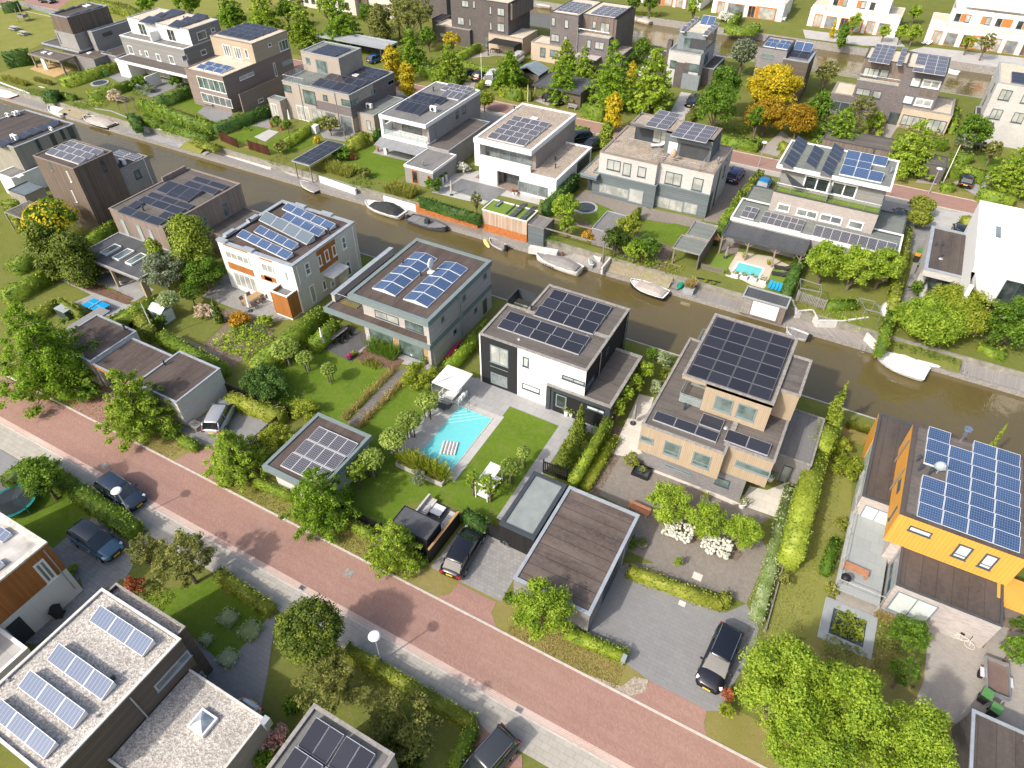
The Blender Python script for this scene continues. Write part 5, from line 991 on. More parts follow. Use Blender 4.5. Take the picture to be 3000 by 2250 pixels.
# --- grey double house with gravel terraces
H=House('pale brick double house with blue-grey boarded base and gravel roof terraces')
R=rr((2,820,1230),(2,1905,1190),6.3);U=rr((2,1075,990),(2,1815,1040),9.3);xm=PZ((2,1290,1330),6.3)[0];xb=PY((2,1345,1200),U[1]+.3)[0]
H.blk('m',(R[0],PZ((2,1290,1330),6.3)[1],xm,R[3]),0,6.3,b_lgrey,g_tan,trim_bn,.3,.12,.05);H.blk('m2',(xm,PZ((2,1720,1400),6.3)[1],R[2],R[3]-.01),0,6.296,b_lgrey,g_tan,trim_bn,.3,.12,.05)
H.blk('u',(xb,U[1],U[2],U[3]),6.2,9.26,w_hblue);H.blk('u2',(U[0],U[1]+2.2,xb+.5,U[3]-.01),6.2,9.2,anth);H.blk('ur',U,8.9,9.3,w_hblue,g_tan,trim_bn,.25,.12,.06)
yg=min(PZ((2,1245,1470),3.3)[1],H.b['m'][1]-.12);yg2=min(PZ((2,1700,1560),3.3)[1],H.b['m2'][1]-.12)
H.blk('g',(PZ((2,790,1370),3.3)[0],yg,xm+.3,R[1]+3),0,3.4,w_hblue,g_tan,fgr,.1,.1,.04);H.blk('g2',(xm+.3,yg2,R[2]+.02,R[1]+3),0,3.395,w_hblue,g_tan,fgr,.1,.1,.04)
q=PZ((2,668,1400),3.3);H.blk('gl',(q[0],q[1],R[0]+.3,R[3]-3),2.7,3.3,w_hblue,g_tan,fgr,.1,.3,.04);H.blk('gb',(q[0]+.3,q[1]+2,R[0]+.2,R[3]-3.3),0,2.72,anth)
wins(H,'S','m',2,[((885,1285),(985,1392),2),((1015,1315),(1068,1430),1),((1135,1345),(1190,1442),1)],fdk,gl_blind,fwid=.1);wins(H,'S','m2',2,[((1360,1385),(1475,1512),2),((1582,1435),(1646,1552),1)],fdk,gl_curt,fwid=.1)
wins(H,'S','g',2,[((820,1480),(1050,1612),4)],fgr,gl_curt,fwid=.1,name='patio_door');wins(H,'S','g',12,[((1062,0),(1165,135),1)],fgr,gl_blind,fwid=.1);wins(H,'S','g2',12,[((1232,50),(1482,222),5),((1505,110),(1602,222),2)],fgr,gl_curt,fwid=.1,name='patio_door')
wins(H,'S','u',2,[((1385,1145),(1437,1272),1)],fw,gl_white);H.clad('S','u',2,(1480,1158),(1682,1335),screen_m,.08,'sun_screen');H.win('S','u2',0,0,0,2,fdk,gl_curt,.1,r=(xb-2.4,xb-.1,6.3,8.6));H.win('E','u',2,(1790,1090),(1800,1200),1,fdk,gl_mid)
H.win('E','m2',2,(1770,1430),(1815,1400),1,fdk,gl_dark)if 0 else None
for a,b,c,d in((1.2,2.0,.2,2.4),(3.6,4.4,.2,5.6),(6.2,7.0,3.2,5.6)):H.win('E','m2',0,0,0,1,fdk,gl_dark,.08,r=(R[1]+a+.6,R[1]+b+.6,c,d))
H.rail([(U[0]-.1,U[1]+2.1),(U[0]-.1,U[1]-.2),(xb-.6,U[1]-.2)],6.2,1.0,trim_g,bars=4);H.rail([(xb-.4,U[1]-.1),(xb-.4,R[1]+.8),(U[2]-.3,R[1]+.8),(U[2]-.3,U[1])],6.2,1.0,trim_g,bars=4)
H.panels(9.2,rr((2,1185,1012),(2,1478,925),9.4),2,4,'grid',5,.03,.06);H.panels(9.2,rr((2,1395,1095),(2,1778,1035),9.4),3,4,'grid',5,.03,.06);H.vent(2,(940,1155),6.2,'pipe',1.2);H.vent(2,(1775,1330),6.2,'pipe',1.6);H.vent(2,(1150,935),9.2)
# --- double house with veranda (right)
H=House('grey double house with green roof-balcony turf, tilted solar panels and white windows')
U=rr((3,220,1330),(3,1200,1302),9.0);G2=rr((12,1890,232),(13,1255,292),3.4);yS=PZ((13,1190,562),3.4)[1]
yL=PZ((13,1040,212),6.0)[1];xl0=PZ((3,185,1545),6.0)[0];xl1=PZ((13,1040,212),6.0)[0]
H.blk('g',(G2[0],yS,G2[2],yL+1.5),0,3.4,b_grey,r_green,white,.12,.4,.08);H.blk('ge',(xl1-.3,yL+1,G2[2]-.01,U[3]-2),0,3.38,b_grey,r_green,trim_d,.1,.1,.04);H.blk('gw',(G2[0]+.3,yL+1,xl0+.3,U[3]-3),0,3.38,b_grey,r_green,trim_d,.1,.1,.04)
H.blk('l',(xl0,yL,xl1,U[3]-.5),0,6.0,b_warm,turf_art,trim_d,.12,.14,.05);H.blk('u',(U[0]+.5,U[1]+.9,U[2]-.3,U[3]-.3),5.9,8.8,w_hgrey);H.blk('ur',U,8.55,9.0,white,r_green,white,.12,.46,.1)
wins(H,'S','l',13,[((222,120),(305,200),1),((378,160),(528,257),2),((568,203),(727,303),2),((800,257),(896,344),1)],fw,gl_mid,fwid=.14,out=.09)
wins(H,'S','u',3,[((445,1412),(615,1568),2),((665,1462),(835,1612),2)],fw,gl_dark,fwid=.18,out=.09,name='balcony_door')
H.rail([(xl0+.1,U[1]+.8),(xl0+.1,yL+.1),(xl1-.1,yL+.1),(xl1-.1,U[1]+.8)],6.0,1.0,alu,bars=3,step=1.5);H.boxp('balcony_divider',fgr,((xl0+xl1)/2-.04,yL+.2,(xl0+xl1)/2+.04,U[1]+.9),5.9,7.6)
for a,b in(((325,1205),(468,1128)),((262,1322),(408,1232)),((442,1322),(600,1197)),((625,1268),(765,1185)),((568,1388),(712,1290))):H.panels(8.9,rr((3,*a),(3,*b),9.4),1,3,'black',24,.02,.03,'E')
for a,b,n in(((765,1265),(1112,1290),3),((745,1325),(980,1332),2),((720,1390),(1078,1415),3)):H.panels(8.9,rr((3,*a),(3,*b),9.3),n,1,'blue',18)
H.panels(3.3,rr((12,1965,215),(12,2112,170),3.7),2,2,'grid',14);H.panels(3.3,rr((13,75,262),(13,445,262),3.7),6,2,'grid',10,.02,.02);H.panels(3.3,rr((13,498,372),(13,1180,462),3.7),9,1,'grid',12,.02)
x,y=PZ((3,1120,1400),9.0);MB().cyl(x,y,8.9,9.8,.14,10,.18).build('chimney',chrome,H.root);H.vent(3,(990,1245),8.9);H.vent(3,(545,1150),8.9)
m=MB();q=PZ((3,330,1510),6.4);m.poly([(q[0]-1.4,q[1]+.6,7.8),(q[0]+1.8,q[1]-.3,6.7),(q[0]+.2,q[1]-1.0,6.9)]);m.poly([(q[0]-1.4,q[1]+.6,7.77),(q[0]+.2,q[1]-1.0,6.87),(q[0]+1.8,q[1]-.3,6.67)]);m.build('shade_sail',anth,H.root)
# veranda
V=rr((12,1815,372),(13,490,407),2.9);H=House('timber veranda with charcoal roof beside the small turquoise plunge pool','veranda','veranda');H.blk('r',V,2.62,2.9,deck_l,r_charc,trim_d,.1,.28,.08)
for f in(0.01,.34,.67,.97):
 x=V[0]+(V[2]-V[0])*f;MB().box(x-.09,V[1]+.1,0,x+.09,V[1]+.28,2.62).build('post',trim_bn,H.root)
 m=MB();m.bar((x-.7,V[1]+.19,2.6),(x,V[1]+.19,1.9),.1,.1);m.bar((x,V[1]+.19,1.9),(x+.7,V[1]+.19,2.6),.1,.1);m.build('brace',trim_bn,H.root)
# --- white house right
H=House('large white house with smooth white roof, one skylight and a low grey wing')
B=rr((13,1405,652),(13,1855,392),3.5);
H.blk('g',(B[0],B[1],B[2]+12,B[3]),2.6,3.5,b_lgrey,r_dark,trim_zinc,.35,.14,.04);H.blk('gw',(B[0]+.02,B[1]+1.6,B[2]+12,B[3]-.03),0,2.62,b_lgrey)
x0=PZ((13,1832,400),6.8)[0];yA=PZ((13,1890,655),6.8)[1];yB=PZ((13,1950,120),6.8)[1]
H.blk('w',(x0,yA,x0+11,yB),3.3,6.8,white,r_whitesheet,white,.05,.1,.03);H.blk('wl',(x0,yB-5,x0+11,yB-.05),0,3.4,white)
H.blk('w2',(x0-.04,yA-2.6,x0+.35,yA),3.3,6.2,white);H.skyl(rr((13,1975,400),(13,2037,312),6.85),6.72,white,gl_mid,.12)
H.win('S','w',13,0,0,3,fdk,gl_dark,.08,r=(x0+3.2,x0+7,3.6,6.2),name='balcony_door');H.win('S','gw',13,0,0,3,fdk,gl_dark,.1,r=(B[0]+.8,B[0]+5,.1,2.5),name='sliding_door');H.win('S','gw',13,0,0,4,fdk,gl_dark,.1,r=(B[0]+6,B[0]+13,.1,2.5),name='sliding_door')
for q in((1490,470),(1540,560),(1540,475)):H.vent(13,q,3.4,'pipe',.9)
H.vent(13,(1538,575),3.4,'vent',1.2);x,y=PZ((13,1785,640),3.4);H.boxp('parasol_folded',white,(x-.15,y-1.2,x+.15,y+1.2),3.4,3.7)
# --- green-roofed bleached wood boat house, boarded shed, sheds
H=House('bleached slatted boathouse with green sedum roof and rusty steel base on the quay','boathouse','boathouse')
za=2.2;R=rr((11,1888,172),(12,320,185),za);H.blk('r',R,-.1,za,w_mix,turf_art,white,.08,.16,.05);H.blk('c',(R[0]-.03,R[1]-.03,R[2]+.03,R[3]),-1.3,.25,w_rust)
for a,b in(((12,-30,95),(12,50,105)),((12,60,160),(12,142,135))):
 q=rr((a[0],a[1],a[2]+50),(b[0],b[1],b[2]),za);H.skyl(q,za-.1,fdk,gl_mid,.16,.06)
H.panels(za-.1,rr((12,80,225),(12,238,130),za+.1),1,4,'black',10,.02,.02,'W');H.panels(za-.1,rr((12,168,248),(12,318,152),za+.1),1,4,'black',10,.02,.02,'W')
H=House('blue-grey boarded shed on the quay next to the pergola','shed','shed');q=rr((12,242,295),(12,445,252),1.9);H.blk('a',q,-.9,1.9,w_hblue,r_grey,trim_bn,.08,.12,.05)
H=House('flat dark-roofed shed between the round trampoline and the bamboo','shed','shed');q=rr((12,760,325),(12,1060,230),2.3);H.blk('a',q,0,2.3,b_mid,r_grey,trim_zinc,.06,.1,.04)
H=House('two-part open wooden shed with green-grey roof above the wooden terrace','shed','shed');q=rr((12,1415,482),(12,1705,425),2.3);q2=rr((12,1522,375),(12,1780,310),2.5)
H.blk('a',(q[0],q[1],q[2],q2[1]+.02),2.15,2.3,trim_bn,r_green,trim_stone,.06,.16,.05);H.blk('b',q2,0,2.5,w_vgrey,r_green,trim_stone,.06,.14,.05);H.boxp('side_wall',w_vgrey,(q[2]-.15,q[1]+.1,q[2],q2[1]),0,2.15);H.boxp('post',trim_bn,(q[0]+.1,q[1]+.1,q[0]+.28,q[1]+.28),-.4,2.15)
H=House('white-fronted quay shed with grey roof below the plunge pool','shed','shed');q=rr((12,1985,872),(13,325,888),1.5);H.blk('a',q,-.9,1.5,w_vgrey,r_charc,trim_g,.08,.16,.08);H.clad('S','a',0,0,0,white,.05,'white_panel',r=(q[0]+1.2,q[2]-.7,-.6,1.2));H.clad('S','a',0,0,0,trim_stone,.05,'louvre',r=(q[0]+.05,q[0]+1.1,-.7,1.2))
H=House('black solar-roofed boat shelter on posts by the quay terrace','shelter','shelter');q=rr((1,345,1300),(1,775,1170),1.9);H.blk('a',q,1.75,1.9,trim_d,r_charc,trim_g,.06,.16,.05);H.panels(1.8,(q[0]+.2,q[1]+.2,q[2]-.2,q[3]-.2),3,5,'black',3,.02,.04)
for a,b in((q[0]+.15,q[1]+.15),(q[2]-.3,q[1]+.15),(q[0]+.15,q[3]-.3),(q[2]-.3,q[3]-.3)):MB().box(a,b,-.9,a+.15,b+.15,1.75).build('post',trim_bn,H.root)
# ================================================================ behind the back road
H=House('pale zinc-roofed carport behind the taupe brick house','carport','carport');q=rr((1,540,285),(1,1205,337),2.8);H.blk('a',q,2.5,2.8,trim_d,r_zinc,trim_zinc,.1,.3,.05);H.boxp('back_wall',trim_d,(q[0]+.2,q[3]-.5,q[2]-.2,q[3]-.3),0,2.5)
for a in(0.05,.5,.93):MB().box(q[0]+(q[2]-q[0])*a,q[1]+.1,0,q[0]+(q[2]-q[0])*a+.2,q[1]+.3,2.5).build('post',trim_d,H.root)
def dark_pair(label,x0,x1,y0,y1,z=9.1,gx=None):
 H=House(label);xm=(x0+x1)/2;return H
YD=131.0
xs=PY((2,80,150),YD)[0];H=House('dark brick double house at the top edge with sand brick wing and dark canopy')
H.blk('m',(xs-13.5,YD,xs,YD+9.5),0,9.1,b_dark,g_sand,trim_d,.2,.1,.05);H.blk('mw',(xs-6,YD+.6,xs+.6,YD+9.9),6,9.05,w_vgrey)
xa_=PY((1,1950,300),YD)[0];H.blk('s',(xa_,YD-.6,xs+3.6,YD+6),0,3.3,b_sand,g_sand,trim_stone,.2,.1,.04)
q=rr((1,1512,198),(1,1795,240),3.3);H.blk('l',(q[0],q[1],q[2],YD+4),0,3.3,b_dark,g_sand,trim_stone,.3,.12,.05);H.win('S','l',1,(1545,262),(1700,325),3,fdk,gl_curt,.1,name='patio_door')
wins(H,'S','m',1,[((1688,135),(1742,205),2),((1780,150),(1797,212),1),((1945,52),(1965,118),1),((2010,62),(2068,132),2),((1948,178),(1967,245),1),((2010,185),(2068,262),2),((1722,0),(1778,60),2),((1810,5),(1832,68),1)],fdk,gl_blind,fwid=.1);H.win('S','m',1,(1910,292),(1940,385),1,fdk,gl_mid,name='door')
H.clad('S','m',1,(2010,132),(2068,185),w_vgrey,.06)
q=rr((1,1930,345),(2,185,350),2.5);H.boxp('canopy',w_black2,(q[0],q[1],q[2],YD-.61),2.45,2.6);H.boxp('canopy_post',black,(q[0],q[1],q[0]+.15,q[1]+.15),0,2.45);H.boxp('canopy_post',black,(q[2]-.15,q[1],q[2],YD-.61),0,2.45)
H=House('dark brick double house with wood-clad upper floor and two groups of roof solar panels')
x0,x1=PZ((2,430,92),9.1)[0],PZ((2,935,147),9.1)[0];xm=PZ((2,655,125),9.1)[0];y0=PZ((2,650,128),9.1)[1];y1=PZ((2,1085,45),9.1)[1]
H.blk('m',(x0,y0,xm,y1),0,9.1,b_purple,g_sand,trim_d,.15,.1,.05);H.blk('w',(xm-.2,y0+1.9,x1,y1+.2),0,9.05,w_vgrey,g_sand,trim_d,.15,.1,.05);H.blk('l',(xm-.1,y0+.1,x1+.1,y1-1),0,6.0,b_purple,g_sand,trim_zinc,.15,.12,.04);H.blk('e',(x1-.2,y0+2,x1+.6,y1+.4),0,8.9,w_vgrey)
wins(H,'S','m',2,[((432,140),(460,212),1),((538,158),(567,230),1),((428,272),(493,342),2),((530,288),(557,357),1)],fdk,gl_blind,fwid=.1);wins(H,'S','l',2,[((720,320),(748,393),1),((785,333),(853,406),2)],fdk,gl_blind,fwid=.1);wins(H,'S','w',2,[((765,168),(790,232),1),((830,180),(897,268),2)],fdk,gl_curt,fwid=.1)
q=rr((2,283,325),(2,555,330),3.4);A0=PZ((2,283,325),3.4);H.blk('a',(A0[0],y0-.5,PY((2,555,400),y0-.5)[0],y0+4),0,3.4,b_sand,g_sand,trim_stone,.25,.12,.04);wins(H,'S','a',2,[((340,383),(380,465),1),((420,400),(485,467),2)],fdk,gl_mid,fwid=.1)
H.blk('r',(x1,y0+.6,x1+2.8,y0+6),0,3.3,b_purple,g_tan,trim_stone,.2,.1,.04);H.pipe('S','m',2,(648,200),(640,430));H.rail([(xm,y0+.2),(x1,y0+.2)],6.0,.9,alu)
H.boxp('striped_canopy',w_hpale,(xm+.3,y0-2.3,xm+5.2,y0+.1),2.5,2.62);H.panels(9.0,rr((2,470,82),(2,758,38),9.2),4,5,'grid',8);H.panels(9.0,rr((2,745,108),(2,1045,72),9.2),4,5,'grid',8)
# tower house
H=House('narrow grey tower house with tall garage door and two upright blue solar collectors')
U=rr((2,1465,242),(2,1825,192),9.2);L=rr((2,1385,402),(2,1655,432),6.2)
H.blk('l',(L[0],L[1],L[2],U[3]+.3),0,6.2,b_lgrey,r_grey,trim_g,.15,.14,.04);H.blk('u',(L[0]+.9,U[1],L[2]-.05,U[3]),6.1,9.2,plain('grey_panels',(.20,.23,.25),.5),g_sand,trim_g,.12,.1,.04)
H.win('S','u',2,(1508,300),(1562,398),1,fgr,gl_green);H.clad('S','u',2,(1562,308),(1682,408),screen_m,.07,'sun_screen');H.win('S','l',2,(1395,485),(1437,555),1,fdk,gl_green);H.win('S','l',2,(1512,505),(1622,588),1,fdk,gl_green);H.clad('S','l',2,(1440,500),(1512,745),b_dark,.04,'dark_brick_strip');H.clad('S','l',2,(1495,590),(1605,765),plain('garage_door_grey',(.22,.25,.27),.5),.05,'garage_door')
q=PZ((2,1215,458),3.3);H.blk('a',(q[0],q[1],L[0]+.2,q[1]+5),0,3.3,b_dark,r_dark,trim_zinc,.3,.14,.05);H.boxp('chimney',b_dark,(L[0]-1.4,L[1]+3,L[0]-.6,L[1]+4),3,6.8);q=rr((2,1665,545),(2,1838,462),3.3);H.blk('e',(L[2]-.1,q[1],q[2],q[3]),0,3.3,b_dark,r_dark,trim_zinc,.2,.12,.05)
for i in range(3):H.win('E','l',0,0,0,1,fdk,gl_dark,.06,r=(L[1]+3+i*.9,L[1]+3.5+i*.9,3.6,5.4))
H.win('E','u',0,0,0,3,fgr,gl_dark,.06,r=(L[1]+2.5,L[1]+7,6.6,8.6))
H.panels(9.1,rr((2,1475,250),(2,1625,158),9.3),1,4,'grid',14,.03,.1);H.panels(9.1,rr((2,1655,280),(2,1788,203),9.3),1,4,'grid',14,.03,.1)
x,y=PZ((2,1690,200),9.2)
for k in(-.62,.62):H.panels(9.1,(x+k-.6,y-.5,x+k+.6,y+1.0),1,1,'blue',55)
# small panelled grey house
H=House('grey brick and wood house behind the yellow trees with two ridged solar arrays')
A=rr((3,72,376),(3,365,322),8.0);H.blk('a',A,0,8.0,b_mid,g_tan,trim_d,.2,.1,.04);H.win('S','a',3,(88,430),(186,480),1,fgr,gl_green);q=rr((3,105,368),(3,340,345),8.1)
for i in range(2):
 for j in range(2):H.panels(7.9,(q[0]+i*(q[2]-q[0])*.52,q[1]+j*1.9,q[0]+i*(q[2]-q[0])*.52+(q[2]-q[0])*.46,q[1]+j*1.9+1.7),2,1,'blue',12)
B=rr((3,300,500),(3,532,412),6.8);H.blk('b',(A[2]-.3,A[1]-.3,B[2],B[3]),0,6.8,w_hdark,r_grey,trim_zinc,.3,.14,.05);q=(A[2]+.3,A[1]+1,B[2]-.6,B[3]-1);H.panels(6.7,q,2,3,'black',14);H.panels(7.0,(q[0],q[3]-1.5,q[2],q[3]),2,1,'blue',45)
# dark double house right
H=House('dark brick double house beside the second canal with white-framed window column')
x0,y0a=PZ((3,920,470),9.1);x1,y0=PZ((3,1590,605),9.1);y1=PZ((3,1620,465),9.1)[1];xm=PZ((3,1250,560),9.1)[0];y0=129.3
H.blk('r',(xm,y0,x1,y1),0,9.1,b_purple,g_sand,trim_d,.2,.1,.05);H.blk('l',(x0+.1,y0+.1,xm+.1,y1-.1),0,6.1,b_purple,g_sand,trim_zinc,.15,.12,.05);H.blk('w',(x0,y0+1.6,xm+.1,y1+.0),6.0,9.05,w_vgrey,g_sand,trim_d,.2,.1,.05)
wins(H,'S','r',3,[((1400,637),(1520,725),2),((1340,790),(1455,872),2)],fw,gl_curt,fwid=.2,out=.09);wins(H,'S','r',3,[((1310,625),(1358,707),1),((1248,770),(1300,846),1)],fdk,gl_white);H.clad('S','r',3,(1375,725),(1490,790),w_vgrey,.06);H.win('S','r',3,(1130,905),(1207,1022),1,fdk,gl_dark,name='door')
wins(H,'S','w',3,[((922,540),(1022,636),3),((1056,555),(1105,632),1)],fdk,gl_curt,fwid=.12);wins(H,'S','l',3,[((860,708),(957,782),2),((996,730),(1044,802),1)],fdk,gl_curt,fwid=.12)
H.rail([(x0+.2,y0+.2),(xm-.1,y0+.2)],6.0,.9,alu)
A=rr((3,1240,852),(3,1657,802),3.3);H.blk('a',(A[0],y0-.6,A[2],A[3]),0,3.3,b_sand,g_sand,trim_stone,.3,.12,.05);wins(H,'S','a',3,[((1235,925),(1387,1040),4),((1440,960),(1552,1082),3)],fdk,gl_curt,fwid=.12,name='patio_door')
q=PZ((3,655,748),3.4);H.blk('al',(q[0],q[1],x0+.3,q[1]+6),0,3.4,b_purple,g_sand,trim_stone,.3,.12,.05);H.win('S','al',3,(660,810),(850,935),3,fgr,gl_dark,.12,name='patio_door')
H.panels(9.0,rr((3,953,492),(3,1180,378),9.2),3,5,'grid',4,.03,.04);H.panels(9.0,rr((3,1178,520),(3,1272,395),9.2),1,4,'grid',4,.03,.25);H.panels(9.0,rr((3,1310,572),(3,1605,470),9.2),3,5,'grid',4,.03,.04,skip={(0,1)});H.vent(3,(1275,510),9.0,'pipe',.8);H.vent(3,(1262,435),9.0,'pipe',.8)
# right edge house
H=House('pale brick tall house with dark lower wings at the right edge')
x0,y0=PZ((3,1990,605),9.1);H.blk('a',(x0+.3,128.5,x0+10,139),0,9.1,b_lgrey,g_sand,trim_g,.2,.1,.05);H.panels(9.0,(x0+2,129.2,x0+9,134),4,3,'black',6)
[H.win('S','a',0,0,0,2,fdk,gl_curt,.1,r=(x0+a_,x0+a_+1.5,z_,z_+1.5))for a_ in(1.2,4.2,7)for z_ in(3.8,6.7)];H.win('W','a',0,0,0,1,fdk,gl_dark,.1,r=(131,132,6.7,8));H.win('W','a',0,0,0,1,fdk,gl_dark,.1,r=(134,135,3.7,5.2))
q=PZ((3,2020,840),6.0);H.blk('b',(q[0],q[1],q[0]+12,129),0,6.0,b_mid,r_dark,trim_g,.15,.1,.05);H.win('S','b',3,(2028,918),(2118,1003),1,fw,gl_curt,.14,out=.08);H.win('S','b',3,(2108,930),(2198,1012),1,fw,gl_curt,.14,out=.08);H.win('S','b',3,(1955,1085),(2112,1198),2,fw,gl_dark,.14,name='patio_door')
q2=rr((3,1812,990),(3,1965,885),3.2);H.blk('c',(q2[0],q[1]+1.5,q[0]+.2,q[1]+6),0,3.2,b_dark,r_dark,trim_g,.12,.1,.05)
# low garages behind the road
for lab,a,b,z,mt in(('long dark flat garage roof behind the street trees on the right',(3,585,1120),(3,1180,1130),2.9,w_vgrey),('dark flat garage roof behind the tree beside the drive',(3,1420,1320),(3,1600,1270),2.6,b_dark)):
 H=House(lab,'garage','garage');q=rr(a,b,z);H.blk('a',(q[0],q[1],q[2],max(q[3],q[1]+3)),0,z,mt,r_weath,trim_d,.1,.1,.04)
H=House('grey flat-roofed carport with wooden posts beside the pitched grey sheet roof','carport','carport');q=rr((2,280,680),(2,800,650),2.7);H.blk('a',(q[0],q[1],q[2],q[3]),2.4,2.7,trim_bn,r_charc,trim_d,.1,.3,.05);H.boxp('back_wall',w_hdark,(q[0]+2.8,q[1]+.6,q[2]-.2,q[3]-.2),0,2.4)
for a in(.3,2.4):H.boxp('post',trim_bn,(q[0]+a,q[1]+.1,q[0]+a+.2,q[1]+.3),0,2.4)
H=House('low pitched shed with blue-grey sheet roof behind the hedge','shed','shed');q=rr((2,130,570),(2,415,550),2.6);H.root=top('shed',H.label,'shed',(q[0],q[1],0));m=MB();xm=(q[0]+q[2])/2;m.box(q[0]+.2,q[1]+.2,0,q[2]-.2,q[3]-.2,2.4);m.build('wall',w_hdark,H.root)
m=MB();m.hexa([(q[0],q[1],2.4),(xm,q[1],3.4),(xm,q[3],3.4),(q[0],q[3],2.4),(q[0],q[1],2.5),(xm,q[1],3.5),(xm,q[3],3.5),(q[0],q[3],2.5)]);m.hexa([(xm,q[1],3.4),(q[2],q[1],2.4),(q[2],q[3],2.4),(xm,q[3],3.4),(xm,q[1],3.5),(q[2],q[1],2.5),(q[2],q[3],2.5),(xm,q[3],3.5)]);m.build('roof',plain('blue_grey_sheet',(.22,.27,.30),.6),H.root)
# top edge blocks
H=House('cream plastered terraced block at the top edge with small dark windows','terraced houses');a=PZ((1,130,90),0);b=PZ((1,850,135),0);y0=b[1]+1
H.blk('a',(a[0],y0,b[0],y0+9),0,9.2,plain('cream_plaster',(.58,.54,.46),.9),g_sand,trim_g,.2,.1,.05)
for k in range(9):
 xx=a[0]+2+k*(b[0]-a[0]-3)/9
 for z in(1.0,3.8):H.win('S','a',0,0,0,1,fdk,gl_dark,.08,r=(xx,xx+1.1,z,z+1.5))
H.clad('S','a',0,0,0,w_vbrown,.05,'garage_door',r=(a[0]+1.5,a[0]+5.5,0,2.4));H.blk('b',(b[0]+.2,y0+1.5,b[0]+2.5,y0+8),0,9.0,w_vbrown);H.blk('c',(b[0]+2.5,y0+1.8,b[0]+9.5,y0+9),0,9.1,b_cream,g_sand,trim_g,.2,.1,.05)
for z in(1,4):H.win('S','c',0,0,0,2,fdk,gl_dark,.08,r=(b[0]+4,b[0]+6,z,z+1.6))
H=House('dark brick house with flat dark annex at the top edge behind the tall trees');a=PZ((1,1420,200),0);H.blk('a',(a[0]-9,a[1]+5,a[0]+3,a[1]+14),0,6.2,b_dark,g_tan,trim_d,.2,.1,.05);H.panels(6.1,(a[0]-8.4,a[1]+6,a[0]-1,a[1]+10),4,2,'blue',15);q=rr((1,1480,150),(1,1640,125),3.0);H.blk('b',q,0,3.0,b_dark,r_dark,trim_d,.15,.1,.05)
# white and orange row beyond the second canal
def row_house(label,xa,xb,y0,up=9.6,w=()):
 H=House(label);H.blk('l',(xa,y0,xb,y0+10),0,3.6,b_white,g_sand,b_white,.2,.2,.04);H.blk('u',(xa+3.2,y0+2.2,xb-2.8,y0+10.2),3.5,6.6,b_white);H.blk('v',(xa+5,y0+4.5,xb-5.5,y0+10.4),6.5,up,b_white,r_dark,b_white,.2,.12,.04)
 n=max(1,int((xb-xa-3)/5));s_=(xb-xa-2)/n
 for k in range(n):
  a=xa+1+k*s_
  H.clad('S','l',0,0,0,ford,.05,'orange_wood_panel',r=(a+(.2,2.0)[k%2],a+(1.9,s_-.5)[k%2],.05,2.6));H.win('S','l',0,0,0,2,ford,gl_dark if k%2 else gl_curt,.1,r=(a+.3,a+1.9,.1,2.5),out=.1,name='patio_door');H.win('S','l',0,0,0,1,ford,gl_curt if k%2 else gl_mid,.1,r=(a+2.7,a+s_-.7,.1,2.5),out=.1,name='patio_door')
 xa2,xb2=xa+3.8,xb-3.4;m=int((xb2-xa2)/1.9)
 for k in range(m):
  a=xa2+.2+k*1.9
  if k%2:H.clad('S','u',0,0,0,ford,.05,'orange_wood_panel',r=(a-.8,a+1.0,4.2,5.7))
  if k%3!=2:H.win('S','u',0,0,0,1,fdk,(gl_dark,gl_curt)[k%2],.08,r=(a,a+1.0,4.25,5.65),out=.1)
 H.win('S','v',0,0,0,1,fw,gl_white,.12,r=((xa+xb)/2-1.5,(xa+xb)/2+1.5,7.2,9.0));H.boxp('terrace_parapet',b_white,(xb-2.7,y0+.25,xb-.3,y0+.45),3.5,4.3);H.boxp('terrace_parapet',b_white,(xa+.2,y0+.25,xa+2.8,y0+.45),3.5,4.3);return H
y0=PZ((3,870,265),0)[1];A=row_house('white brick house with orange wood panels beyond the second canal, middle one',PZ((3,455,200),0)[0],PZ((3,1160,305),0)[0],y0)
B0=PZ((3,1400,330),0);row_house('white brick house with orange wood panels beyond the second canal, at the top right',B0[0],B0[0]+24,y0-.5)
C0=PZ((2,1740,85),0);C1=PZ((3,255,165),0);row_house('white brick house with orange wood panels beyond the second canal, left one',C0[0],C1[0],y0)
D1=PZ((2,1640,80),0);row_house('white brick house with orange wood panels at the top edge, leftmost',D1[0]-18,D1[0],y0)
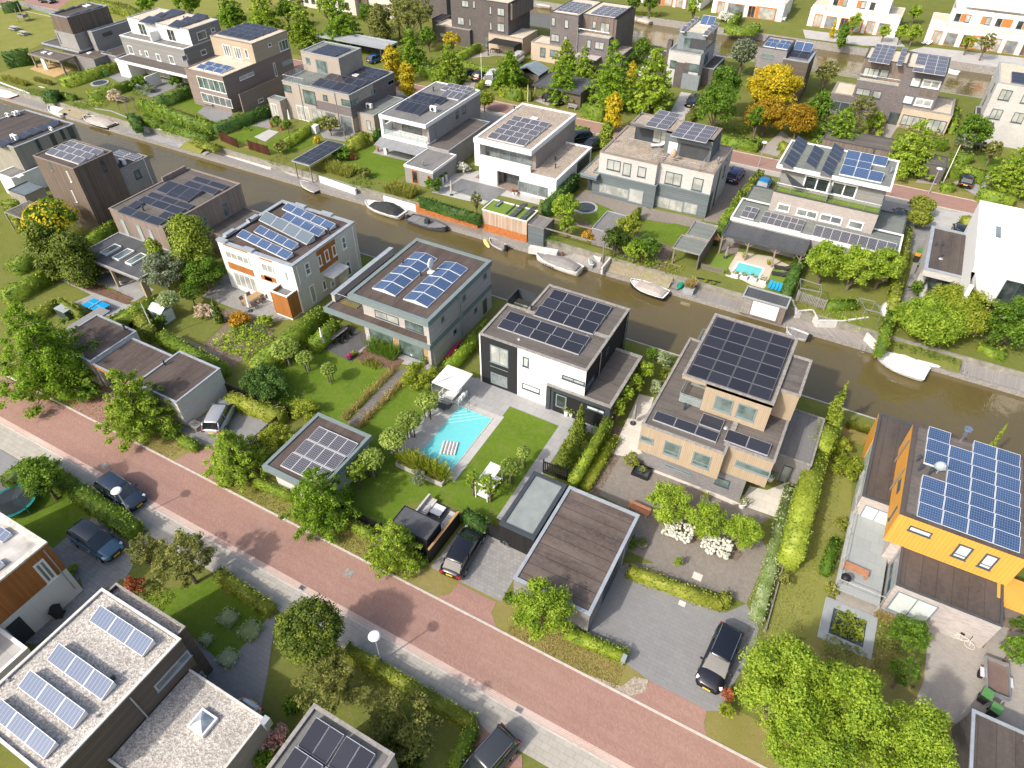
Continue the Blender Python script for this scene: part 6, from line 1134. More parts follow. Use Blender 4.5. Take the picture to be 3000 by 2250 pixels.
# ================================================================ trees
OK='street trees along the roads'
for a in[
 ('oak','oak',(10,330,1330),9.5,350,'largest green street tree with spreading layered branches at the left'),
 ('oak','oaky',(20,1090,230),7,235,'yellow-green street tree in front of the cream garage beside the silver car'),
 ('oak','oaky',(20,1890,650),5,215,'small yellow-green street tree on the verge left of the solar garage'),
 ('oak','oak',(21,570,1020),6,235,'green street tree in front of the garage with gridded solar panels'),
 ('oak','oaky',(21,1180,1370),5,190,'small yellow-green street tree beside the black-fenced lounge'),
 ('broad','oaky',(32,370,370),5,270,'round yellow-green street tree in front of the large banded garage'),
 ('wide','oaky',(33,280,1010),8.5,430,'huge lime-green maple at the bottom right, upper left one of the clump'),
 ('wide','oaky',(33,760,1180),8.5,420,'huge lime-green maple at the bottom right, middle one of the clump'),
 ('wide','oaky',(33,1290,1480),8,390,'huge lime-green maple at the bottom right, nearest the corner garage'),
 ('wide','oaky',(33,480,1560),7,420,'huge lime-green maple at the bottom edge, lowest one of the clump'),
 ('ball','conifer',(31,490,550),5.6,285,'dense round dark evergreen tree beside the pavement'),
 ('airy','olive',(31,610,980),3.8,270,'loose olive-brown shrubby tree below the round evergreen'),
 ('airy','olive',(31,1260,1330),4.4,310,'loose silvery olive tree inside the bottom garden hedge'),
 ('bush','dark',(31,1250,1560),2.6,200,'dark low shrub under the loose silvery olive tree'),
 ('airy','olive',(20,1480,1500),5.2,250,'feathery olive-green garden tree beside the pavement, larger of two'),
 ('airy','olive',(20,1180,1440),4.5,140,'feathery olive-green garden tree beside the blue hatchback, smaller of two'),
 ('broad','green',(20,340,840),4.6,180,'small green garden tree beside the netted trampoline'),
 ('broad','green',(10,420,270),5.5,215,'garden tree covered in bright yellow blossom by the pergola'),
 ('column','conifer',(10,370,480),7.5,125,'upright hornbeam left of the covered patio, left of two'),
 ('column','conifer',(10,600,550),7,150,'upright hornbeam left of the covered patio, right of two'),
 ('column','thuja',(10,1530,440),8.5,160,'tall upright bright green hornbeam in front of the pinkish wood house'),
 ('column','thuja',(10,1265,560),6,80,'narrow upright green hornbeam beside the three roof windows'),
 ('airy','silver',(10,1310,690),5,200,'grey-green airy tree in front of the covered patio'),
 ('broad','green',(10,1650,690),4,170,'green leafy tree between the patio roof and the white house'),
 ('airy','green',(10,1540,850),3,100,'small green tree by the greenhouse garden'),
 ('lolly','varieg',(10,1360,900),3.4,85,'small pale variegated ball tree behind the greenhouse'),
 ('cone','conifer',(10,1745,980),3.2,62,'narrow pointed thuja in the lawn by the patio'),
 ('bush','green',(10,1290,1080),1.7,60,'narrow dark green shrub in front of the greenhouse'),
 ('broad','oaky',(22,1385,1045),3.4,190,'leafy lime-green tree above the white hydrangeas, left of three'),
 ('broad','oaky',(22,1680,1180),3.4,180,'leafy lime-green tree above the white hydrangeas, middle of three'),
 ('broad','oaky',(22,1970,1290),3.2,168,'leafy lime-green tree beside the white hydrangeas, right of three'),
 ('cone','conifer',(22,665,350),4.4,95,'green pyramidal hornbeam by the dark annex, topmost of three'),
 ('cone','conifer',(22,610,500),4.4,105,'green pyramidal hornbeam by the slab path, middle of three'),
 ('cone','conifer',(22,530,620),3.8,92,'green pyramidal hornbeam by the black slat gate, lowest of three'),
 ('broad','oaky',(22,970,270),3,62,'trained leafy tree in the row beside the dark annex, first from below'),
 ('broad','oaky',(22,1030,170),3,72,'trained leafy tree in the row beside the dark annex, second from below'),
 ('broad','oaky',(22,1100,70),3,76,'trained leafy tree in the row beside the dark annex, third from below'),
 ('broad','oaky',(12,1190,1480),3,82,'trained leafy tree in the row beside the dark annex, fourth from below'),
 ('ball','green',(12,1240,1345),2,52,'clipped green ball at the canal end of the trained tree row'),
 ('bush','varieg',(12,1340,1390),1.8,66,'variegated shrub by the canal left of the timber house'),
 ('bush','lime',(12,1340,1510),1.4,50,'yellow-green shrub on the gravel strip left of the timber house'),
 ('bush','varieg',(22,1270,105),1.3,52,'pale variegated shrub beside the cream slabs'),
 ('bush','varieg',(12,1280,1600),1.3,50,'pale variegated shrub on the strip, lower one by the terrace wall'),
 ('airy','oaky',(21,870,800),3.2,85,'slender magnolia on the lawn next to the ball trees'),
 ('airy','oaky',(21,1810,850),3.4,62,'slender young tree on the lawn, left of the pair by the white daybed'),
 ('airy','oaky',(21,1950,905),3.4,88,'slender young tree on the lawn, right of the pair by the white daybed'),
 ('airy','silver',(21,1370,830),1.9,70,'small grey olive tree by the raised pool planter'),
 ('broad','green',(33,1290,580),3.2,160,'green shrubby tree beside the lily pond'),
 ('airy','green',(33,1230,900),3.4,130,'green shrubby tree at the drive edge below the lily pond'),
 ('broad','green',(33,2150,700),3,120,'dark green shrubs beside the car trailer'),
 ('airy','green',(33,2170,480),2,80,'grey-green shrub beside the green bottle bank by the orange house'),
 ('airy','oaky',(33,2170,1510),3.2,70,'yellow-green twigs over the corner garage roof'),
 ('cone','thuja',(23,1970,545),5.5,40,'pale conifer tip rising behind the orange house at the canal'),
 ('cone','thuja',(23,705,230),6.5,95,'tall bright conifer at the canal end of the thuja hedge'),
 ('cone','thuja',(23,700,380),4.2,85,'bright conifer beside the canal end of the thuja hedge'),
 # far bank
 ('wide','oaky',(13,610,590),5.5,180,'leafy plane tree in front of the grey double house, left of three'),
 ('wide','oaky',(13,850,640),5.5,190,'leafy plane tree in front of the grey double house, middle of three'),
 ('wide','oaky',(13,1080,640),5.2,170,'leafy plane tree in front of the grey double house, right of three'),
 ('wide','oaky',(13,1440,1080),4.6,300,'large feathery yellow-green willow by the canal, left one'),
 ('wide','lime',(13,1660,980),5.2,300,'large feathery yellow-green willow by the canal, right one'),
 ('wide','green',(13,2120,1090),6,240,'broad dark green tree at the right edge above the moored boats'),
 ('ball','hedgey',(13,1390,140),2.6,105,'clipped yellow-green ball shrub on the long hedge, upper one'),('ball','hedgey',(13,1370,240),2.6,105,'clipped yellow-green ball shrub on the long hedge, lower one'),
 ('bush','green',(13,1340,810),2.0,60,'round leafy shrub beside the upright canoe'),
 ('airy','lime',(12,1060,330),4.2,115,'tall yellow bamboo clump beside the flat shed'),
 ('broad','dark',(12,950,430),3.6,120,'dark green shrub tree between the pergola and the bamboo'),
 ('airy','green',(12,1190,480),3.4,140,'loose green shrub tree above the wooden terrace'),
 ('airy','oaky',(12,1110,520),2.8,110,'yellow-green tall shrub below the bamboo clump'),
 ('broad','oaky',(12,545,170),4.2,130,'lime-leaved catalpa tree between the white house and the trampoline'),
 ('broad','oaky',(12,560,310),3,72,'lime-leaved climber on the pergola'),
 ('bush','orange',(12,730,390),2.0,60,'rust-coloured climber on the pergola beams'),
 ('oak','oaky',(1,110,110),8.5,125,'tall green street tree behind the beige house, right of it'),
 ('oak','oaky',(1,420,190),10.5,125,'tall green street tree left of the zinc carport'),
 ('oak','oak',(1,740,190),10,140,'tall green street tree in front of the zinc carport'),
 ('column','olive',(1,1050,170),8,90,'upright grey-green tree right of the zinc carport'),
 ('airy','olive',(1,1290,160),9,170,'big olive-green birch behind the back road'),
 ('airy','olive',(1,1200,110),9,110,'slim olive-green birch left of the big birch'),
 ('oak','oak',(1,1310,430),7,115,'green street tree right of the yellow columns'),
 ('oak','oaky',(1,1620,530),6.5,130,'green street tree left of the parked dark hatchbacks'),
 ('column','yellow',(1,1150,500),7.2,70,'golden upright tree behind the taupe house, taller of two'),('column','yellow',(1,1280,620),6.2,65,'golden upright tree behind the taupe house, lower of two'),
 ('oak','oak',(1,2110,590),6.5,115,'green street tree beside the white van'),
 ('ball','lime',(1,1905,800),3.5,85,'bright lime ball tree at the corner behind the white-framed house'),
 ('airy','yellow',(1,1640,335),4.5,80,'yellow-green garden tree by the dark brick annex'),
 ('broad','oak',(0,1200,30),7,100,'green tree at the top edge, leftmost of the row behind the houses'),('broad','oak',(0,1520,40),7,115,'green tree at the top edge, second of the row behind the houses'),
 ('oak','oak',(0,1860,80),8,110,'green tree at the top edge, third of the row behind the houses'),
 ('oak','oak',(2,90,600),6.5,125,'green street tree in front of the pitched blue-grey shed'),
 ('oak','oak',(2,515,670),7,125,'green street tree beside the wooden bench'),('oak','oaky',(2,545,490),6.5,100,'green tree in front of the dark brick pair with the sand brick wing'),
 ('oak','oak',(2,920,640),11,165,'tall dark green conical tree behind the white L-shaped house'),('oak','oaky',(2,1250,690),10,175,'tall yellow-green conical tree left of the tower house drive'),
 ('column','yellow',(2,1085,590),5,38,'small golden upright tree between the two tall conical trees'),('column','yellow',(2,935,880),6.5,70,'golden-green upright tree at the road beside the white L-shaped house'),('column','thuja',(2,880,1080),4.8,60,'green upright tree beside the two parked black cars'),
 ('broad','green',(2,1830,720),8.5,150,'broad dark green tree right of the tower house, upper one'),('broad','green',(2,1770,880),8,195,'broad dark green tree behind the gravel-terraced house'),
 ('wide','yellow',(3,190,700),8,235,'big bright yellow tree by the second canal'),('wide','orange',(3,130,930),6,195,'orange-tinted tree below the big yellow tree, left one'),('wide','orange',(3,395,960),5.6,160,'orange-tinted tree below the big yellow tree, right one'),
 ('wide','yellow',(2,2130,680),7.5,130,'left part of the yellow tree group by the canal'),
 ('ball','silver',(2,1990,420),7,105,'round silvery willow standing by the second canal'),('broad','green',(2,1165,400),5,80,'round green tree beside the second canal by the dark wing'),('broad','dark',(2,1100,500),5,70,'dark green shrub tree between the dark brick pair and the tower house'),
 ('oak','oak',(3,725,1080),6.5,140,'green street tree over the long garage roof'),('airy','olive',(3,890,920),7,125,'brown-green garden tree in front of the dark double house'),('oak','oaky',(3,1300,1220),7.5,175,'yellow-green street tree beside the leaning flagpole'),
 ('broad','green',(3,1800,1080),6,150,'bright green rounded tree beside the right edge house'),('airy','silver',(3,1740,1150),4,100,'grey-green shrub tree below the bright green rounded tree'),('oak','oaky',(3,2130,1390),7.5,145,'green street tree at the right edge'),
 ('broad','oaky',(3,840,185),4.5,58,'small lime tree in front of the orange panelled row, left one'),('broad','oaky',(3,1085,258),3.6,50,'small lime tree on the paved terrace of the orange panelled row'),('broad','oaky',(3,1220,268),4,50,'small lime tree at the gap between the orange panelled houses, left one'),('broad','oaky',(3,1320,275),4.5,66,'small lime tree at the gap between the orange panelled houses, right one'),('broad','oaky',(3,1330,105),4,52,'small lime tree in the gap behind the orange panelled houses'),
 ('broad','lime',(3,1765,350),4,55,'small yellow tree in front of the top right white house'),('airy','olive',(3,1910,355),5.5,70,'olive tree in front of the top right white house'),('airy','olive',(3,610,600),5.5,95,'thin olive tree on the second canal bank'),('cone','yellow',(3,675,215),4,28,'narrow yellow tree on the orange row terrace'),('column','green',(3,755,270),5,45,'narrow green tree at the second canal bank'),
 ('broad','oaky',(2,1590,60),6,62,'lime tree beyond the second canal at the top'),('broad','green',(2,1100,30),5,62,'green trimmed tree beyond the second canal, left of two'),('broad','green',(2,1230,30),5,70,'green trimmed tree beyond the second canal, right of two'),
 ('airy','olive',(1,1380,90),8,120,'olive tree in front of the dark brick house at the top edge'),('broad','green',(1,960,130),6,90,'round green tree behind the zinc-roofed carport'),('broad','oaky',(1,620,60),6,80,'green tree before the cream terraced block'),('broad','green',(1,300,90),6,80,'round green tree at the top edge beside the cream block'),('broad','green',(1,1450,300),5,80,'green tree between the birches and the dark brick annex'),('oak','oaky',(2,690,560),7,90,'yellow-green tree behind the wooden carport'),('broad','green',(3,560,880),6,110,'green tree right of the orange trees'),('broad','oaky',(3,1000,990),4,70,'light green front garden tree by the lime hedges'),('broad','green',(2,2100,980),5.5,90,'dark green tree below the orange trees'),('airy','olive',(3,1960,1230),4,80,'olive garden tree on the right lawn'),
 ('bush','cream',(0,930,780),2,70,'cream-flowered shrub beside the small wooden swing frame'),('bush','green',(0,1130,670),2.2,80,'round green shrub in the terrace garden of the white double house'),('bush','green',(0,1430,660),2,62,'round green shrub on the patio of the white double house'),('bush','silver',(0,1210,720),1.2,50,'silvery shrub on the patio edge of the white double house'),
 ('airy','olive',(1,650,1010),3.2,85,'thin bare-looking tree on the terrace of the taupe house'),('airy','green',(1,225,985),2.4,40,'small potted tree on the terrace, left of two'),('airy','green',(1,305,1010),2.4,38,'small potted tree on the terrace, right of two'),('bush','yellow',(1,545,1135),1.1,32,'bright yellow shrub beside the solar boat shelter'),('bush','olive',(1,255,1190),2,65,'olive shrub on the lawn above the quay wall'),('bush','green',(1,750,1240),1.9,85,'green shrubs right of the solar boat shelter'),('bush','red',(1,840,1270),1,28,'small reddish shrub beside the bright lawn'),('bush','olive',(1,935,1400),1.6,55,'brown-green shrub between the two tall grass beds'),
 ('airy','olive',(11,1840,110),3.6,52,'slim young birch above the boathouse'),('bush','white',(1,1740,1355),1.6,55,'white hydrangea between the pool house and the white house'),('bush','green',(1,1490,1500),2.2,75,'dark green shrub by the pool terrace steps'),
 ('bush','dark',(2,770,590),2.5,50,'dark clipped shrub in front of the white umbrella terrace'),('bush','white',(2,1180,590),2.5,45,'white flowering shrub left of the tower house'),('bush','red',(1,960,105),3,35,'dark red shrub at the top edge'),('bush','white',(2,1840,140),2,70,'white flowering hedge shrub beyond the second canal'),
]:
 kind,mt,p,h,r,lab=a;mt={'orange':'amber'}.get(mt,mt)if kind=='wide' else mt;TV(kind,mt,p,h,r,lab,cat='shrub' if kind=='bush' else 'tree',zf={'oak':.45,'bush':.5,'lolly':.76,'ball':.65}.get(kind,.58))
# yellow blossom on the tree by the pergola
q=[o for o in COL.objects if o.get('label','').startswith('garden tree covered')][0]
n=420;d=rng.normal(0,1,(n,3));d[:,2]=np.abs(d[:,2])*.8;d/=np.linalg.norm(d,axis=1)[:,None];R_=215*mpp(q.location.x,q.location.y,3)
_s=q.scale[0];leafmesh(d*np.array([R_*.98,R_*.98,2.5])/_s+np.array([0,0,3.2]),d,.42,'blossom',LF['flame'],q,.3)
# ball-headed trees with stakes round the pool and on the teal house lawn
L1='clipped ball-headed trees on dark stakes'
for p,r,mt,lab in(((11,290,1310),112,'varieg','largest ball-headed tree on the lawn near the dark deck'),((11,447,1380),70,'varieg','middle ball-headed tree on the lawn near the dark deck'),((11,643,1472),65,'varieg','ball-headed tree alone in the middle of the lawn'),
  ((21,1440,210),90,'varieg','ball tree nearest the white parasol in the poolside row'),((21,1293,365),98,'varieg','second ball tree from the white parasol in the poolside row'),((21,1163,517),108,'varieg','third ball tree from the white parasol in the poolside row'),((21,980,680),108,'varieg','fourth ball tree from the white parasol, beside the solar garage'),
  ((21,2115,740),82,'varieg','ball tree on the lawn beside the black shed, larger of two'),((21,2223,622),56,'varieg','ball tree on the lawn beside the slab path, smaller of two')):
 TV('lolly','ballgreen',p,2.9 if r>75 else 2.4,r,lab,zf=.74,stakes=True)
for p,r,h,mt,lab in[((11,1375,1530),150,2.4,'lime','bright yellow-green bamboo mound beside the boardwalk'),((11,150,1560),150,2.6,'hedged','dark rounded shrub mass by the teal house lawn, left of two'),((21,200,120),150,2.6,'hedged','dark rounded shrub mass by the teal house lawn, right of two'),((21,60,60),140,2.6,'hedged','dark rounded shrub mass beside the black slat fence'),
  ((21,230,500),145,2.2,'lime','yellow-green bush between the fence and the solar garage'),((21,460,280),120,1.7,'lime','yellow-green hedge-like shrub beside the solar garage roof'),((20,1370,440),100,1.6,'green','dark leafy shrub under the street tree by the cream garage'),((20,720,130),100,1.8,'green','leafy shrub at the corner of the left cream garage'),
  ((22,1085,690),72,1.5,'grassy','shrub with long narrow leaves beside the black planter'),((22,1455,1510),36,1.3,'oaky','single yellow-green sapling in the paved garden'),((22,1075,1360),52,1.3,'green','leafy shrub at the corner of the clipped hedge'),((23,725,575),88,1.9,'lime','glossy lime-green laurel, upper one beside the thuja hedge'),((23,790,760),138,2.0,'lime','large glossy lime-green laurel on the orange house lawn'),
  ((23,740,1210),66,1.2,'grassy','tufted green shrub against the raised terrace, upper one'),((33,650,210),60,1.2,'grassy','tufted green shrub against the raised terrace, lower one'),((33,280,130),60,1.1,'olive','small olive shrub beside the board edge of the lawn'),((30,1090,190),92,1.7,'red','round red-orange shrub at the drive corner'),((20,590,1570),50,.9,'lime','small lime shrub beside the amber wood house'),((32,1860,1060),55,1.4,'red','dark red shrub at the edge of the forecourt'),((32,1850,1190),70,1.3,'lime','lime-green shrub beside the red shrub'),
  ((32,90,290),60,1.2,'green','leafy shrub beside the large banded garage'),((31,230,1390),95,1.3,'pink','shrub with faded pink hydrangea heads, upper one'),((31,150,1480),85,1.2,'pink','shrub with faded pink hydrangea heads, lower one'),((31,110,1570),90,1.2,'green','glossy green shrub below the faded hydrangeas'),((31,350,1150),90,1.3,'green','green shrub between the drive and the black solar roof'),((10,1640,1000),85,1.5,'cream','flowering pale shrub left of the thuja'),((10,1930,1070),90,1.2,'orange','orange-flowered border shrub in the kitchen garden'),((10,2140,1080),75,1.3,'oaky','leafy yellow-green plants by the amber box'),
  ((11,1350,1310-0),0,0,'','')]:
 if r:TV('bush',mt,p,h,r,lab,cat='shrub',zf=.5)
# ================================================================ hedges: centre lines seen along the hedge top
def HV(a,b,wd,h,label,mat='hedge',z=0.0,**k):
 return hedge(PZ(a,z+h),PZ(b,z+h),wd,h,label,mat,z,**k)
for a,b,wd,h,lab,mt in[
 ((10,225,1015),(10,460,895),.8,1.3,'low yellow-green hedge around the table tennis lawn, left section','hedgey'),((10,470,895),(10,655,1010),.8,1.3,'low yellow-green hedge around the grey storage box','hedgey'),
 ((10,0,850),(10,370,660),1.5,1.7,'thick hedge between the two left lawns','hedge'),((10,80,620),(10,250,530),1.6,1.5,'dark clipped hedge on the left lawn','hedge'),((10,640,440),(10,925,250),1.2,2.0,'dark hedge between the tower house and the pinkish wood house','hedge'),((10,50,130),(10,150,290),1.0,1.5,'clipped hedge beside the slatted pergola at left','hedgey'),((10,0,120),(10,180,80),1.0,1.4,'clipped hedge in front of the left edge annex','hedge'),
 ((10,910,1060),(10,1250,885),1.3,2.0,'hedge right of the table tennis patio','hedge'),((10,1090,990),(10,1195,1130),1.4,2.0,'yellow-green hedge left of the greenhouse','hedgey'),((10,1285,1165),(10,1790,1440),1.3,1.7,'long leafy hedge behind the cream brick garages','hedge'),
 ((11,600,960),(11,20,1420),1.5,2.0,'tall trimmed hedge between the amber box and the teal house lawn','hedge'),((11,700,1070),(11,500,1240),1.2,1.7,'trimmed hedge beside the dark deck','hedge'),((11,480,1250),(11,100,1480),.7,.5,'low yellow edging hedge along the lawn','hedgey'),
 ((20,1450,490),(20,1590,560),.9,.9,'small clipped hedge at the driveway of the silver car','hedge'),((21,-180,150),(21,270,300),1.2,1.5,'yellow-green shrub hedge along the black slat fence','hedgey'),((21,30,830),(21,350,965),.7,.9,'low verge hedge left of the solar garage','hedge'),((21,830,1195),(21,1000,1270),.7,.9,'low verge hedge in front of the black slat fence','hedge'),((21,1300,1430),(21,1430,1500),.7,.8,'low leafy hedge below the black lounge fence','hedge'),
 ((21,1730,1085),(21,1925,1215),1.2,1.3,'dark clipped evergreen hedge in front of the black estate car','hedged'),((20,10,850),(20,240,680),1.5,1.5,'hedge behind the netted trampoline, left section','hedge'),((20,270,680),(20,1080,1230),1.5,1.5,'long hedge beside the parked dark blue car','hedge'),
 ((30,1740,50),(30,2190,360),1.0,1.1,'yellow-green hedge along the pavement with four box squares inside','hedgey'),((31,770,665),(31,1820,1280),.9,1.1,'long hedge along the pavement by the white lamp','hedgey'),((31,1820,1300),(31,1640,1640),.9,1.1,'hedge returning beside the bottom driveway','hedge'),
 ((32,1050,30),(32,1830,310),.9,1.0,'clipped yellow-green hedge above the forecourt','hedgey'),((32,1860,220),(32,1835,320),.8,1.0,'short end of the forecourt hedge','hedgey'),((32,540,530),(32,1050,740),.9,.8,'low scruffy hedge along the verge by the banded garage','hedge'),((23,340,880),(33,50,440),1.1,.8,'pale variegated low hedge beside the paved garden','varieg'),
 ((23,650,380),(23,560,560),2.0,3.0,'tall bright thuja hedge, section nearest the canal','thuja'),((23,560,560),(23,345,1430),1.7,2.5,'tall bright thuja hedge between the timber and orange houses','thuja'),((22,900,330),(22,590,860),.8,1.8,'narrow ivy hedge beside the slab path','hedge'),((22,950,480),(22,690,900),1.0,.7,'low yellow-green planting beside the ivy hedge','lime'),
 ((23,700,1300),(33,610,60),.8,.9,'green planting along the raised terrace edge','green'),
 ((11,1600,1430),(11,1940,1080),.9,1.4,'leafy lime shrub row between the teal-trimmed and the black and white house','oaky'),
 ((0,10,430),(0,220,400),2.6,2.6,'tall dark hedge beside the play meadow','hedged'),((0,0,30),(0,150,10),2,2,'dark hedge in the top left corner','hedged'),((0,490,640),(0,940,500),1.8,1.6,'loose mixed hedge beside the ochre terrace','hedge'),((0,350,740),(0,450,740),2.4,1.7,'dark block hedge at the canal steps','hedged'),((0,460,740),(0,600,770),1.1,1.0,'light green hedge strip on the white quay planter','hedge'),((0,710,750),(0,1050,650),1.6,1.5,'hedge beside the buried trampoline','hedge'),
 ((0,1240,800),(0,1580,680),1.2,1.8,'dark hedge left of the beige house lawn','hedged'),((0,1120,800),(0,1715,990),1.3,1.9,'long brown-green hedge above the quay by the beige house','hedge'),((0,1140,930),(0,1290,990),2.0,.9,'low green hedge block below the long hedge, left one','hedge'),((0,1320,990),(0,1690,1100),2.0,.9,'low green hedge block below the long hedge, right one','hedge'),((0,1050,910),(0,1110,1000),1.4,1.6,'dark hedge end wall by the quay steps','hedged'),((0,1730,1010),(0,2180,850),1.4,1.8,'dark hedge between the beige and taupe house gardens','hedged'),((0,1560,1130),(0,1770,1190),1.6,.6,'yellow-green ground planting beside the gravel quay','hedgey'),
 ((1,290,1130),(1,590,940),1.0,1.4,'green hedge through the taupe house garden','hedge'),((1,800,1130),(1,950,1065),1.3,2.0,'yellow-topped hedge beside the bright lawn','hedgey'),((1,1000,1060),(1,1060,1040),.8,1.8,'dark hedge behind the yellow-topped hedge','hedged'),((11,1380,70),(11,1880,220),.8,1.5,'row of dark columnar hedge plants behind the rusty quay wall','hedged'),((12,370,130),(2,640,1400),1.0,2.2,'tall dark hedge right of the white L-shaped house','hedged'),((12,1080,230),(12,1150,150),.7,1.7,'narrow yellow-green hedge dividing two lawns','hedgey'),((12,1800,300),(12,1990,20),1.1,1.7,'long hedge beside the driveway of the gravel-terraced house','hedge'),((2,1920,1640),(2,2130,1370),1.0,1.5,'long hedge beside the bright blue car','hedgey'),
 ((13,430,500),(13,290,830),1.2,1.7,'dark ivy hedge right of the two black loungers','hedged'),((13,1290,300),(13,1210,700),.9,1.9,'long yellow-green ivy hedge, upper section','hedgey'),((13,1210,700),(13,1160,960),1.0,1.9,'long yellow-green ivy hedge, middle section','hedgey'),((13,1160,960),(13,1060,1290),1.0,1.4,'long ivy hedge, canal end','hedge'),((13,1720,240),(13,1880,250),1.6,1.3,'bright yellow-green hedge block beside the white roof','hedgey'),((13,610,920),(13,870,920),1.3,.9,'mixed red-green hedge on the garden terrace','hedge'),((13,1860,1250),(13,2080,1340),1.5,.8,'dark low planting at the right quay','hedge'),
 # around the back road
 ((1,1380,520),(1,1680,620),1.2,2.0,'hedge left of the parked dark hatchbacks','hedge'),((1,1700,490),(1,1960,550),1.1,1.6,'hedge behind the flagpole','hedge'),((1,1680,430),(1,1870,350),1.2,1.6,'hedge in front of the dark brick annex','hedge'),((1,1840,690),(1,2050,520),.9,1.3,'hedge left of the white van','hedgey'),((1,2030,700),(1,2212,740),1.2,1.8,'hedge right of the white van','hedge'),((0,970,30),(0,1150,110),2.4,2.2,'bright hedge behind the white double house','hedgey'),((0,720,-10),(0,970,30),2,2.2,'bright hedge behind the dark wood-topped house','hedgey'),
 ((2,10,700),(2,270,730),1.2,1.9,'hedge below the pitched blue-grey shed','hedgey'),((2,690,830),(2,860,880),1.4,2.2,'tall hedge right of the wooden bench','hedge'),((2,595,1015),(2,735,1045),1.6,1.4,'hedge block above the two parked black cars','hedge'),((2,1810,1090),(2,2120,1150),1.7,1.5,'long clipped hedge at the road below the yellow trees','hedge'),((2,1540,930),(2,1610,860),1.2,1.5,'brownish hedge beside the tower house drive','olive'),((3,10,1120),(3,75,1140),2.0,1.5,'clipped hedge end below the orange trees','hedge'),((3,250,1160),(3,300,1150),1.6,1.4,'small hedge block left of the tilted panels','hedgey'),
 ((3,1190,1090),(3,1610,1130),1.1,1.8,'hedge in front of the sand brick annex','hedge'),((3,1650,1320),(3,1920,1390),1.4,1.9,'hedge behind the parked black car on the right','hedge'),((3,1690,1240),(3,1810,1240),1.4,1.5,'rounded hedge beside the leaning flagpole','hedge'),((3,1860,1520),(3,2160,1590),1.6,1.7,'hedge at the right edge below the street tree','hedge'),((3,1560,1490),(3,1660,1490),1.2,1.1,'low hedge at the foot of the leaning flagpole','hedge'),((3,1075,920),(3,1040,1080),.9,1.6,'bright yellow-green hedge between two front paths','hedgey'),((3,970,1020),(3,920,1070),.8,1.2,'low lime hedge left of the front path','hedgey'),((3,1680,860),(3,1650,1000),.9,1.8,'hedge right of the sand brick annex','hedge'),((3,590,780),(3,560,860),1.2,1.6,'hedge beside the second canal and the grey wood house','hedge'),((3,480,960),(3,600,1000),2.4,2.2,'dark hedge mass right of the orange trees','hedge'),
 ((2,1860,200),(2,1960,90),1.4,1.8,'hedge beyond the second canal between two gardens','hedge'),((2,1860,210),(2,2110,220),1.8,1.6,'hedge along the second canal','hedge'),((2,1090,90),(2,1300,110),1.8,.6,'yellow planting beyond the second canal','lime'),((3,0,190),(3,80,200),2,1.6,'hedge at the second canal, left end','hedge')]:
 HV(a,b,wd,h,lab,mt)
for p,s_,lab in(((30,1845,435),1.25,'clipped box square on the lawn, nearest the amber tree'),((30,2025,530),1.35,'clipped box square on the lawn, largest'),((30,1838,755),1.2,'clipped box square on the lawn, lowest'),((30,1662,605),.8,'clipped box square on the lawn, smallest')):
 x,y=PZ(p,.5);hedge((x-s_/2,y),(x+s_/2,y),s_,.55,lab,'varieg',cat='box shrub',name='box_shrub')
# ================================================================ grasses, beds
def gr(name,mt,t,a,b,h,lab,z=0.0,**k):x0,y0,x1,y1=RC(t,a,b,z);return grassclump(name,mt,x0,y0,x1,y1,h,lab,z,**k)
x0,y0=PZ((21,875,420));x1,y1=PZ((21,1240,80));xa,ya=PZ((21,780,370));xb,yb=PZ((11,1190,1490))
grassclump('ornamental_grass','straw',x0-.1,y0,x0+.5,y1+.6,.75,'straw-coloured grass strip right of the boardwalk');grassclump('ornamental_grass','straw',xa-.5,ya,xa+.1,yb,.75,'straw-coloured grass strip left of the boardwalk')
gr('ornamental_grass','green',11,(950,1330),(1230,1350),1.5,'tall feathery green grass beside the teal house terrace',cat='planting');gr('ornamental_grass','hedgey',11,(920,1440),(1080,1440),.6,'yellow-green edging plants below the feathery grass')
gr('ornamental_grass','grassy',1,(580,1385),(880,1400),1.2,'tall soft grass in the white quay planter right of the boat shelter',wd=.09,n=1500);gr('ornamental_grass','grassy',1,(1100,1560),(1370,1570),1.2,'tall soft grass in the long white quay planter by the pool house',wd=.09,n=1500)
gr('ornamental_grass','grassy',0,(20,650),(240,690),.9,'tall grass on the quay wall of the dark wood-topped house',wd=.12,n=900);gr('ornamental_grass','olive',0,(290,660),(420,690),.9,'brownish grass beside the quay stairs',wd=.12,n=600)
gr('bamboo','lime',21,(1240,720),(1600,850),1.7,'young bamboo in the raised planter at the pool end',n=1100,wd=.09,cat='bamboo');gr('bamboo','straw',21,(1300,700),(1450,800),1.5,'straw-coloured bamboo stems in the pool planter',n=300,wd=.07,cat='bamboo')
gr('reeds','grassy',23,(770,420),(960,480),.8,'long pale grass at the canal beside the orange house',n=1400,cat='grass');gr('ornamental_grass','straw',33,(1000,440),(1200,480),.5,'dry tufts beside the raised terrace',n=500)
gr('ornamental_grass','grassy',12,(1300,720),(1430,650),1.0,'arching grass beside the wooden terrace',-.9,n=700,wd=.08);gr('ornamental_grass','straw',12,(1515,810),(1590,790),1.0,'pale grass in the grey quay planter',-.3,n=300,wd=.07)
x0,y0,x1,y1=RC(12,(1110,640),(1250,600));cover('ground_cover','grassy',(x0,y0,x1,y1),.8,'bright grassy clump at the foot of the wooden terrace')
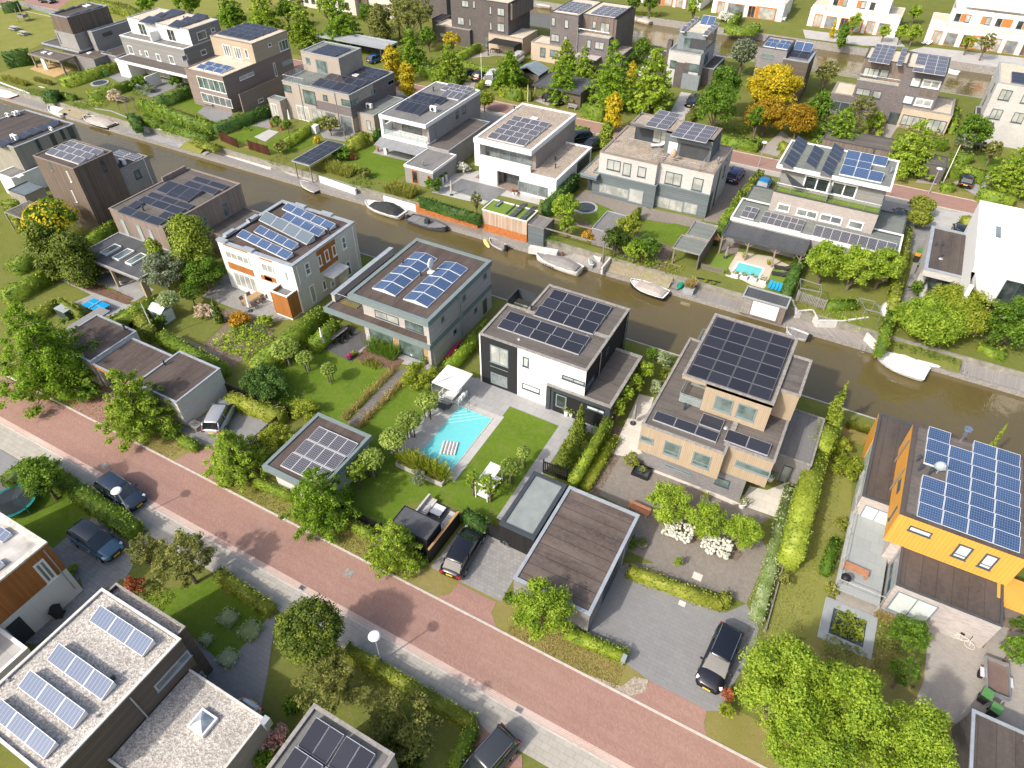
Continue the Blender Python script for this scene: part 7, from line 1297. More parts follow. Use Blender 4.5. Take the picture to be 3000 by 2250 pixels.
cover('kitchen_garden','oaky',RC(10,(1700,1290),(2230,1240)),1.0,'dense kitchen garden rows with sunflowers and squash leaves',kind='stuff',ls=.28,dens=2.2,bump=.8);cover('kitchen_garden','green',RB(10,(1860,1090),(2212,1260)),.7,'leafy kitchen garden plants beside the white house patio',kind='stuff',ls=.26,dens=1.6)
cover('sunflowers','flame',RC(10,(1800,1300),(2200,1240)),1.1,'yellow sunflower heads above the kitchen garden',ls=.28,dens=.06,kind='stuff');cover('border_plants','oaky',RC(10,(760,790),(1060,900)),.9,'leafy lime-green border along the covered patio');cover('border_plants','green',(PX0-2.6,30.5,PX0-1.9,41),.9,'dark border plants behind the ball trees',kind='stuff')
cover('water_lilies','lime',RC(33,(650,560),(930,460)),.22,'yellow-green water lily leaves crowding the square pond',ls=.26,dens=2.6,kind='stuff',z=.02);cover('hydrangea_bed','oaky',RB(22,(1320,1180),(1580,1320)),.7,'hydrangea leaves under the three lime-green trees, left bed');cover('hydrangea_bed','oaky',RB(22,(1640,1310),(1890,1450)),.7,'hydrangea leaves under the three lime-green trees, right bed')
for a,b,lab in(((1340,1230),(1580,1270),'white hydrangea flower heads, left bed'),((1650,1360),(1890,1400),'white hydrangea flower heads, right bed')):
 q=RC(22,a,b,.7);n=150;m=MB()
 for k in range(n):x=rnd.uniform(q[0],q[2]);y=rnd.uniform(q[1]-.55,q[3]+.6);m.ball(x,y,rnd.uniform(.6,.85),.13,.13,.11,7,4)
 tag(m.build('hydrangea_flowers',LF['white']),lab,'flowers',None,'stuff')
cover('ivy','green',RC(13,(1120,1290),(1640,1400),-.4),.8,'dense green ivy on the canal bank under the willows',z=-.5,kind='stuff',ls=.24);cover('ivy','green',RC(12,(370,440),(520,420),.2),.8,'leafy green climber in the quay trough under the pergola');cover('ground_cover','hedgey',RB(30,(1130,230),(1400,390)),.4,'yellow-green ground cover by the gravel-roofed house');cover('ground_cover','green',RB(33,(560,660),(900,800)),.5,'mixed low plants below the lily pond',dens=.6);cover('ground_cover','grassy',RB(12,(1020,420),(1350,600)),.9,'tall mixed plants on the slope above the quay')
cover('ground_cover','olive',RB(31,(800,900),(1300,1200)),.25,'dry grass and weeds inside the bottom garden hedge',dens=.5,kind='stuff');cover('ground_cover','green',RB(1,(640,1190),(830,1260)),.9,'rose bed beside the bright lawn');cover('ground_cover','green',RB(0,(720,800),(900,850)),.9,'mixed shrubs above the grey quay wall');cover('ground_cover','hedge',RB(22,(760,440),(880,700)),1.0,'green undergrowth beside the pyramidal hornbeams')
# scattered tufts give the verges and lawns a broken surface
for nm,mt,r,n,hh,lab in(('grass_tufts','straw',(-75,20.4,-45.5,22.6),5000,.13,'dry grass tufts on the verge, left stretch'),('grass_tufts','grassy',(-40,20.4,-20,22.4),5200,.13,'grass tufts on the verge by the solar garage'),('grass_tufts','straw',(-11.5,20.4,-3.2,22.3),2600,.13,'dry grass tufts on the verge by the banded garage'),('grass_tufts','grassy',(3.5,27,7.2,52),4200,.14,'grass tufts on the long orange house lawn')):
 grassclump(nm,mt,*r,hh,lab,n=n,kind='stuff',cat='grass',wd=.05,lean=.7)
# dense mixed planting in the gardens, too tangled to count
for t,a,b,h_,mt,lab in[
 (1,(1060,230),(1420,330),2.2,'olive','tangled shrubs under the birches behind the back road'),(1,(1430,440),(1760,560),1.8,'oaky','yellow-green shrubs left of the parked hatchbacks'),(1,(1330,560),(1420,600),1.5,'hedge','shrubs under the street tree right of the yellow columns'),
 (2,(560,520),(700,620),2.0,'green','mixed shrubs behind the wooden carport'),(2,(1000,640),(1180,760),2.0,'green','mixed shrubs between the two tall conical trees'),(2,(1100,480),(1200,640),1.8,'green','shrubs left of the narrow tower house'),(2,(1640,960),(2060,1080),1.6,'hedge','dark undergrowth beneath the broad trees and yellow trees'),(2,(1700,640),(1900,700),2.0,'green','green shrubs right of the tower house drive'),(2,(130,730),(400,640),1.2,'hedge','planting around the blue-grey shed'),
 (3,(490,830),(620,1080),2.0,'green','mixed shrubs right of the orange trees'),(3,(630,880),(760,960),1.4,'oaky','front garden plants of the dark double house'),(3,(1160,1030),(1600,1080),1.2,'olive','garden plants in front of the sand brick annex'),(3,(1640,1060),(1850,1220),1.8,'green','mixed shrubs below the bright green rounded tree'),(3,(540,760),(620,700),1.2,'green','plants on the second canal bank'),(3,(1600,1180),(1680,1380),1.5,'hedge','shrubs around the leaning flagpole'),
 (0,(1050,690),(1220,790),1.2,'green','mixed terrace planting of the white double house'),(0,(700,800),(860,870),1.2,'oaky','garden shrubs above the grey quay wall'),(0,(1930,1020),(2060,1060),.5,'green','low plants beside the right slat screen'),
 (10,(1440,620),(1820,860),1.9,'green','leafy shrubs between the upright hornbeams and the white house'),(10,(20,560),(240,690),1.3,'hedge','dark shrubs on the left lawn'),(13,(1180,900),(1700,1280),1.6,'oaky','tangled growth beneath the yellow-green willows'),(13,(1900,1060),(2212,1330),1.8,'green','dense growth beneath the broad tree at the right edge'),(33,(980,500),(1260,900),.6,'olive','wild grasses and weeds right of the lily pond'),(33,(560,640),(960,820),.7,'olive','brownish wild planting below the lily pond'),
 (22,(700,420),(880,560),1.3,'green','shrubs behind the pyramidal hornbeams'),(12,(900,330),(1060,480),1.4,'hedge','undergrowth beside the flat shed'),(12,(1050,560),(1330,640),1.0,'oaky','leafy slope planting above the dry bank'),(21,(180,180),(560,300),1.0,'oaky','yellow-green plants behind the solar garage'),(31,(860,1180),(1300,1640),1.2,'hedge','dark undergrowth in the bottom garden'),(32,(2100,1000),(2212,1300),1.2,'oaky','undergrowth at the edge of the maple clump')]:
 cover('shrubbery',mt,RB(t,a,b,h_*.4),h_,lab,kind='stuff',cat='shrubs',ls=max(.2,min(.4,math.dist((*PZ((t,*a)),0),(0,0,CH))*.0029)),bump=.75,dens=1.2)
# ================================================================ vehicles
V3=lambda a,z=0.0:(*PZ(a,z),z)
def place(a,b,z=0.0): # rear/front picks -> centre, heading
 x0,y0=PZ(a,z);x1,y1=PZ(b,z);return(x0+x1)/2,(y0+y1)/2,math.atan2(y1-y0,x1-x0)
def rsec(hw,z0,z1,x,r=.25,crown=.03):
 return[(x,-hw*.86,z0),(x,-hw,z0+r*.5),(x,-hw,z1-r*.9),(x,-hw*.93,z1-r*.15),(x,-hw*.55,z1+crown*.7),(x,0,z1+crown),(x,hw*.55,z1+crown*.7),(x,hw*.93,z1-r*.15),(x,hw,z1-r*.9),(x,hw,z0+r*.5),(x,hw*.86,z0)]
PAINT={}
def paint(c):
 if c not in PAINT:
  g=G('car_paint',.25,.5,.25);g.col(c);g.b.inputs['Coat Weight'].default_value=.8;g.b.inputs['Coat Roughness'].default_value=.04;PAINT[c]=g.m
 return PAINT[c]
red_l=plain('red_lamp',(.45,.01,.01),.2,.6);clear_l=plain('clear_lamp',(.6,.62,.64),.15,.7);plate_y=plain('number_plate_yellow',(.75,.5,.02),.5)
def car(a,b,c,label,kind='suv',L=None,roofc=None,rails=False,swap=False):
 x,y,rz=place(a,b,.6);L=L or{'suv':4.65,'hatch':4.2,'estate':4.9,'van':4.9}[kind];W=.94 if kind!='hatch' else .89;H={'suv':1.64,'hatch':1.48,'estate':1.46,'van':1.95}[kind]
 r=top('parked_car' if kind!='van' else 'parked_van',label,'car' if kind!='van' else 'van',(x,y,0.03),rz,'cars parked in the driveways and along the road',local=True);P=paint(c);h=L/2;bz=H*.62
 cow=h-(1.15 if kind!='van' else .75);m=MB()
 st=[(-h,.74,.42,bz-.22),(-h+.1,.93,.28,bz-.06),(-h+.5,1,.24,bz),(-.6,1,.22,bz),(cow-.2,1,.22,bz-.02),(cow+.3,.99,.23,bz-.1),(h-.5,.96,.25,bz-.2),(h-.16,.88,.28,bz-.32),(h,.68,.38,bz-.44)]
 m.loft([rsec(W*k,a_,b_,xx)for xx,k,a_,b_ in st]);m.build('body',P,r,True)
 rear=-h+(.12 if kind in('suv','van')else .25);g=MB();rf=cow-(.75 if kind!='van' else .55);rb=-h+{'suv':.5,'hatch':.62,'estate':.85,'van':.2}[kind];tw=W*.76
 secs=[[(rear+.04,-W*.84,bz-.05),(rear+.04,W*.84,bz-.05),(rb,tw,H-.03),(rb,-tw,H-.03)],[(cow+.12,-W*.86,bz-.08),(cow+.12,W*.86,bz-.08),(rf,tw,H-.03),(rf,-tw,H-.03)]]
 n=len(g.v);pts=secs[0]+secs[1];g.v+=pts;g.f+=[(0,3,2,1),(4,5,6,7),(0,1,5,4),(1,2,6,5),(2,3,7,6),(3,0,4,7)];g.build('windows',gl_car if kind!='van' else gl_car,r)
 t=MB();t.loft([[(xx,-tw*k-.03,H-.07),(xx,-tw*k*.8,H+z_),(xx,0,H+z_+.02),(xx,tw*k*.8,H+z_),(xx,tw*k+.03,H-.07)]for xx,k,z_ in((rb-.06,.9,-.03),(rb+.15,1,0),((rb+rf)/2,1.02,.03),(rf-.15,1,0),(rf+.05,.9,-.04))],True)
 for s in(-1,1):
  t.tube((rf,s*tw,H-.05),(cow+.1,s*W*.87,bz-.06),.045,5);t.tube((rb,s*tw,H-.05),(rear,s*W*.85,bz-.04),.07,5);t.tube(((rf+rb)/2-.05,s*tw*1.03,H-.06),((rf+rb)/2-.1,s*W*.93,bz-.03),.035,4)
  if kind=='van':t.hexa([(rb,s*tw*1.02-.02,bz),(rf-1.3,s*tw*1.02-.02,bz),(rf-1.3,s*tw*1.02+.02,bz),(rb,s*tw*1.02+.02,bz),(rb,s*tw*1.02-.02,H-.05),(rf-1.3,s*tw*1.02-.02,H-.05),(rf-1.3,s*tw*1.02+.02,H-.05),(rb,s*tw*1.02+.02,H-.05)])
 t.build('roof',roofc or P,r,True)
 if rails:
  for s in(-1,1):MB().tube((rb+.15,s*tw*.93,H+.05),(rf-.2,s*tw*.93,H+.05),.022,5).build('roof_rail',chrome,r)
 for wx in(-h+.85,h-.85):
  for s in(-1,1):
   o=MB().tube((wx,s*(W-.2),.34),(wx,s*(W+.015),.34),.345,18).build('wheel',rubber,r);MB().tube((wx,s*(W+.0),.34),(wx,s*(W+.03),.34),.22,12).build('rim',alu,o)
 for s in(-1,1):
  MB().hexa([(h-.34,s*W*.60,bz-.36),(h-.1,s*W*.60,bz-.44),(h-.3,s*W*.93,bz-.40),(h-.5,s*W*.9,bz-.34),(h-.36,s*W*.60,bz-.25),(h-.12,s*W*.60,bz-.35),(h-.34,s*W*.95,bz-.3),(h-.52,s*W*.92,bz-.22)]).build('headlight',clear_l,r)
  MB().box(-h-.0,s*W*.76-.16,bz-.3,-h+.2,s*W*.76+.16,bz-.12).build('tail_light',red_l,r)
  m=MB();m.ball(cow-.35,s*(W+.09),bz+.06,.1,.12,.08,8,5);m.build('mirror',P,r)
 MB().box(h-.02,-.26,.42,h+.03,.26,.54).build('licence_plate',plate_y,r);MB().box(-h-.03,-.26,.62,-h+.03,.26,.74).build('licence_plate',plate_y,r);MB().box(h-.12,-.45,.55,h+.015,.45,.68).build('grille',black,r)
 return r
car((20,1730,440),(20,1850,215),(.36,.37,.39),'silver car charging beside the cream brick garage','suv')
car((20,850,860),(20,1120,1040),(.022,.035,.06),'dark blue car parked half on the pavement beside the long hedge','suv',rails=True)
car((20,630,1250),(20,935,1440),(.07,.16,.23),'light blue hatchback with dark glass roof on the grey driveway','suv',roofc=gl_car)
car((21,1640,1590),(21,1830,1250),(.012,.013,.018),'black estate car beside the black slatted lounge wall','estate')
car((32,1880,560),(32,1700,985),(.012,.013,.02),'black car with chrome roof rails on the large grey forecourt','suv',4.9,rails=True)
_c=car((30,2110,1170),(30,1900,1000),(.6,.61,.62),'white car with only its tail showing behind the gravel-roofed annex','hatch');_w=PZ((30,1690,960),3.1)[1];_c.location=(PZ((30,2040,1120),1.0)[0],_w-1.25,.03);_c.rotation_euler.z=-math.pi/2
car((31,2040,1480),(31,1790,1770),(.05,.055,.06),'dark grey car on the red brick drive at the bottom edge','suv',rails=True)
car((1,1995,600),(1,1915,700),(.75,.76,.77),'white van parked at the hedge beside the street tree','van')
car((1,1730,612),(1,1820,575),(.03,.022,.028),'dark purple hatchback with pink reflections left of the white van','hatch');car((1,1830,640),(1,1900,590),(.02,.025,.035),'dark blue hatchback between the purple hatchback and the flagpole','hatch')
car((2,175,470),(2,105,520),(.72,.73,.74),'white van partly hidden behind a tree and the blue-grey shed','van');car((1,985,490),(1,1075,460),(.02,.08,.22),'blue car under the zinc-roofed carport','hatch')
car((2,1600,790),(2,1545,850),(.02,.022,.025),'black car on the drive of the narrow tower house','hatch');car((2,700,1110),(2,590,1130),(.015,.018,.018),'black car beside the white L-shaped house, left of two','suv');car((2,810,1165),(2,715,1200),(.015,.02,.02),'black car beside the white L-shaped house, right of two','suv')
car((2,1890,1460),(2,1950,1375),(.02,.025,.14),'dark blue car beside the gravel-terraced house','suv');car((3,85,1520),(3,130,1450),(.01,.22,.52),'bright blue hatchback between hedge and grey flat roof','hatch');car((2,400,790),(2,480,820),(.015,.015,.02),'black car under the wooden carport','hatch')
car((3,1735,1505),(3,1752,1410),(.015,.015,.018),'black hatchback on the grey drive right of the leaning flagpole','hatch');car((3,1390,1410),(3,1410,1340),(.015,.015,.018),'black hatchback half hidden by the street tree','hatch');car((13,1195,270),(13,1215,185),(.015,.03,.03),'dark green car next to the long ivy hedge','hatch');car((13,1690,390),(13,1700,310),(.012,.013,.015),'black car behind the low grey wing','hatch');car((0,330,-5),(0,430,5),(.015,.015,.018),'black car at the top left edge on the red paving','hatch')
# ================================================================ boats
BG='boats moored along the canal'
def boat(bow,stern,hull,label,B=None,cov=None,rimm=None,deckm=None,z=-1.35,fb=.62,motor=False,kind='boat',group=BG,text=None,wheel=False,cz=.45,tent=False,sheer=.28):
 x,y,rz=place((*stern,),(*bow,),z+fb);L=math.dist(PZ(bow,z+fb),PZ(stern,z+fb));B=B or L*.33;h=L/2
 r=top(kind,label,'boat',(x,y,z),rz,group,local=True);prof=[(-1,.72),(-.92,.84),(-.6,.96),(-.2,1),(.2,.97),(.5,.8),(.75,.52),(.9,.26),(.985,.05)]
 def sz(t):return fb+sheer*max(0,t)**2+.06*max(0,-t)
 secs=[[(t*h*(1 if k<8 else 1),-B/2*w_,sz(t)),(t*h*.985,-B/2*w_*.93,sz(t)*.45),(t*h*.95,-B/2*w_*.5,-.12),(t*h*.95,0,-.2),(t*h*.95,B/2*w_*.5,-.12),(t*h*.985,B/2*w_*.93,sz(t)*.45),(t*h,B/2*w_,sz(t))]for k,(t,w_)in enumerate(prof)]
 m=MB();m.loft(secs,True,False);m.build('hull',hull,r,True)
 d=MB();d.loft([[(t*h,-B/2*w_*.9,sz(t)-.14),(t*h,0,sz(t)-.14),(t*h,B/2*w_*.9,sz(t)-.14)]for t,w_ in prof],False,False);d.build('deck',deckm or deck_g,r)
 for s in(-1,1):
  g=MB()
  for(t0,w0),(t1,w1)in zip(prof[:-1],prof[1:]):g.tube((t0*h,s*B/2*w0,sz(t0)),(t1*h,s*B/2*w1,sz(t1)),.055,6)
  g.build('gunwale',rimm or white,r,True)
 if cov:
  ra=[(-.86,.05),(-.7,.55),(-.35,1.0),(.05,.85),(.35,.4),(.62,.08)]if not tent else[(-.99,.12),(-.8,.5),(-.3,.9),(.1,1.0),(.5,.45),(.97,.05)]
  cs=[]
  for t,q in ra:
   w_=np.interp(t,[p[0]for p in prof],[p[1]for p in prof])*B/2*(.86 if not tent else 1.03);b=sz(t)+(0 if not tent else-.05)
   cs.append([(t*h,-w_,b),(t*h,-w_*.8,b+q*cz*.75),(t*h,0,b+q*cz),(t*h,w_*.8,b+q*cz*.75),(t*h,w_,b)])
  MB().loft(cs,True).build('canvas_cover',cov,r)
 else:
  for t in(-.55,.05,.4):MB().box(t*h-.15,-B*.36,sz(0)-.2,t*h+.15,B*.36,sz(0)-.08).build('bench',deckm or deck_g,r)
  if wheel:MB().box(-.35,-.3,fb-.15,.25,.3,fb+.5).build('console',anth,r);
 if motor:o=MB().box(-h-.35,-.16,.1,-h+.02,.16,.85).build('outboard_motor',black,r)
 if text: # the lettering sits on the side of the hull
  cu=bpy.data.curves.new('boat_name','FONT');cu.body=text;cu.size=.58;cu.extrude=.006;cu.align_x='CENTER';o=bpy.data.objects.new('boat_name',cu);COL.objects.link(o);cu.materials.append(black)
  bpy.context.view_layer.update();me=bpy.data.meshes.new_from_object(o.evaluated_get(bpy.context.evaluated_depsgraph_get()));bpy.data.objects.remove(o);o=bpy.data.objects.new('boat_name',me);COL.objects.link(o);o.parent=r
  s=1 if math.sin(rz)*0+math.cos(rz)<0 else-1;o.rotation_euler=(math.radians(84),0,0 if s<0 else math.pi);o.location=(h*.22,s*(B/2+.05),.26)
  o.rotation_euler=(math.radians(92),0,(0 if s<0 else math.pi)-.07)
 return r
c_grey=plain('grey_canvas',(.27,.255,.245),.9);c_beige=plain('beige_canvas',(.43,.38,.34),.9);c_black=plain('black_canvas',(.04,.042,.045),.85);c_white=plain('white_tarpaulin',(.8,.8,.79),.7,var=.03);h_grey=plain('grey_hull',(.09,.1,.11),.5);h_dark=plain('dark_hull',(.03,.03,.035),.4);h_or=plain('orange_hull',(.6,.12,.02),.5);tub=plain('pale_grey_tube',(.55,.56,.57),.5)
boat((0,-60,730),(0,110,785),h_or,'orange and white boat at the left edge of the canal',cov=c_white,tent=True);boat((0,400,865),(0,520,925),white,'small white motorboat moored by the quay steps',deckm=white,motor=True,B=2.0);boat((0,505,885),(0,570,915),white,'white tender behind the small motorboat',deckm=white,motor=True,fb=.35)
boat((0,680,945),(0,915,1020),h_dark,'black sloop with beige canvas cover',cov=c_beige,rimm=white,deckm=deck_b);boat((1,425,1475),(1,555,1550),h_grey,'small rowing boat wrapped in dark grey cover',cov=c_grey,tent=True,fb=.35,B=1.6)
boat((11,940,115),(11,1245,215),white,'white motor sloop with black canopy',cov=c_black,B=2.5,cz=.9,deckm=white);boat((11,1600,330),(11,1295,235),h_grey,'open grey sloop with console beside the rusty quay wall',rimm=h_grey,deckm=plain('grey_boat_deck',(.2,.2,.2),.8),wheel=True,B=2.2,motor=True)
boat((12,305,535),(12,668,665),white,'white sloop with grey cover and black name lettering',cov=c_grey,B=2.1,rimm=white,text='STOER',fb=.8,cz=.6);boat((12,1068,755),(12,1365,870),h_dark,'dark sloop with white rim and sand-coloured cover below the surfboards',cov=c_beige,B=2.2,deckm=white,rimm=white)
boat((13,285,1145),(13,460,1215),tub,'small grey inflatable dinghy with outboard at the diagonal deck',rimm=tub,fb=.4,motor=True,B=1.5);boat((13,1030,1350),(13,1430,1510),white,'long boat fully wrapped in white tarpaulin',cov=c_white,tent=True,B=2.9,cz=.55)
boat((13,1940,1440),(13,2250,1530),white,'white boat with black cover at the right quay',cov=c_black,B=2.0,fb=.5);boat((12,1020,1280),(12,1190,1330),h_dark,'black open workboat moored behind the black and white house',deckm=anth,rimm=h_dark,motor=True,B=1.9)
boat((11,1950,420),(11,2075,490),tub,'white inflatable dinghy beside the boathouse',fb=.35,B=1.4,motor=True,rimm=tub);boat((12,765,640),(12,745,585),plain('blue_grey_cover',(.22,.27,.31),.7),'small boat with blue-grey cover on the quay platform',cov=plain('blue_cover',(.22,.27,.31),.8),tent=True,z=-.9,fb=.35,group=None)
boat((12,830,580),(12,735,480),white,'white sailing dinghy hull on the quay platform under the pergola',deckm=white,z=-.85,fb=.4,group=None);boat((2,275,20),(2,435,50),plain('beige_hull',(.5,.42,.32),.6),'beige covered boat at the top edge',cov=c_beige,tent=True);boat((2,1060,130),(2,1235,180),plain('beige_hull2',(.5,.43,.34),.6),'beige boat with canvas tent on the second canal',cov=c_beige,tent=True,cz=.9)
boat((3,1580,560),(3,1690,585),white,'small white boat on the second canal at the white steps',deckm=white);boat((3,1965,650),(3,2020,600),white,'small white boat with black motor on the second canal',motor=True,deckm=white)
def board(a,b,mat,label,z=-.85,wd=.75,th=.14,tilt=0,kind='paddle_board',cat='board'):
 x,y,rz=place(a,b,z);L=math.dist(PZ(a,z),PZ(b,z));h=L/2;r=[]
 m=MB();m.loft([[(t*h,-wd/2*w_,th*.3),(t*h,0,0 if not tilt else-tilt),(t*h,wd/2*w_,th*.3),(t*h,0,th+.02)]for t,w_ in((-1,.05),(-.9,.45),(-.5,.9),(0,1),(.5,.85),(.85,.5),(1,.04))]);o=m.build(kind,mat,None,True);o.location=(x,y,z);o.rotation_euler=(0,0,rz);return tag(o,label,cat)
board((12,1365,790),(12,1500,680),white,'white paddle board lying on the quay');board((12,1450,830),(12,1550,705),plain('green_canoe',(.01,.26,.17),.4),'green canoe lying upside down on the quay',wd=.9,th=.35);board((11,1905,410),(11,1945,490),plain('yellow_board',(.75,.6,.2),.5),'yellow and white paddle board floating by the boathouse',z=-1.32)
board((13,1375,930),(13,1420,790),plain('grey_canoe',(.42,.42,.4),.6),'long grey canoe beside the leafy shrub',z=.7,wd=.9,th=.4);board((13,1075,1050),(13,1110,930),white,'white tender stored against the ivy hedge',z=.3,wd=1.2,th=.5);board((11,1590,1390),(11,1715,1240),plain('pink_board',(.55,.02,.10),.4),'red and white paddle board leaning on the teal-trimmed house',z=.5,wd=.5,th=.15);board((13,1345,1400),(13,1535,1455),white,'white gangplank beside the wrapped boat',wd=.8)
# ---- sloping and planted stretches of the far bank between quay and gardens
def bank(a,b,mat,name,yt=70.6,zt=.03,y0=YF+.12,z0=-.84):
 x0,x1=PZ(a,-.9)[0],PZ(b,-.9)[0];n=max(2,int((x1-x0)/.8));m=MB();rows=[]
 for j in range(5):
  t=j/4;rows.append([(x0+(x1-x0)*i/n,y0+(yt-y0)*t+rnd.uniform(-.1,.1)*(0<j<4),z0+(zt-z0)*(t**.8)+(rnd.uniform(-.05,.07)if 0<j<4 else 0))for i in range(n+1)])
 for j in range(4):
  for i in range(n):m.quad(rows[j][i],rows[j][i+1],rows[j+1][i+1],rows[j+1][i])
 o=m.build(name,mat);o['kind']='structure';return x0,x1
bank((12,860,680),(12,1370,830),g_dirt:=gravel('dry_bank_soil',(.26,.22,.16),(.34,.29,.21),(.24,.24,.10),5),'bank_slope',71.5);bank((13,1060,1300),(13,1680,1500),l_mid,'bank_slope',71);bank((0,560,880),(0,780,920),g_dirt,'bank_slope',71.5);bank((0,1100,1040),(0,1740,1220),g_grey,'bank_slope',69.4,-.82);bank((0,1560,1150),(0,1740,1190),l_yel,'bank_slope',70.5)
bank((13,1700,1500),(13,2500,1700),deck_g,'bank_slope',74,.02)
for k,(a,b,h_,mt)in enumerate((((0,240,740),(0,460,800),.7,'green'),((0,620,850),(0,760,880),.8,'green'),((0,1150,1040),(0,1560,1110),.5,'oaky'),((1,200,1290),(1,350,1320),.5,'olive'),((1,880,1450),(1,1060,1500),.7,'green'),((12,860,600),(12,1050,640),.8,'green'),((12,1050,600),(12,1230,700),.9,'oaky'),((12,1290,640),(12,1440,760),.7,'grassy'),((13,350,980),(13,560,1060),.5,'olive'),((13,560,1010),(13,930,1040),.5,'oaky'))):
 x0,y0=PZ(a,-.3);x1,y1=PZ(b,-.3);y0=min(y0,y1);
 cover('bank_plants',mt,(x0,69.0,x1,71.6),h_,['mixed green plants above the left quay steps','green plants on the slope below the cream shrub','yellow-green plants over the grey gravel quay wall','olive plants above the quay terrace by the boat shelter','green plants on the quay wall between two tall grass beds','green plants behind the quay right of the pergola','yellow-green plants tumbling down the bank','grassy plants beside the wooden terrace on the bank','low plants above the curved concrete wall, left end','low plants above the curved concrete wall, middle'][k],z=-.25,ls=.24,dens=.9)
# ================================================================ garden and street things
def IT(name,label,cat,a,z=0.0,rz=0.0,group=None):x,y=PZ(a,z);return top(name,label,cat,(x,y,z),rz,group,local=True)
lampw=plain('lamp_disc_grey',(.6,.61,.62),.5)
def lamp(head,base,label):
 r=IT('street_lamp',label,'street lamp',base,group='white disc street lamps');h=3.6;m=MB();m.tube((0,0,0),(0,0,h),.06,8,.045);m.cyl(0,0,0,.8,.085,8);m.build('pole',trim_g,r)
 MB().cyl(0,0,h+.05,h+.13,.42,20,.34).build('lamp_disc',lampw,r);MB().cyl(0,0,h-.1,h+.05,.12,10).build('lamp_bracket',trim_g,r)
for h_,b_,l in(((31,1020,630),(31,1073,795),'white disc street lamp casting its shadow on the brick road, lower one'),((20,975,975),(20,1085,1160),'white disc street lamp above the dark blue car'),((3,100,1190),(3,62,1345),'street lamp at the back road near the bright blue car'),((3,1475,1485),(3,1440,1565),'street lamp at the back road near the leaning flagpole')):lamp(h_,b_,l)
for a,b,l in(((1,1880,432),(1,1885,700),'white flagpole beside the white van'),((2,238,705),(2,238,828),'short white flagpole behind the white L-shaped house'),((3,1710,1175),(3,1540,1515),'tall leaning flagpole with furled flag on the right'),((10,1150,940),(10,1275,1225),'thin flagpole with orange tip beside the greenhouse')):
 x,y=PZ(b);u,v=SP(a);h=3.
 while h<12 and True: # raise the tip until it stands where the photograph shows it
  q=np.array([x,y,h])-CAM;w_=q@_fwd
  if CY+FPX*(q@_down)/w_<=v:break
  h+=.05
 r=top('flagpole',l,'flagpole',(x,y,0),0,None,local=True);MB().tube((0,0,0),(0,0,h),.07,8,.045).build('pole',white,r);MB().ball(0,0,h+.05,.08,.08,.08,8,5).build('knob',w_rust,r)
# ---- swimming pool
r=top('swimming_pool','turquoise swimming pool with corner steps in a grey slab surround','swimming pool',((PX0+PX1)/2,(PY0_+PY1_)/2,0));bx=(PX0+.0,PY0_,PX1,PY1_)
MB().ring((PX0-.12,PY0_-.12,PX1+.12,PY1_+.12),bx,-.3,.075).build('coping',pv_light,r);MB().quad((PX0,PY0_,.052),(PX1,PY0_,.052),(PX1,PY1_,.052),(PX0,PY1_,.052)).build('water',pool_m,r)
m=MB()
for k in range(4):d=1.0+k*.52;m.bar((PX0+d*1.25*.0+.05,PY1_-d,.060+.0005*k),(PX0+d*1.2,PY1_-.05-.25*k*0,.060+.0005*k),.1,.006)
m.build('steps',plain('submerged_step_edge',(.34,.72,.72),.4),r)
for k in(0,.75):x=PX0+.25+k;y=PY1_+.25;m=MB();m.tube((x,y,0),(x,y,.8),.03);m.tube((x,y,.8),(x+.1,y-.5,.75),.03);m.tube((x+.1,y-.5,.75),(x+.1,y-.6,.05),.03);m.build('pool_ladder',chrome,r)
x,y=PZ((21,1620,590),.1);r=top('air_mattress','grey and white striped air mattress floating on the pool','float',(x,y,.06),math.radians(20),local=True)
for k in range(9):MB().tube((-.62+k*.155,-.75,.1),(-.62+k*.155,.75,.1),.082,8).build('air_chamber',white if k%2==0 else c_grey,r)
x0,y0,x1,y1=PX0-1.0,PY0_-1.9,PX1+.3,PY0_-.35;r=top('planter','long raised grey planter with bamboo at the pool end','planter',(x0,y0,0));MB().ring((x0,y0,x1,y1),(x0+.12,y0+.12,x1-.12,y1-.12),0,.45).build('planter_wall',concrete,r);MB().box(x0+.12,y0+.12,0,x1-.12,y1-.12,.36).build('soil',g_bark,r)
# parasols
def parasol(a,w_,label,h=2.5,mat=None,rz=0):
 r=IT('parasol',label,'parasol',a,0,rz);m=MB();k=w_/2;c=[(-k,-k),(k,-k),(k,k),(-k,k)]
 for i in range(4):m.poly([(*c[i],h),(*c[(i+1)%4],h),(0,0,h+.28)]);m.poly([(*c[i],h-.12),(*c[(i+1)%4],h-.12),(*c[(i+1)%4],h),(*c[i],h)])
 m.build('canopy',mat or white,r);m=MB();m.tube((-k-.5,-.3,0),(-k-.5,-.3,h+.3),.05);m.tube((-k-.5,-.3,h+.3),(0,0,h+.35),.04);m.build('pole',alu,r);MB().box(-k-1,-.8,0,-k,.2,.1).build('base',anth,r)
q=RC(11,(1490,1570),(1800,1505),2.5);r=top('parasol','large square white parasol over the pool terrace','parasol',((q[0]+q[2])/2,(q[1]+q[3])/2,0),0,local=True);k=1.4;m=MB();c=[(-k,-k),(k,-k),(k,k),(-k,k)]
for i in range(4):m.poly([(*c[i],2.45),(*c[(i+1)%4],2.45),(0,0,2.62)]);m.poly([(*c[i],2.33),(*c[(i+1)%4],2.33),(*c[(i+1)%4],2.45),(*c[i],2.45)])
m.build('canopy',white,r);m=MB();m.tube((-1.1,-1.9,0),(-1.1,-1.9,2.7),.05);m.tube((-1.1,-1.9,2.7),(0,0,2.65),.04);m.build('pole',alu,r);MB().box(-1.6,-2.4,0,-.6,-1.4,.08).build('base',anth,r);PXY=r.location.copy()
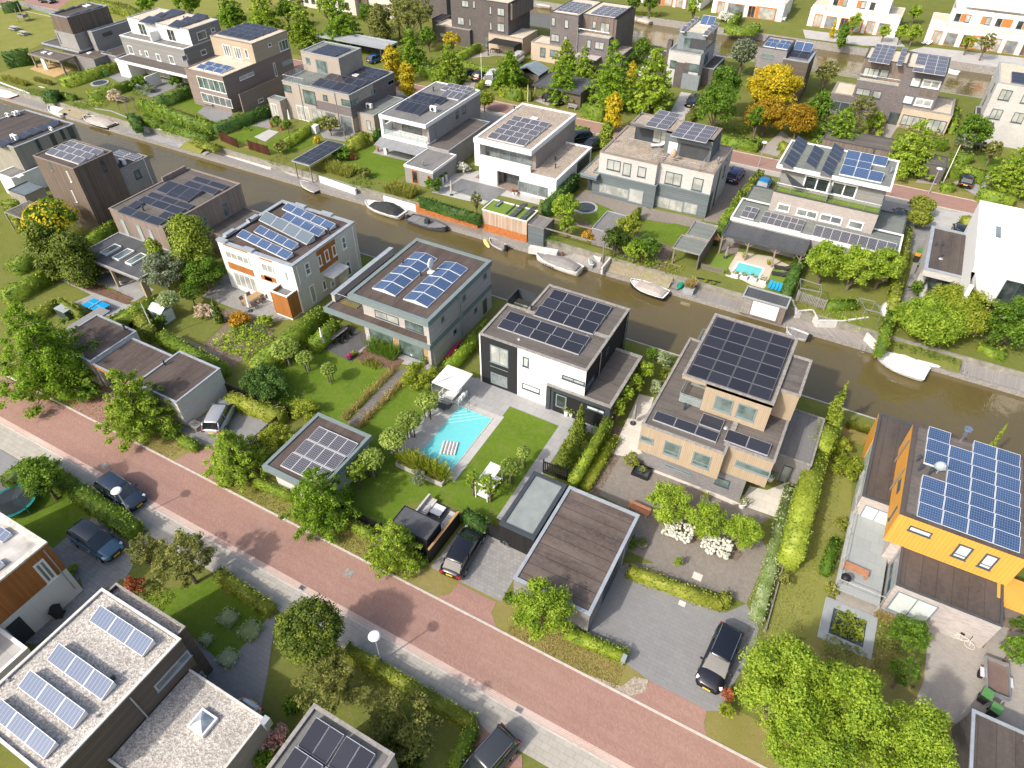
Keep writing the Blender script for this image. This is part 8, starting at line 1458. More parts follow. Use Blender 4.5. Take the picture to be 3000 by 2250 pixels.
def folded(a,h,label,mat=white,z=0.0):
 r=IT('folded_parasol',label,'parasol',a,z);MB().cyl(0,0,0,.08,.3,8).build('base',anth,r);MB().tube((0,0,0),(0,0,h*.4),.035).build('pole',alu,r);MB().tube((0,0,h*.3),(0,0,h),.22,8,.06).build('canopy',mat,r)
folded((10,2030,1000),2.3,'folded white parasol beside the long wooden table');folded((22,1090,390),2.5,'folded grey parasol on the cream slabs',c_grey);folded((11,610,1300),2.7,'folded white parasol on the dark deck');folded((1,335,1000),2.3,'folded white parasol on the taupe house terrace');folded((2,725,570),2.8,'folded white parasol below the dark brick pair');folded((12,1840,570),1.6,'folded grey parasol on the artificial lawn',c_grey);folded((11,1640,60),2.2,'folded brown parasol beside the pool cover',c_beige)
# tables, chairs, loungers
def table(a,l,w_,label,top_m,leg_m,rz=0,z=0.0,h=.75,name='table'):
 r=IT(name,label,'table',a,z,rz);MB().box(-l/2,-w_/2,h-.05,l/2,w_/2,h).build('tabletop',top_m,r)
 for i in(-1,1):
  for j in(-1,1):MB().box(i*(l/2-.1)-.04,j*(w_/2-.08)-.04,0,i*(l/2-.1)+.04,j*(w_/2-.08)+.04,h-.05).build('leg',leg_m,r)
 return r
CH_={}
def chair(x,y,rz,mat,label,z=0.0,group=None):
 if mat.name in CH_:o=copy_tree(CH_[mat.name],(x,y,z),rz,label,group)
 else:
  r=o=top('chair',label,'chair',(x,y,z),rz,group,local=True);MB().box(-.24,-.24,.4,.24,.24,.46).build('seat',mat,r);MB().box(-.24,.2,.46,.24,.26,.88).build('backrest',mat,r)
  for i in(-.2,.2):
   for j in(-.2,.2):MB().tube((i,j,0),(i,j,.4),.025,5).build('leg',mat,r)
  CH_[mat.name]=r
 if group is None and 'group' in o.keys():del o['group']
 return o
def chairs_round(a,l,w_,n,mat,label,group,rz=0,z=0.0):
 x,y=PZ(a,z);c,s=math.cos(rz),math.sin(rz)
 for k in range(n):
  side=1 if k%2 else-1;t=(k//2+.5)/max(1,(n+1)//2)-.5;lx,ly=t*l,side*(w_/2+.3);chair(x+c*lx-s*ly,y+s*lx+c*ly,rz+(0 if side>0 else math.pi),mat,label,z,group)
wicker=plain('wicker',(.25,.18,.13),.9);teak=wood('teak_boards',(.40,.27,.15),'x',.18,.12)
table((10,2070,920),3.0,1.0,'long teak table on the white house patio',teak,teak,1.45);chairs_round((10,2070,920),3.0,1.0,5,wicker,'wicker chair at the long teak table','wicker chairs at the long teak table',1.45)
table((11,720,1215),2.4,1.0,'grey wooden dining table on the dark deck',trim_stone,black,1.5);chairs_round((11,720,1215),2.4,1.0,6,black,'black chair at the dining table on the dark deck','black chairs on the dark deck',1.5)
r=top('table','white garden table under the white parasol','table',(PXY.x+.1,PXY.y-.2,0),1.57,None,True);MB().box(-.9,-.45,.7,.9,.45,.75).build('tabletop',white,r);[MB().tube((i,j,0),(i,j,.7),.03,5).build('leg',white,r)for i in(-.8,.8)for j in(-.35,.35)]
for k in range(6):chair(PXY.x+.1+(-.85 if k%2 else .85),PXY.y-.8+(k//2)*.6,1.57 if k%2 else-1.57,white,'white chair under the white parasol',0,'white chairs under the white parasol')
table((0,1700,870),2.2,1.0,'grey garden table on the beige house terrace',trim_stone,trim_g);table((1,735,1090),2.2,.9,'picnic table on the taupe house terrace',trim_stone,trim_g,.2);table((1,1320,1240),1.2,.8,'orange-brown wooden table under the awning',w_new,w_new,0,0,.6);table((1,1990,430),1.8,1.0,'dark dining table beside the striped canopy',black,black);table((13,240,510),1.6,1.0,'brown table under the timber veranda, right one',teak,teak);table((12,2130,480),1.8,1.0,'brown table under the timber veranda, left one',teak,teak);table((3,240,165),2.2,.9,'white garden table by the left orange row house',white,white);table((3,1850,1210),1.8,.9,'black garden table by the right edge house',black,black);chairs_round((3,1850,1210),1.8,.9,4,black,'black chair at the table by the right edge house','black chairs by the right edge house');chairs_round((3,240,165),2.2,.9,6,white,'white chair by the left orange row house','white chairs by the left orange row house')
for a,l in(((0,200,285),'picnic table on the play meadow, nearer one'),((0,125,245),'picnic table on the play meadow, farther one')):
 r=IT('picnic_table',l,'table',a);MB().box(-1,-.38,.72,1,.38,.78).build('tabletop',concrete,r);[MB().box(-1,s*.75-.15,.42,1,s*.75+.15,.47).build('bench',concrete,r)for s in(-1,1)];[MB().box(s*.7-.05,-.75,0,s*.7+.05,.75,.42).build('leg',trim_g,r)for s in(-1,1)]
def lounger(a,mat,label,rz,z=0.0):
 r=IT('lounger',label,'lounger',a,z,rz);MB().box(-.95,-.32,.25,.35,.32,.35).build('cushion',mat,r);MB().hexa([(.35,-.32,.25),(.95,-.32,.55),(.95,.32,.55),(.35,.32,.25),(.35,-.32,.35),(.92,-.32,.65),(.92,.32,.65),(.35,.32,.35)]).build('backrest',mat,r);[MB().box(i-.04,-.3,0,i+.04,.3,.25).build('leg',anth,r)for i in(-.8,.3)]
lounger((13,250,665),c_black,'black lounger on the artificial turf, upper one',.2);lounger((13,230,715),c_black,'black lounger on the artificial turf, lower one',.2);lounger((21,1565,265),anth,'dark grey lounger beside the pool ladder',0.1);lounger((21,1625,215),trim_g,'grey lounger in the shade by the pool',.1);lounger((3,1400,355),white,'white lounger on the top right terrace, left one',1.3);lounger((3,1440,360),white,'white lounger on the top right terrace, right one',1.3);lounger((12,1925,790),black,'black lounger below the pool deck, left one',1.4,-.8);lounger((12,1980,805),black,'black lounger below the pool deck, right one',1.4,-.8)
for k in range(4):x,y=PZ((13,145+k*27,815+k*8),0);r=top('folding_chair','bright blue folding chair on the artificial turf','chair',(x,y,0),0,'row of bright blue folding chairs',True);b_=MATS.get('bright_blue')or plain('bright_blue',(.02,.35,.62),.6);MB().box(-.15,-.4,.3,.15,.4,.35).build('seat',b_,r);MB().box(-.15,.35,.35,.15,.42,.9).build('backrest',b_,r)
# white daybed frame, lounge corner
x0,y0,x1,y1=RC(21,(1835,950),(2050,820),.6);r=top('daybed','white framed daybed with canopy beside two young trees','daybed',(x0,y0,0));m=MB()
for a,b in((x0,y0),(x1,y0),(x0,y1),(x1,y1)):m.tube((a,b,0),(a,b,1.9),.05,4)
m.build('post',white,r).name='frame';MB().ring((x0,y0,x1,y1),(x0+.1,y0+.1,x1-.1,y1-.1),1.85,1.93).build('top_frame',white,r);MB().box(x0+.05,y0+.05,.3,x1-.05,y1-.05,.45).build('mattress',c_white,r);MB().box(x0+.12,y0+(y1-y0)*.45,1.88,x1-.12,y1-.12,1.91).build('canopy',c_white,r)
pa,pb,pc=PZ((21,1450,1000)),PZ((21,1690,1130)),PZ((21,1400,1010));LX0,LX1=-23.0,-19.5;LY0,LY1=24.8,27.6
rsheet('deck',deck_dark,(LX0,LY0,LX1,LY1),lv=7)
def fence(a,b,h,label,mat=None,th=.08,z=0.0,slat=True,name='fence',cap=None):
 h+=.045 if z<-.5 and abs(z+h)<.2 else 0;L=math.dist(a,b);r=top(name,label,'fence',(a[0],a[1],z),math.atan2(b[1]-a[1],b[0]-a[0]),None,local=True);m=MB();n=int(L/.16)
 if slat:
  for k in range(n):m.box(k*L/n+.02,-.03,.05,k*L/n+.115,.03,h)
  for zz in(.3,h-.25):m.box(0,.03,zz,L,.07,zz+.08)
 else:m.box(0,-th/2,0,L,th/2,h)
 m.build('slat_panel' if slat else 'panel',mat or black,r);[MB().box(k*L/max(1,int(L/2))-.05,.03,0,k*L/max(1,int(L/2))+.05,.13,h+.05).build('post',mat or black,r)for k in range(int(L/2)+1)]
 if cap:MB().box(0,-.1,h,L,.1,h+.05).build('cap',cap,r)
 return r
FP=lambda a,h:PZ(a,h)
fence(FP((21,1460,1480),.6),FP((21,1700,1150),.9),1.7,'black board wall beside the black estate car',slat=False,th=.12,cap=w_new);fence(FP((21,740,1070),.6),FP((21,1070,1230),.6),1.1,'black slat fence along the lawn behind the verge');fence(FP((21,1300,1370),.6),FP((21,1450,1430),.6),1.1,'black slat fence below the lounge terrace');fence(FP((21,-200,90),.9),FP((21,310,285),.9),1.4,'black slat fence behind the yellow-green hedge of the silver car drive');fence(FP((21,310,285),.9),FP((21,10,560),.9),1.4,'black slat fence on the right side of the silver car drive');fence(FP((22,362,740),.8),FP((22,560,810),.8),1.6,'black slat gate behind the long black shed',name='gate');fence(PZ((21,1935,1290)),PZ((21,2040,1340)),1.4,'short black gate beside the black ribbed shed',slat=False,name='gate')
fence(FP((0,1780,1110),.6),FP((0,1920,1170),.6),1.5,'rust-red slat screen above the quay, left one',w_red);fence(FP((0,2010,1180),.6),FP((1,155,1230),.6),1.5,'rust-red slat screen above the quay, right one',w_red);fence(FP((11,1350,165),-.3),FP((11,1850,300),-.3),1.25,'rusty steel retaining wall with hedge behind the quay deck',w_rust,z=-.9,slat=False,name='steel_wall');fence(FP((0,1120,1040),-.4),FP((0,1570,1110),-.4),.9,'low pale concrete wall along the gravel quay',conc_l,z=-.9,slat=False,th=.2,name='garden_wall');fence(PZ((0,0,670)),PZ((0,240,760)),1.0,'white quay wall below the tall grass at left',white,z=-.9,slat=False,th=.2,name='garden_wall')
fence(FP((1,570,1430),0),FP((1,860,1530),0),.9,'white planter wall below the tall grass by the boat shelter',white,z=-.9,slat=False,th=.25,name='planter_wall');fence(FP((1,1090,1590),0),FP((11,1370,150),0),.9,'long white planter wall below the grass by the pool house',white,z=-.9,slat=False,th=.25,name='planter_wall');fence(FP((12,1640,640),.2),FP((12,1820,690),.2),1.0,'row of upright weathered stakes above the pool steps',trim_bn,z=-.3);fence(FP((13,370,880),.5),FP((13,600,960),.5),1.3,'fence of rough wooden stakes in the sloping garden',trim_stone);fence(FP((12,20,310),0),FP((12,20,320),0),.3,'',slat=False)if 0 else None
fence(PZ((33,110,560)),PZ((23,290,1420)),.35,'low grey board edge beside the thuja hedge',trim_stone,slat=False,name='border_edge');fence(FP((0,130,20),.5),FP((0,450,110),.5),1.1,'thin mesh fence beside the play meadow',trim_g)
def sofa(x,y,l,rz,label):
 r=top('sofa',label,'sofa',(x,y,.03),rz,None,True);MB().box(-l/2,-.4,0,l/2,.4,.32).build('base',anth,r)
 for k in range(3):a=-l/2+l*k/3;MB().box(a+.02,-.4,.32,a+l/3-.02,.3,.48).build('seat_cushion',c_l:=MATS.get('sofa_fabric')or plain('sofa_fabric',(.5,.48,.45),.9),r);MB().box(a+.02,.25,.48,a+l/3-.02,.42,.85).build('back_cushion',c_l,r)
sofa(LX0+.6,LY1-1.2,2.4,math.pi/2,'grey lounge sofa on the left of the fenced terrace');sofa(LX1-.55,LY0+1.3,2.2,-math.pi/2,'grey lounge sofa against the black board wall');table((21,1530,1110),1.0,1.0,'white square coffee table between two sofas',white,white,0,0,.4,'coffee_table')
# benches, bbq, bins, bicycles, trailer ...
def bench(a,l,mat,label,rz=0,back=True):
 r=IT('bench',label,'bench',a,0,rz);[MB().box(-l/2,-.22+k*.15,.42,l/2,-.1+k*.15,.46).build('slat',mat,r)for k in range(3)];[MB().box(i-.05,-.2,0,i+.05,.25,.42).build('leg',trim_g,r)for i in(-l/2+.2,l/2-.2)]
 if back:MB().box(-l/2,.24,.5,l/2,.28,.85).build('backrest',mat,r)
bench((2,595,885),1.7,trim_stone,'grey wooden bench at the back road');bench((22,1130,1110),1.9,plain('reddish_wood',(.42,.2,.11),.7),'reddish wooden picnic bench behind the banded garage',-.05);bench((23,2010-2010+10,960),1.1,w_new,'small orange-brown bench by the timber house door',1.3)if 0 else None
x,y=PZ((33,830,75),tz);r=top('bench','reddish slatted bench table on the raised terrace','bench',(x,y,tz),math.radians(-3),None,True);[MB().box(-.9,-.32+k*.13,.5,.9,-.21+k*.13,.54).build('slat',MATS['reddish_wood'],r)for k in range(5)];[MB().box(i-.04,-.3,0,i+.04,.3,.5).build('leg',MATS['reddish_wood'],r)for i in(-.8,.8)]
x,y=PZ((33,770,120),tz+.7);r=top('barbecue','round black kettle barbecue on the raised terrace','barbecue',(x,y,tz),0,None,True);MB().ball(0,0,.75,.36,.36,.28,14,8).build('bowl',black,r,True);[MB().tube((math.cos(t)*.3,math.sin(t)*.3,0),(math.cos(t)*.15,math.sin(t)*.15,.6),.02,5).build('leg',chrome,r)for t in(0,2.1,4.2)]
def wbin(a,mat,lidm,label,rz=0):
 r=IT('wheelie_bin',label,'bin',a,0,rz);MB().hexa([(-.22,-.24,.05),(.22,-.24,.05),(.22,.24,.05),(-.22,.24,.05),(-.29,-.33,1.0),(.29,-.33,1.0),(.29,.33,1.0),(-.29,.33,1.0)]).build('body',mat,r);MB().box(-.31,-.36,1.0,.31,.38,1.07).build('lid',lidm,r);[MB().tube((i,.28,.1),(i+.05,.28,.1),.1,8).build('wheel',black,r)for i in(-.28,.23)]
gbin=plain('bin_green',(.10,.26,.08),.5);obin=plain('bin_orange',(.7,.28,.03),.5);dbin=plain('bin_dark',(.03,.035,.035),.5)
wbin((33,1860,1110),dbin,gbin,'green-lidded wheelie bin behind the car trailer, upper one',-.3);wbin((33,1930,1230),dbin,gbin,'green-lidded wheelie bin at the garage wall, lower one',-.3);wbin((30,490,430),dbin,black,'black wheelie bin against the white plastered wall',.7);wbin((10,1075,1140),dbin,obin,'dark wheelie bin with orange lid behind the cream garages');wbin((13,1325,600),dbin,obin,'wheelie bin with orange lid beside the low grey wing');wbin((13,1345,560),gbin,gbin,'green wheelie bin beside the low grey wing');wbin((0,860,620),gbin,gbin,'green wheelie bin beside the white double house');wbin((0,900,600),dbin,dbin,'dark wheelie bin beside the white double house');wbin((12,1760,470),dbin,obin,'dark wheelie bin with orange lid beside the wooden shed')
def wheel(m,x,z,r_,k=14):
 for i in range(k):a,b=2*math.pi*i/k,2*math.pi*(i+1)/k;m.tube((x+math.cos(a)*r_,0,z+math.sin(a)*r_),(x+math.cos(b)*r_,0,z+math.sin(b)*r_),.025,4)
 for i in range(0,k,2):a=2*math.pi*i/k;m.tube((x,0,z),(x+math.cos(a)*r_,0,z+math.sin(a)*r_),.006,3)
def bicycle(a,mat,label,rz):
 r=IT('bicycle',label,'bicycle',a,0,rz)
 for x in(-.52,.52):m=MB();wheel(m,x,.34,.33);m.build('wheel',mat,r)
 m=MB();[m.tube(p,q,.028,5)for p,q in(((-.52,0,.34),(-.18,0,.85)),((-.52,0,.34),(0,0,.3)),((0,0,.3),(-.18,0,.85)),((0,0,.3),(.4,0,.85)),((-.15,0,.78),(.38,0,.8)),((.4,0,.85),(.52,0,.34)),((.4,0,.85),(.36,0,1.02)))];m.build('frame',mat,r);MB().box(-.32,-.08,.9,-.06,.08,.96).build('saddle',black,r);MB().tube((.34,-.28,1.02),(.34,.28,1.02),.02,5).build('handlebar',black,r)
bicycle((33,1690,640),plain('cream_paint',(.62,.6,.52),.4),'cream bicycle leaning against the bleached brick wall',-.35);bicycle((13,1330,680),h_grey,'dark bicycle beside the low grey wing',1.4)
r=IT('wheelchair','folded wheelchair in front of the black ribbed shed','wheelchair',(22,78,1370),0,-.3)
for y in(-.25,.25):m=MB();n0=len(m.v);wheel(m,0,.3,.3);m.v=[(a,b+y,c)for a,b,c in m.v];m.build('wheel',chrome,r)
MB().box(-.25,-.2,.42,.25,.2,.48).build('seat',plain('navy_cloth',(.03,.05,.12),.8),r);MB().box(-.28,-.2,.48,-.23,.2,.9).build('backrest',MATS['navy_cloth'],r)
x0,y0=PZ((33,1990,935),.6);r=top('car_trailer','galvanised car trailer with brown plywood floor','trailer',(x0,y0,0),math.radians(-87),None,True);MB().box(-1.25,-.65,.5,1.25,.65,.55).build('floor',plain('plywood_floor',(.17,.12,.1),.7),r);MB().ring((-1.3,-.7,1.3,.7),(-1.24,-.64,1.24,.64),.5,.88).build('side_panel',alu,r);m=MB();m.tube((1.3,-.4,.45),(2.2,0,.45),.04);m.tube((1.3,.4,.45),(2.2,0,.45),.04);m.build('drawbar',alu,r)
for s in(-1,1):MB().tube((-.1,s*.74,.3),(-.1,s*.94,.3),.3,14).build('wheel',rubber,r);MB().box(-.45,s*.85-.12,.58,.25,s*.85+.12,.64).build('mudguard',tub,r)
# table tennis, greenhouse, trampolines, storage
x0,y0,x1,y1=RC(10,(668,948),(885,950),.76);r=top('table_tennis_table','bright blue table tennis table on grey slabs','table tennis table',((x0+x1)/2,(y0+y1)/2,0),0,None,True);MB().box(-1.37,-.76,.72,1.37,.76,.76).build('tabletop',plain('table_blue',(.01,.30,.62),.4),r);[MB().box(*q).build('line',white,r)for q in((-1.37,-.01,.7605,1.37,.01,.7625),(-.015,-.85,.76,.015,.85,.91))];[MB().tube((i,j,0),(i,j,.72),.04).build('leg',anth,r)for i in(-.9,.9)for j in(-.6,.6)]
x,y=PZ((10,1310,1010),.9);r=top('greenhouse','small plastic greenhouse with pale cover','greenhouse',(x,y,0),0,None,True);f_=plain('plastic_film',(.55,.62,.6),.3,.6);MB().hexa([(-1,-.75,0),(1,-.75,0),(1,.75,0),(-1,.75,0),(-1,-.75,1.5),(1,-.75,1.5),(1,.75,1.5),(-1,.75,1.5)]).build('cover',f_,r);m=MB();m.poly([(-1.02,-.78,1.5),(1.02,-.78,1.5),(1.02,0,1.95),(-1.02,0,1.95)]);m.poly([(-1.02,0,1.95),(1.02,0,1.95),(1.02,.78,1.5),(-1.02,.78,1.5)]);m.build('roof',white,r);MB().box(-.3,-.79,0,.3,-.755,1.4).build('door',gl_mid,r)
x,y=PZ((10,525,1010),.6);r=top('storage_box','dark grey garden storage box inside the low hedge','storage box',(x,y,0),0,None,True);MB().box(-.85,-.45,0,.85,.45,1.1).build('body',anth,r);MB().box(-.88,-.48,1.1,.88,.48,1.17).build('lid',trim_g,r)
for a,rr_,l in(((12,705,165),1.35,'round grey trampoline sunk in the lawn of the gravel-terraced house'),((0,810,675),1.25,'round sunken trampoline behind the hedge at upper left')):
 r=IT('trampoline',l,'trampoline',a);MB().cyl(0,0,.0,.12,rr_+.35,26).build('edge_pad',trim_g,r);MB().cyl(0,0,.12,.135,rr_,26).build('mat',anth,r)
x,y=PZ((20,100,1010),.8);r=top('trampoline','netted trampoline with turquoise pad behind the hedge','trampoline',(x,y,0),0,None,True);tq=plain('turquoise_pad',(.02,.28,.25),.5);MB().cyl(0,0,.7,.76,1.75,24).build('edge_pad',tq,r);MB().cyl(0,0,.76,.775,1.5,24).build('mat',anth,r)
for k in range(6):t=k*1.047;MB().tube((math.cos(t)*1.75,math.sin(t)*1.75,0),(math.cos(t)*1.75,math.sin(t)*1.75,2.3),.04,6).build('post',tq,r)
net=bpy.data.materials.new('net');net.use_nodes=True;net.node_tree.nodes['Principled BSDF'].inputs['Base Color'].default_value=(.03,.04,.04,1);net.node_tree.nodes['Principled BSDF'].inputs['Alpha'].default_value=.45;m=MB();m.loft([[(math.cos(i*.262)*1.72,math.sin(i*.262)*1.72,z)for i in range(24)]for z in(.8,2.25)],False);m.build('safety_net',net,r)
x,y=PZ((1,530,1050),.5);r=top('storage_box','white cubic heat pump cover beside the hedge','box',(x,y,0),.1,None,True);MB().box(-.6,-.5,0,.6,.5,1.2).build('body',white,r);MB().box(-.64,-.54,1.2,.64,.54,1.27).build('lid',trim_w,r)
# pergolas and frames
def frame(pts,zt,z0,mat,label,w_=.14,name='pergola',cross=0):
 r=top(name,label,name,(pts[0][0],pts[0][1],z0));n=len(pts)
 for k,p in enumerate(pts):MB().box(p[0]-w_/2,p[1]-w_/2,z0,p[0]+w_/2,p[1]+w_/2,zt).build('post',mat,r);q=pts[(k+1)%n];MB().bar((*p,zt+.06),(*q,zt+.06),w_,.12).build('beam',mat,r)
 for k in range(cross):f=(k+1)/(cross+1);a=[pts[0][i]+(pts[1][i]-pts[0][i])*f for i in(0,1)];b=[pts[3][i]+(pts[2][i]-pts[3][i])*f for i in(0,1)];MB().bar((*a,zt+.15),(*b,zt+.15),w_*.6,.08).build('rafter',mat,r)
A_,B_=PZ((12,375,330),1.7),PZ((12,855,465),1.7);C_,D_=PZ((12,805,350),1.7),PZ((12,450,255),1.7);frame([A_,(B_[0],A_[1]),(B_[0],C_[1]),(A_[0],C_[1])],1.7,-.9,trim_bn,'weathered timber pergola over the quay steps',cross=2)
A_,B_=PZ((0,935,810),2),PZ((0,1050,800),2);frame([A_,(A_[0]+2.2,A_[1]),(A_[0]+2.2,A_[1]+1.6),(A_[0],A_[1]+1.6)],2.1,0,trim_bn,'small wooden swing frame with hanging chair above the quay',.1,'swing_frame',3);A_=PZ((13,400,740),2);frame([A_,(A_[0]+2.3,A_[1]-.2),(A_[0]+2.6,A_[1]-1.6),(A_[0]+.4,A_[1]-1.9)],2.0,0,alu,'pale metal swing frame above the stake fence',.05,'swing_frame');A_=PZ((13,880,890),1.6);frame([A_,(A_[0]+1.6,A_[1]+.1),(A_[0]+2.5,A_[1]-1.8),(A_[0]+.9,A_[1]-1.9)],1.5,0,alu,'thin metal play frame beside the garden stairs',.045,'play_frame')
q=RC(10,(130,160),(580,120),2.6);frame([(q[0],q[1]-1.5),(q[2],q[1]-1.5),(q[2],q[1]+1.8),(q[0],q[1]+1.8)],2.6,0,trim_stone,'slatted grey pergola beside the tower house',.14,'pergola',16);x,y=PZ((10,1730,1060),0);r=top('goal','small white metal goal frame on the lawn','goal',(x,y,0),-.2,None,True);MB().bar((0,0,1.3),(1.2,0,1.3),.05,.05).build('bar',white,r);[MB().tube((k,0,0),(k,0,1.3),.03).build('post',white,r)for k in(0,1.2)]
x,y=PZ((0,200,170),0);r=top('climbing_frame','wooden climbing frame with tower on the play meadow','climbing frame',(x,y,0),.3,None,True);[MB().tube((i,j,0),(i*.7,j*.7,2.6),.08,6).build('post',trim_stone,r)for i in(-.9,.9)for j in(-.9,.9)];MB().box(-.8,-.8,.8,.8,.8,.9).build('platform',trim_stone,r);MB().ring((-.8,-.8,.8,.8),(-.72,-.72,.72,.72),.9,1.4).build('railing',trim_stone,r);MB().tube((0,0,.9),(0,0,3.6),.08).build('mast',trim_stone,r)
# plunge pool, ponds, steps, pots
x0,y0,x1,y1=RC(12,(1885,700),(2150,655));r=top('plunge_pool','small turquoise plunge pool in the cream deck','plunge pool',(x0,y0,0));q=PZ((12,1955,610)),PZ((12,2145,650)),PZ((12,2105,730)),PZ((12,1935,680));qx0,qx1=q[0][0]-.1,q[1][0];qy0,qy1=q[2][1]-.1,q[0][1];MB().ring((qx0-.25,qy0-.25,qx1+.25,qy1+.25),(qx0,qy0,qx1,qy1),0,.1).build('coping',white,r);MB().quad((qx0,qy0,.07),(qx1,qy0,.07),(qx1,qy1,.07),(qx0,qy1,.07)).build('water',pool_m,r)
for k in range(4):
 x,y=PZ((12,1915+k*75,705+k*17),.3);o=top('planter','white square planter with grass on the plunge pool edge','planter',(x,y,0),0,'white planters with grass along the plunge pool',True);MB().box(-.4,-.22,0,.4,.22,.45).build('box',white,o);leafmesh(np.stack([rng.uniform(-.38,.38,60),rng.uniform(-.2,.2,60),rng.uniform(.5,.95,60)],1),np.tile([0,0,1.],(60,1)),.2,'plant',LF['olive'],o)
q=[PZ((33,655,365)),PZ((33,640,580)),PZ((33,915,690)),PZ((33,950,470))];x0,x1=min(p[0]for p in q)+.1,max(p[0]for p in q)-.1;y0,y1=(q[1][1]+q[2][1])/2,(q[0][1]+q[3][1])/2;r=top('pond','square lily pond framed by pale slabs','pond',(x0,y0,0));MB().ring((x0-.65,y0-.65,x1+.65,y1+.65),(x0,y0,x1,y1),-.1,.1).build('slab_edge',pv_slab2,r);MB().quad((x0,y0,.03),(x1,y0,.03),(x1,y1,.03),(x0,y1,.03)).build('water',gl_dark,r)
x,y=PZ((22,1160,790));r=top('pond_basin','black rectangular water basin on the brown clinker paving','basin',(x,y,0),0,None,True);MB().ring((-.75,-.65,.75,.65),(-.65,-.55,.65,.55),0,.35).build('rim',black,r);MB().box(-.65,-.55,0,.65,.55,.25).build('water',gl_dark,r)
def pot(a,rad,h,mat,plant,label,z=0.0,sz=.5):
 r=IT('potted_plant',label,'potted plant',a,z);MB().cyl(0,0,0,h,rad*.75,12,rad).build('pot',mat,r);n=110;d=rng.normal(0,1,(n,3));d/=np.linalg.norm(d,axis=1)[:,None];leafmesh(d*sz*rng.uniform(.5,1,(n,1))*[1,1,.8]+[0,0,h+sz*.6],d,.16,'plant',LF[plant],r,.6)
terra=plain('terracotta',(.42,.14,.06),.8)
for a in[((22,550,325),.25,.6,white,'oaky','white pot with palm-like plant, left of two at the dark door'),((22,590,330),.25,.55,white,'oaky','white pot with palm-like plant, right of two at the dark door'),((22,1970,1065),.32,.5,white,'olive','round white pot with low plant by the timber house'),((22,1663,1020),.36,.45,tub,'lime','square pale pot with small tree in the paved garden',0,.45),((23,155,850),.28,.5,white,'green','white pot beside the sloping glass of the timber house'),((11,1000,1220),.22,.4,anth,'green','grey pot with shrub in front of the teal-trimmed house'),((11,970,1225),.2,.3,white,'magenta','white pot with red flowers on the dark deck',0,.25),((11,815,1390),.3,.3,anth,'magenta','low pot of magenta flowers at the deck edge',0,.35),((11,850,1365),.3,.3,anth,'lime','low pot of yellow flowers at the deck edge',0,.35),((11,1330,1360),.35,.4,white,'white','white round pot with pale flowers by the corner pillar',0,.3),((11,1420,1430),.25,.4,anth,'green','pot with green shrub at the base of the corner pillar'),((10,985,780),.2,.5,white,'silver','small white pot under the covered patio',0,.2),((1,185,1030),.25,.45,terra,'olive','terracotta pot on the taupe house terrace, left of two',0,.3),((1,262,1055),.25,.45,terra,'olive','terracotta pot on the taupe house terrace, right of two',0,.3),((1,1045,1230),.2,.5,terra,'pink','pink-flowered plant at the white corner column',0,.35),((1,1545,1500),.2,1.1,white,'green','tall white column pot, lowest of three',0,.25),((1,1570,1490),.2,1.1,white,'green','tall white column pot, middle of three',0,.25),((1,1598,1470),.2,1.1,white,'green','tall white column pot, topmost of three',0,.25),((1,2140,1575),.2,.4,white,'red','white pot with red flowers by the pool cover, left of two',0,.25),((1,2165,1575),.2,.4,white,'red','white pot with red flowers by the pool cover, right of two',0,.25),((12,1670,815),.22,.9,white,'lime','tall white pot with yellow-green plant on the quay, left of two',-.9,.3),((12,1725,835),.22,.9,white,'lime','tall white pot with yellow-green plant on the quay, right of two',-.9,.3),((12,1985,570),.2,.3,terra,'oaky','low pot of flowers on the cream deck, left one',0,.35),((12,2185,625),.2,.3,terra,'oaky','low pot of flowers on the cream deck, right one',0,.35),((12,515,550),.2,.35,terra,'straw','terracotta pot on the quay platform',-.9,.15),((22,1165,790),.2,.35,anth,'olive','dark pot with thin shrub standing in the black basin',.25,.35),((22,1160,1380),.45,.4,trim_bn,'green','wooden planter box beside the banded garage',0,.4)]:pot(*a[:6],*(a[6:]or()))
x,y=PZ((12,1545,830),-.6);tag(MB().box(x-.6,y-.5,-.9,x+.6,y+.5,-.25).build('planter_box',trim_zinc),'square grey metal planter on the quay below the green canoe','planter')
def steps(a,n,w_,run,z0,z1,mat,label,rz=0):
 z1=z1 or .03;r=IT('steps',label,'steps',a,z0,rz);[MB().box(-w_/2,k*run,0,w_/2,(k+1)*run,(z1-z0)*(k+1)/n).build('step',mat,r)for k in range(n)]
steps((12,1830,850),7,1.6,.35,-.9,.02,conc_l,'cream concrete steps from quay to plunge pool deck');steps((12,590,530),7,2.2,.35,-.9,0,trim_stone,'grey wooden steps under the pergola');steps((0,290,770),6,1.6,.3,-.9,0,conc_l,'pale quay steps beside the white wall at left');steps((0,1955,1260),5,.9,.3,-.9,0,w_rust,'small rusty orange steps on the shingle quay');steps((13,960,1110),7,1.8,.4,-.9,0,trim_stone,'wide weathered wooden steps on the diagonal deck',-.35)
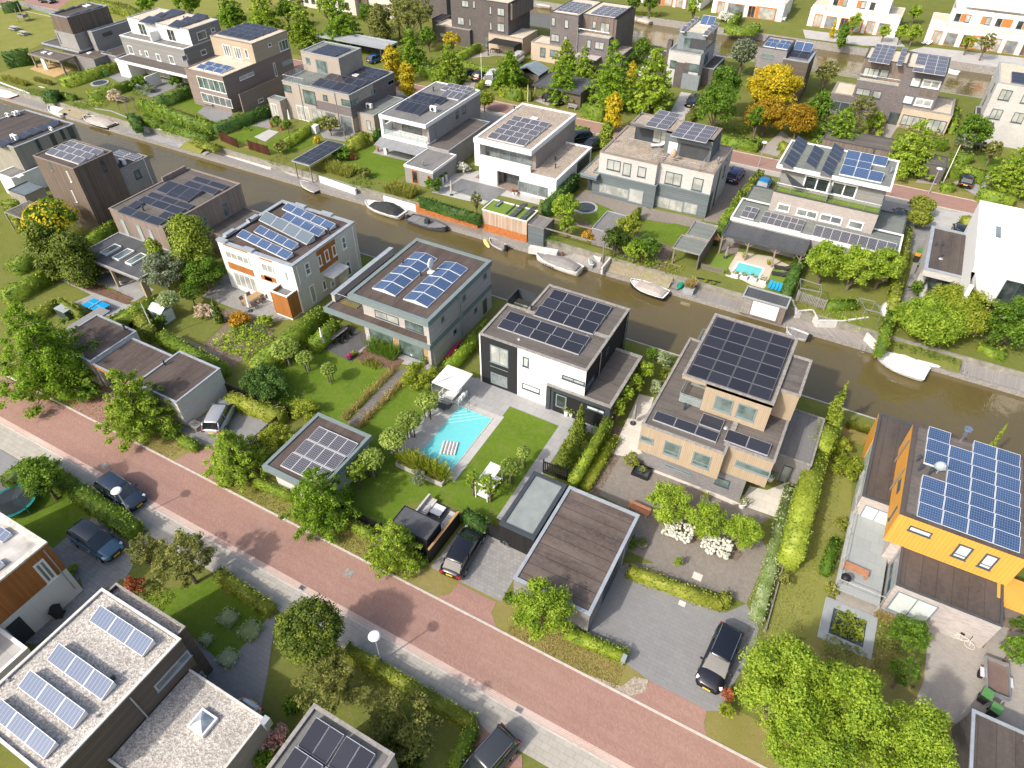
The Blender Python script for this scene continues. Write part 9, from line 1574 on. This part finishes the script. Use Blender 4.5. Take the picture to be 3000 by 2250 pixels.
# lower decks on the quay and white shingle
for nm,mt,t,pts in(('shingle',g_white,0,[(1720,1230),(1800,1195),(2212,1330),(2190,1380)]),('gravel_strip',g_grey,0,[(1140,1060),(1560,1110),(1530,1170),(1180,1090)]),('quay_terrace',pv_light,1,[(90,1290),(180,1270),(530,1420),(540,1480),(330,1420)]),('deck',deck_b,11,[(1350,190),(1860,310),(1885,375),(1380,230)]),('rough_ground',g_earth,12,[(860,660),(930,570),(1340,780),(1480,840),(1060,740)]),('deck',deck_g,12,[(1230,700),(1340,450),(1440,520),(1600,700),(1290,720)]),('deck',deck_l,12,[(530,560),(680,520),(850,600),(820,670),(700,640)]),('deck',w_new,12,[(1870,830),(2000,820),(1980,880),(1880,870)])):
 PG(nm,mt,t,pts,-.9 if nm!='x' else 0,lv=3)
def wallring(pts,z0,z1,mat,label,name='garden_wall',th=.22):
 z1+=.013 if z1 else .065
 r=top(name,label,'garden wall',(pts[0][0],pts[0][1],z0));[MB().bar((*a,(z0+z1)/2),(*b,(z0+z1)/2),th,z1-z0).build('wall_section',mat,r)for a,b in zip(pts[:-1],pts[1:])]
wallring([PZ((13,p,q),0)for p,q in((330,900),(370,1000),(500,990),(545,1075),(740,1080),(950,1050))],-.9,.05,conc_l,'curved pale concrete wall above the diagonal deck');wallring([PZ((13,940,1180),0),PZ((13,1030,1270),0)],-.9,.1,conc_l,'short sloping concrete wall by the ivy hedge');wallring([PZ((12,250,480),-.2),PZ((12,480,520),-.2)],-.9,-.1,conc_l,'concrete trough under the pergola climber',th=.8);wallring([PZ((12,840,650),0),PZ((12,905,570),0)],-.9,.0,conc_l,'concrete side wall right of the quay platform');wallring([PZ((12,1600,730),0),PZ((12,1800,770),0)],-.9,0,black,'black quay wall behind the two tall white pots');wallring([PZ((0,470,780),-.2),PZ((0,620,830),-.2)],-.9,0,conc_l,'white planter wall of the light green hedge');wallring([PZ((0,770,880),0),PZ((0,900,900),0),PZ((0,1050,960),0)],-.9,0,trim_zinc,'grey and white quay wall below the swing frame')
# small street and quay things
for a,l in(((31,430,200),'iron gully grate in the gutter, left one'),((32,168,1188),'iron gully grate in the gutter, middle one')):
 r=IT('drain_grate',l,'drain grate',a,.02);MB().ring((-.24,-.2,.24,.2),(-.2,-.16,.2,.16),.0,.03).build('frame',trim_g,r);[MB().box(-.19+k*.07,-.16,.0,-.16+k*.07,.16,.025).build('bar',anth,r)for k in range(6)]
for a,l in(((31,808,80),'square manhole cover in the brick road, right one'),((20,850,735),'square manhole cover in the brick road, left one')):x,y=PZ(a);tag(MB().box(x-.35,y-.3,.0,x+.35,y+.3,.03).build('manhole_cover',trim_stone),l,'manhole cover')
x,y=PZ((32,1488,328));tag(MB().box(x-.25,y-.2,0,x+.25,y+.2,.045).build('paving_cover',conc_l),'pale square cover in the grey forecourt','cover');x,y=PZ((32,1612,110));tag(MB().box(x-.35,y-.3,0,x+.35,y+.3,.06).build('paving_cover',MATS['cream_slabs']),'pale slab in the clinker garden by the hedge','cover')
r=IT('letterbox','grey letterbox post at the forecourt edge','letterbox',(32,1005,825));MB().box(-.05,-.05,0,.05,.05,.9).build('post',trim_zinc,r);MB().box(-.15,-.2,.8,.15,.2,1.25).build('box',trim_zinc,r)
r=IT('charger','white charging post with cable beside the silver car','charging post',(20,2045,320));MB().box(-.05,-.05,0,.05,.05,1.0).build('post',trim_g,r);MB().box(-.14,-.08,.9,.14,.08,1.3).build('charger_box',white,r)
r=IT('stone_stack','stacked grey stone bags against the cream garage','stone bags',(20,1590,420));[MB().box(-.7,-.4+j*.28,.25*i,.6,-.14+j*.28,.22+.25*i).build('bag',trim_stone,r)for i in range(2)for j in range(3)]
for t,q in((12,(1585,890)),(13,(910,1310)),(13,(1720,1510)),(1,(775,1545))):
 x,y=PZ((t,*q),-.9);r=top('quay_ladder',{12:'steel ladder on the quay below the metal planter',1:'steel ladder on the quay by the tall grass'}.get(t,'steel ladder on the diagonal deck' if q[0]<1000 else 'steel ladder on the right quay'),'ladder',(x,y,-.9),0,None,True);[MB().tube((i,0,-.5),(i,0,.6),.025,5).build('rail',chrome,r)for i in(-.22,.22)];[MB().tube((-.22,0,z),(.22,0,z),.018,5).build('rung',chrome,r)for z in(-.4,-.1,.2)]
x,y=PZ((13,1960,960),.5);r=top('round_lounge_chair','round wicker lounge chair with white cushion','lounge chair',(x,y,0),0,None,True);MB().ball(0,0,.4,.62,.62,.42,16,8).build('shell',wicker,r,True);MB().ball(.1,-.05,.62,.42,.42,.25,12,6).build('cushion',white,r,True)
r=IT('hanging_chair','egg-shaped hanging chair on the gravel roof terrace','hanging chair',(2,1410,1300),6.3);MB().ball(0,0,.9,.42,.42,.65,12,8).build('basket',plain('pinkish_rattan',(.5,.35,.26),.8),r,True);MB().tube((0,.5,0),(0,.1,1.9),.03).build('stand',trim_g,r);lounger((2,1290,1190),white,'white deck chair on the gravel roof balcony',.6,6.3)
x0,y0,x1,y1=RC(11,(835,715),(1035,575),2.3);r=top('awning','bright green sheet canopy beside the cream brick side wall','canopy',(x0,y0,0));MB().box(x0,y0,2.25,x0+1.0,y1,2.32).build('sheet',plain('bright_green_sheet',(.22,.46,.10),.5),r)
for y in(y0+.1,y1-.1):MB().tube((x0+.9,y,0),(x0+.9,y,2.25),.04).build('post',trim_w,r)
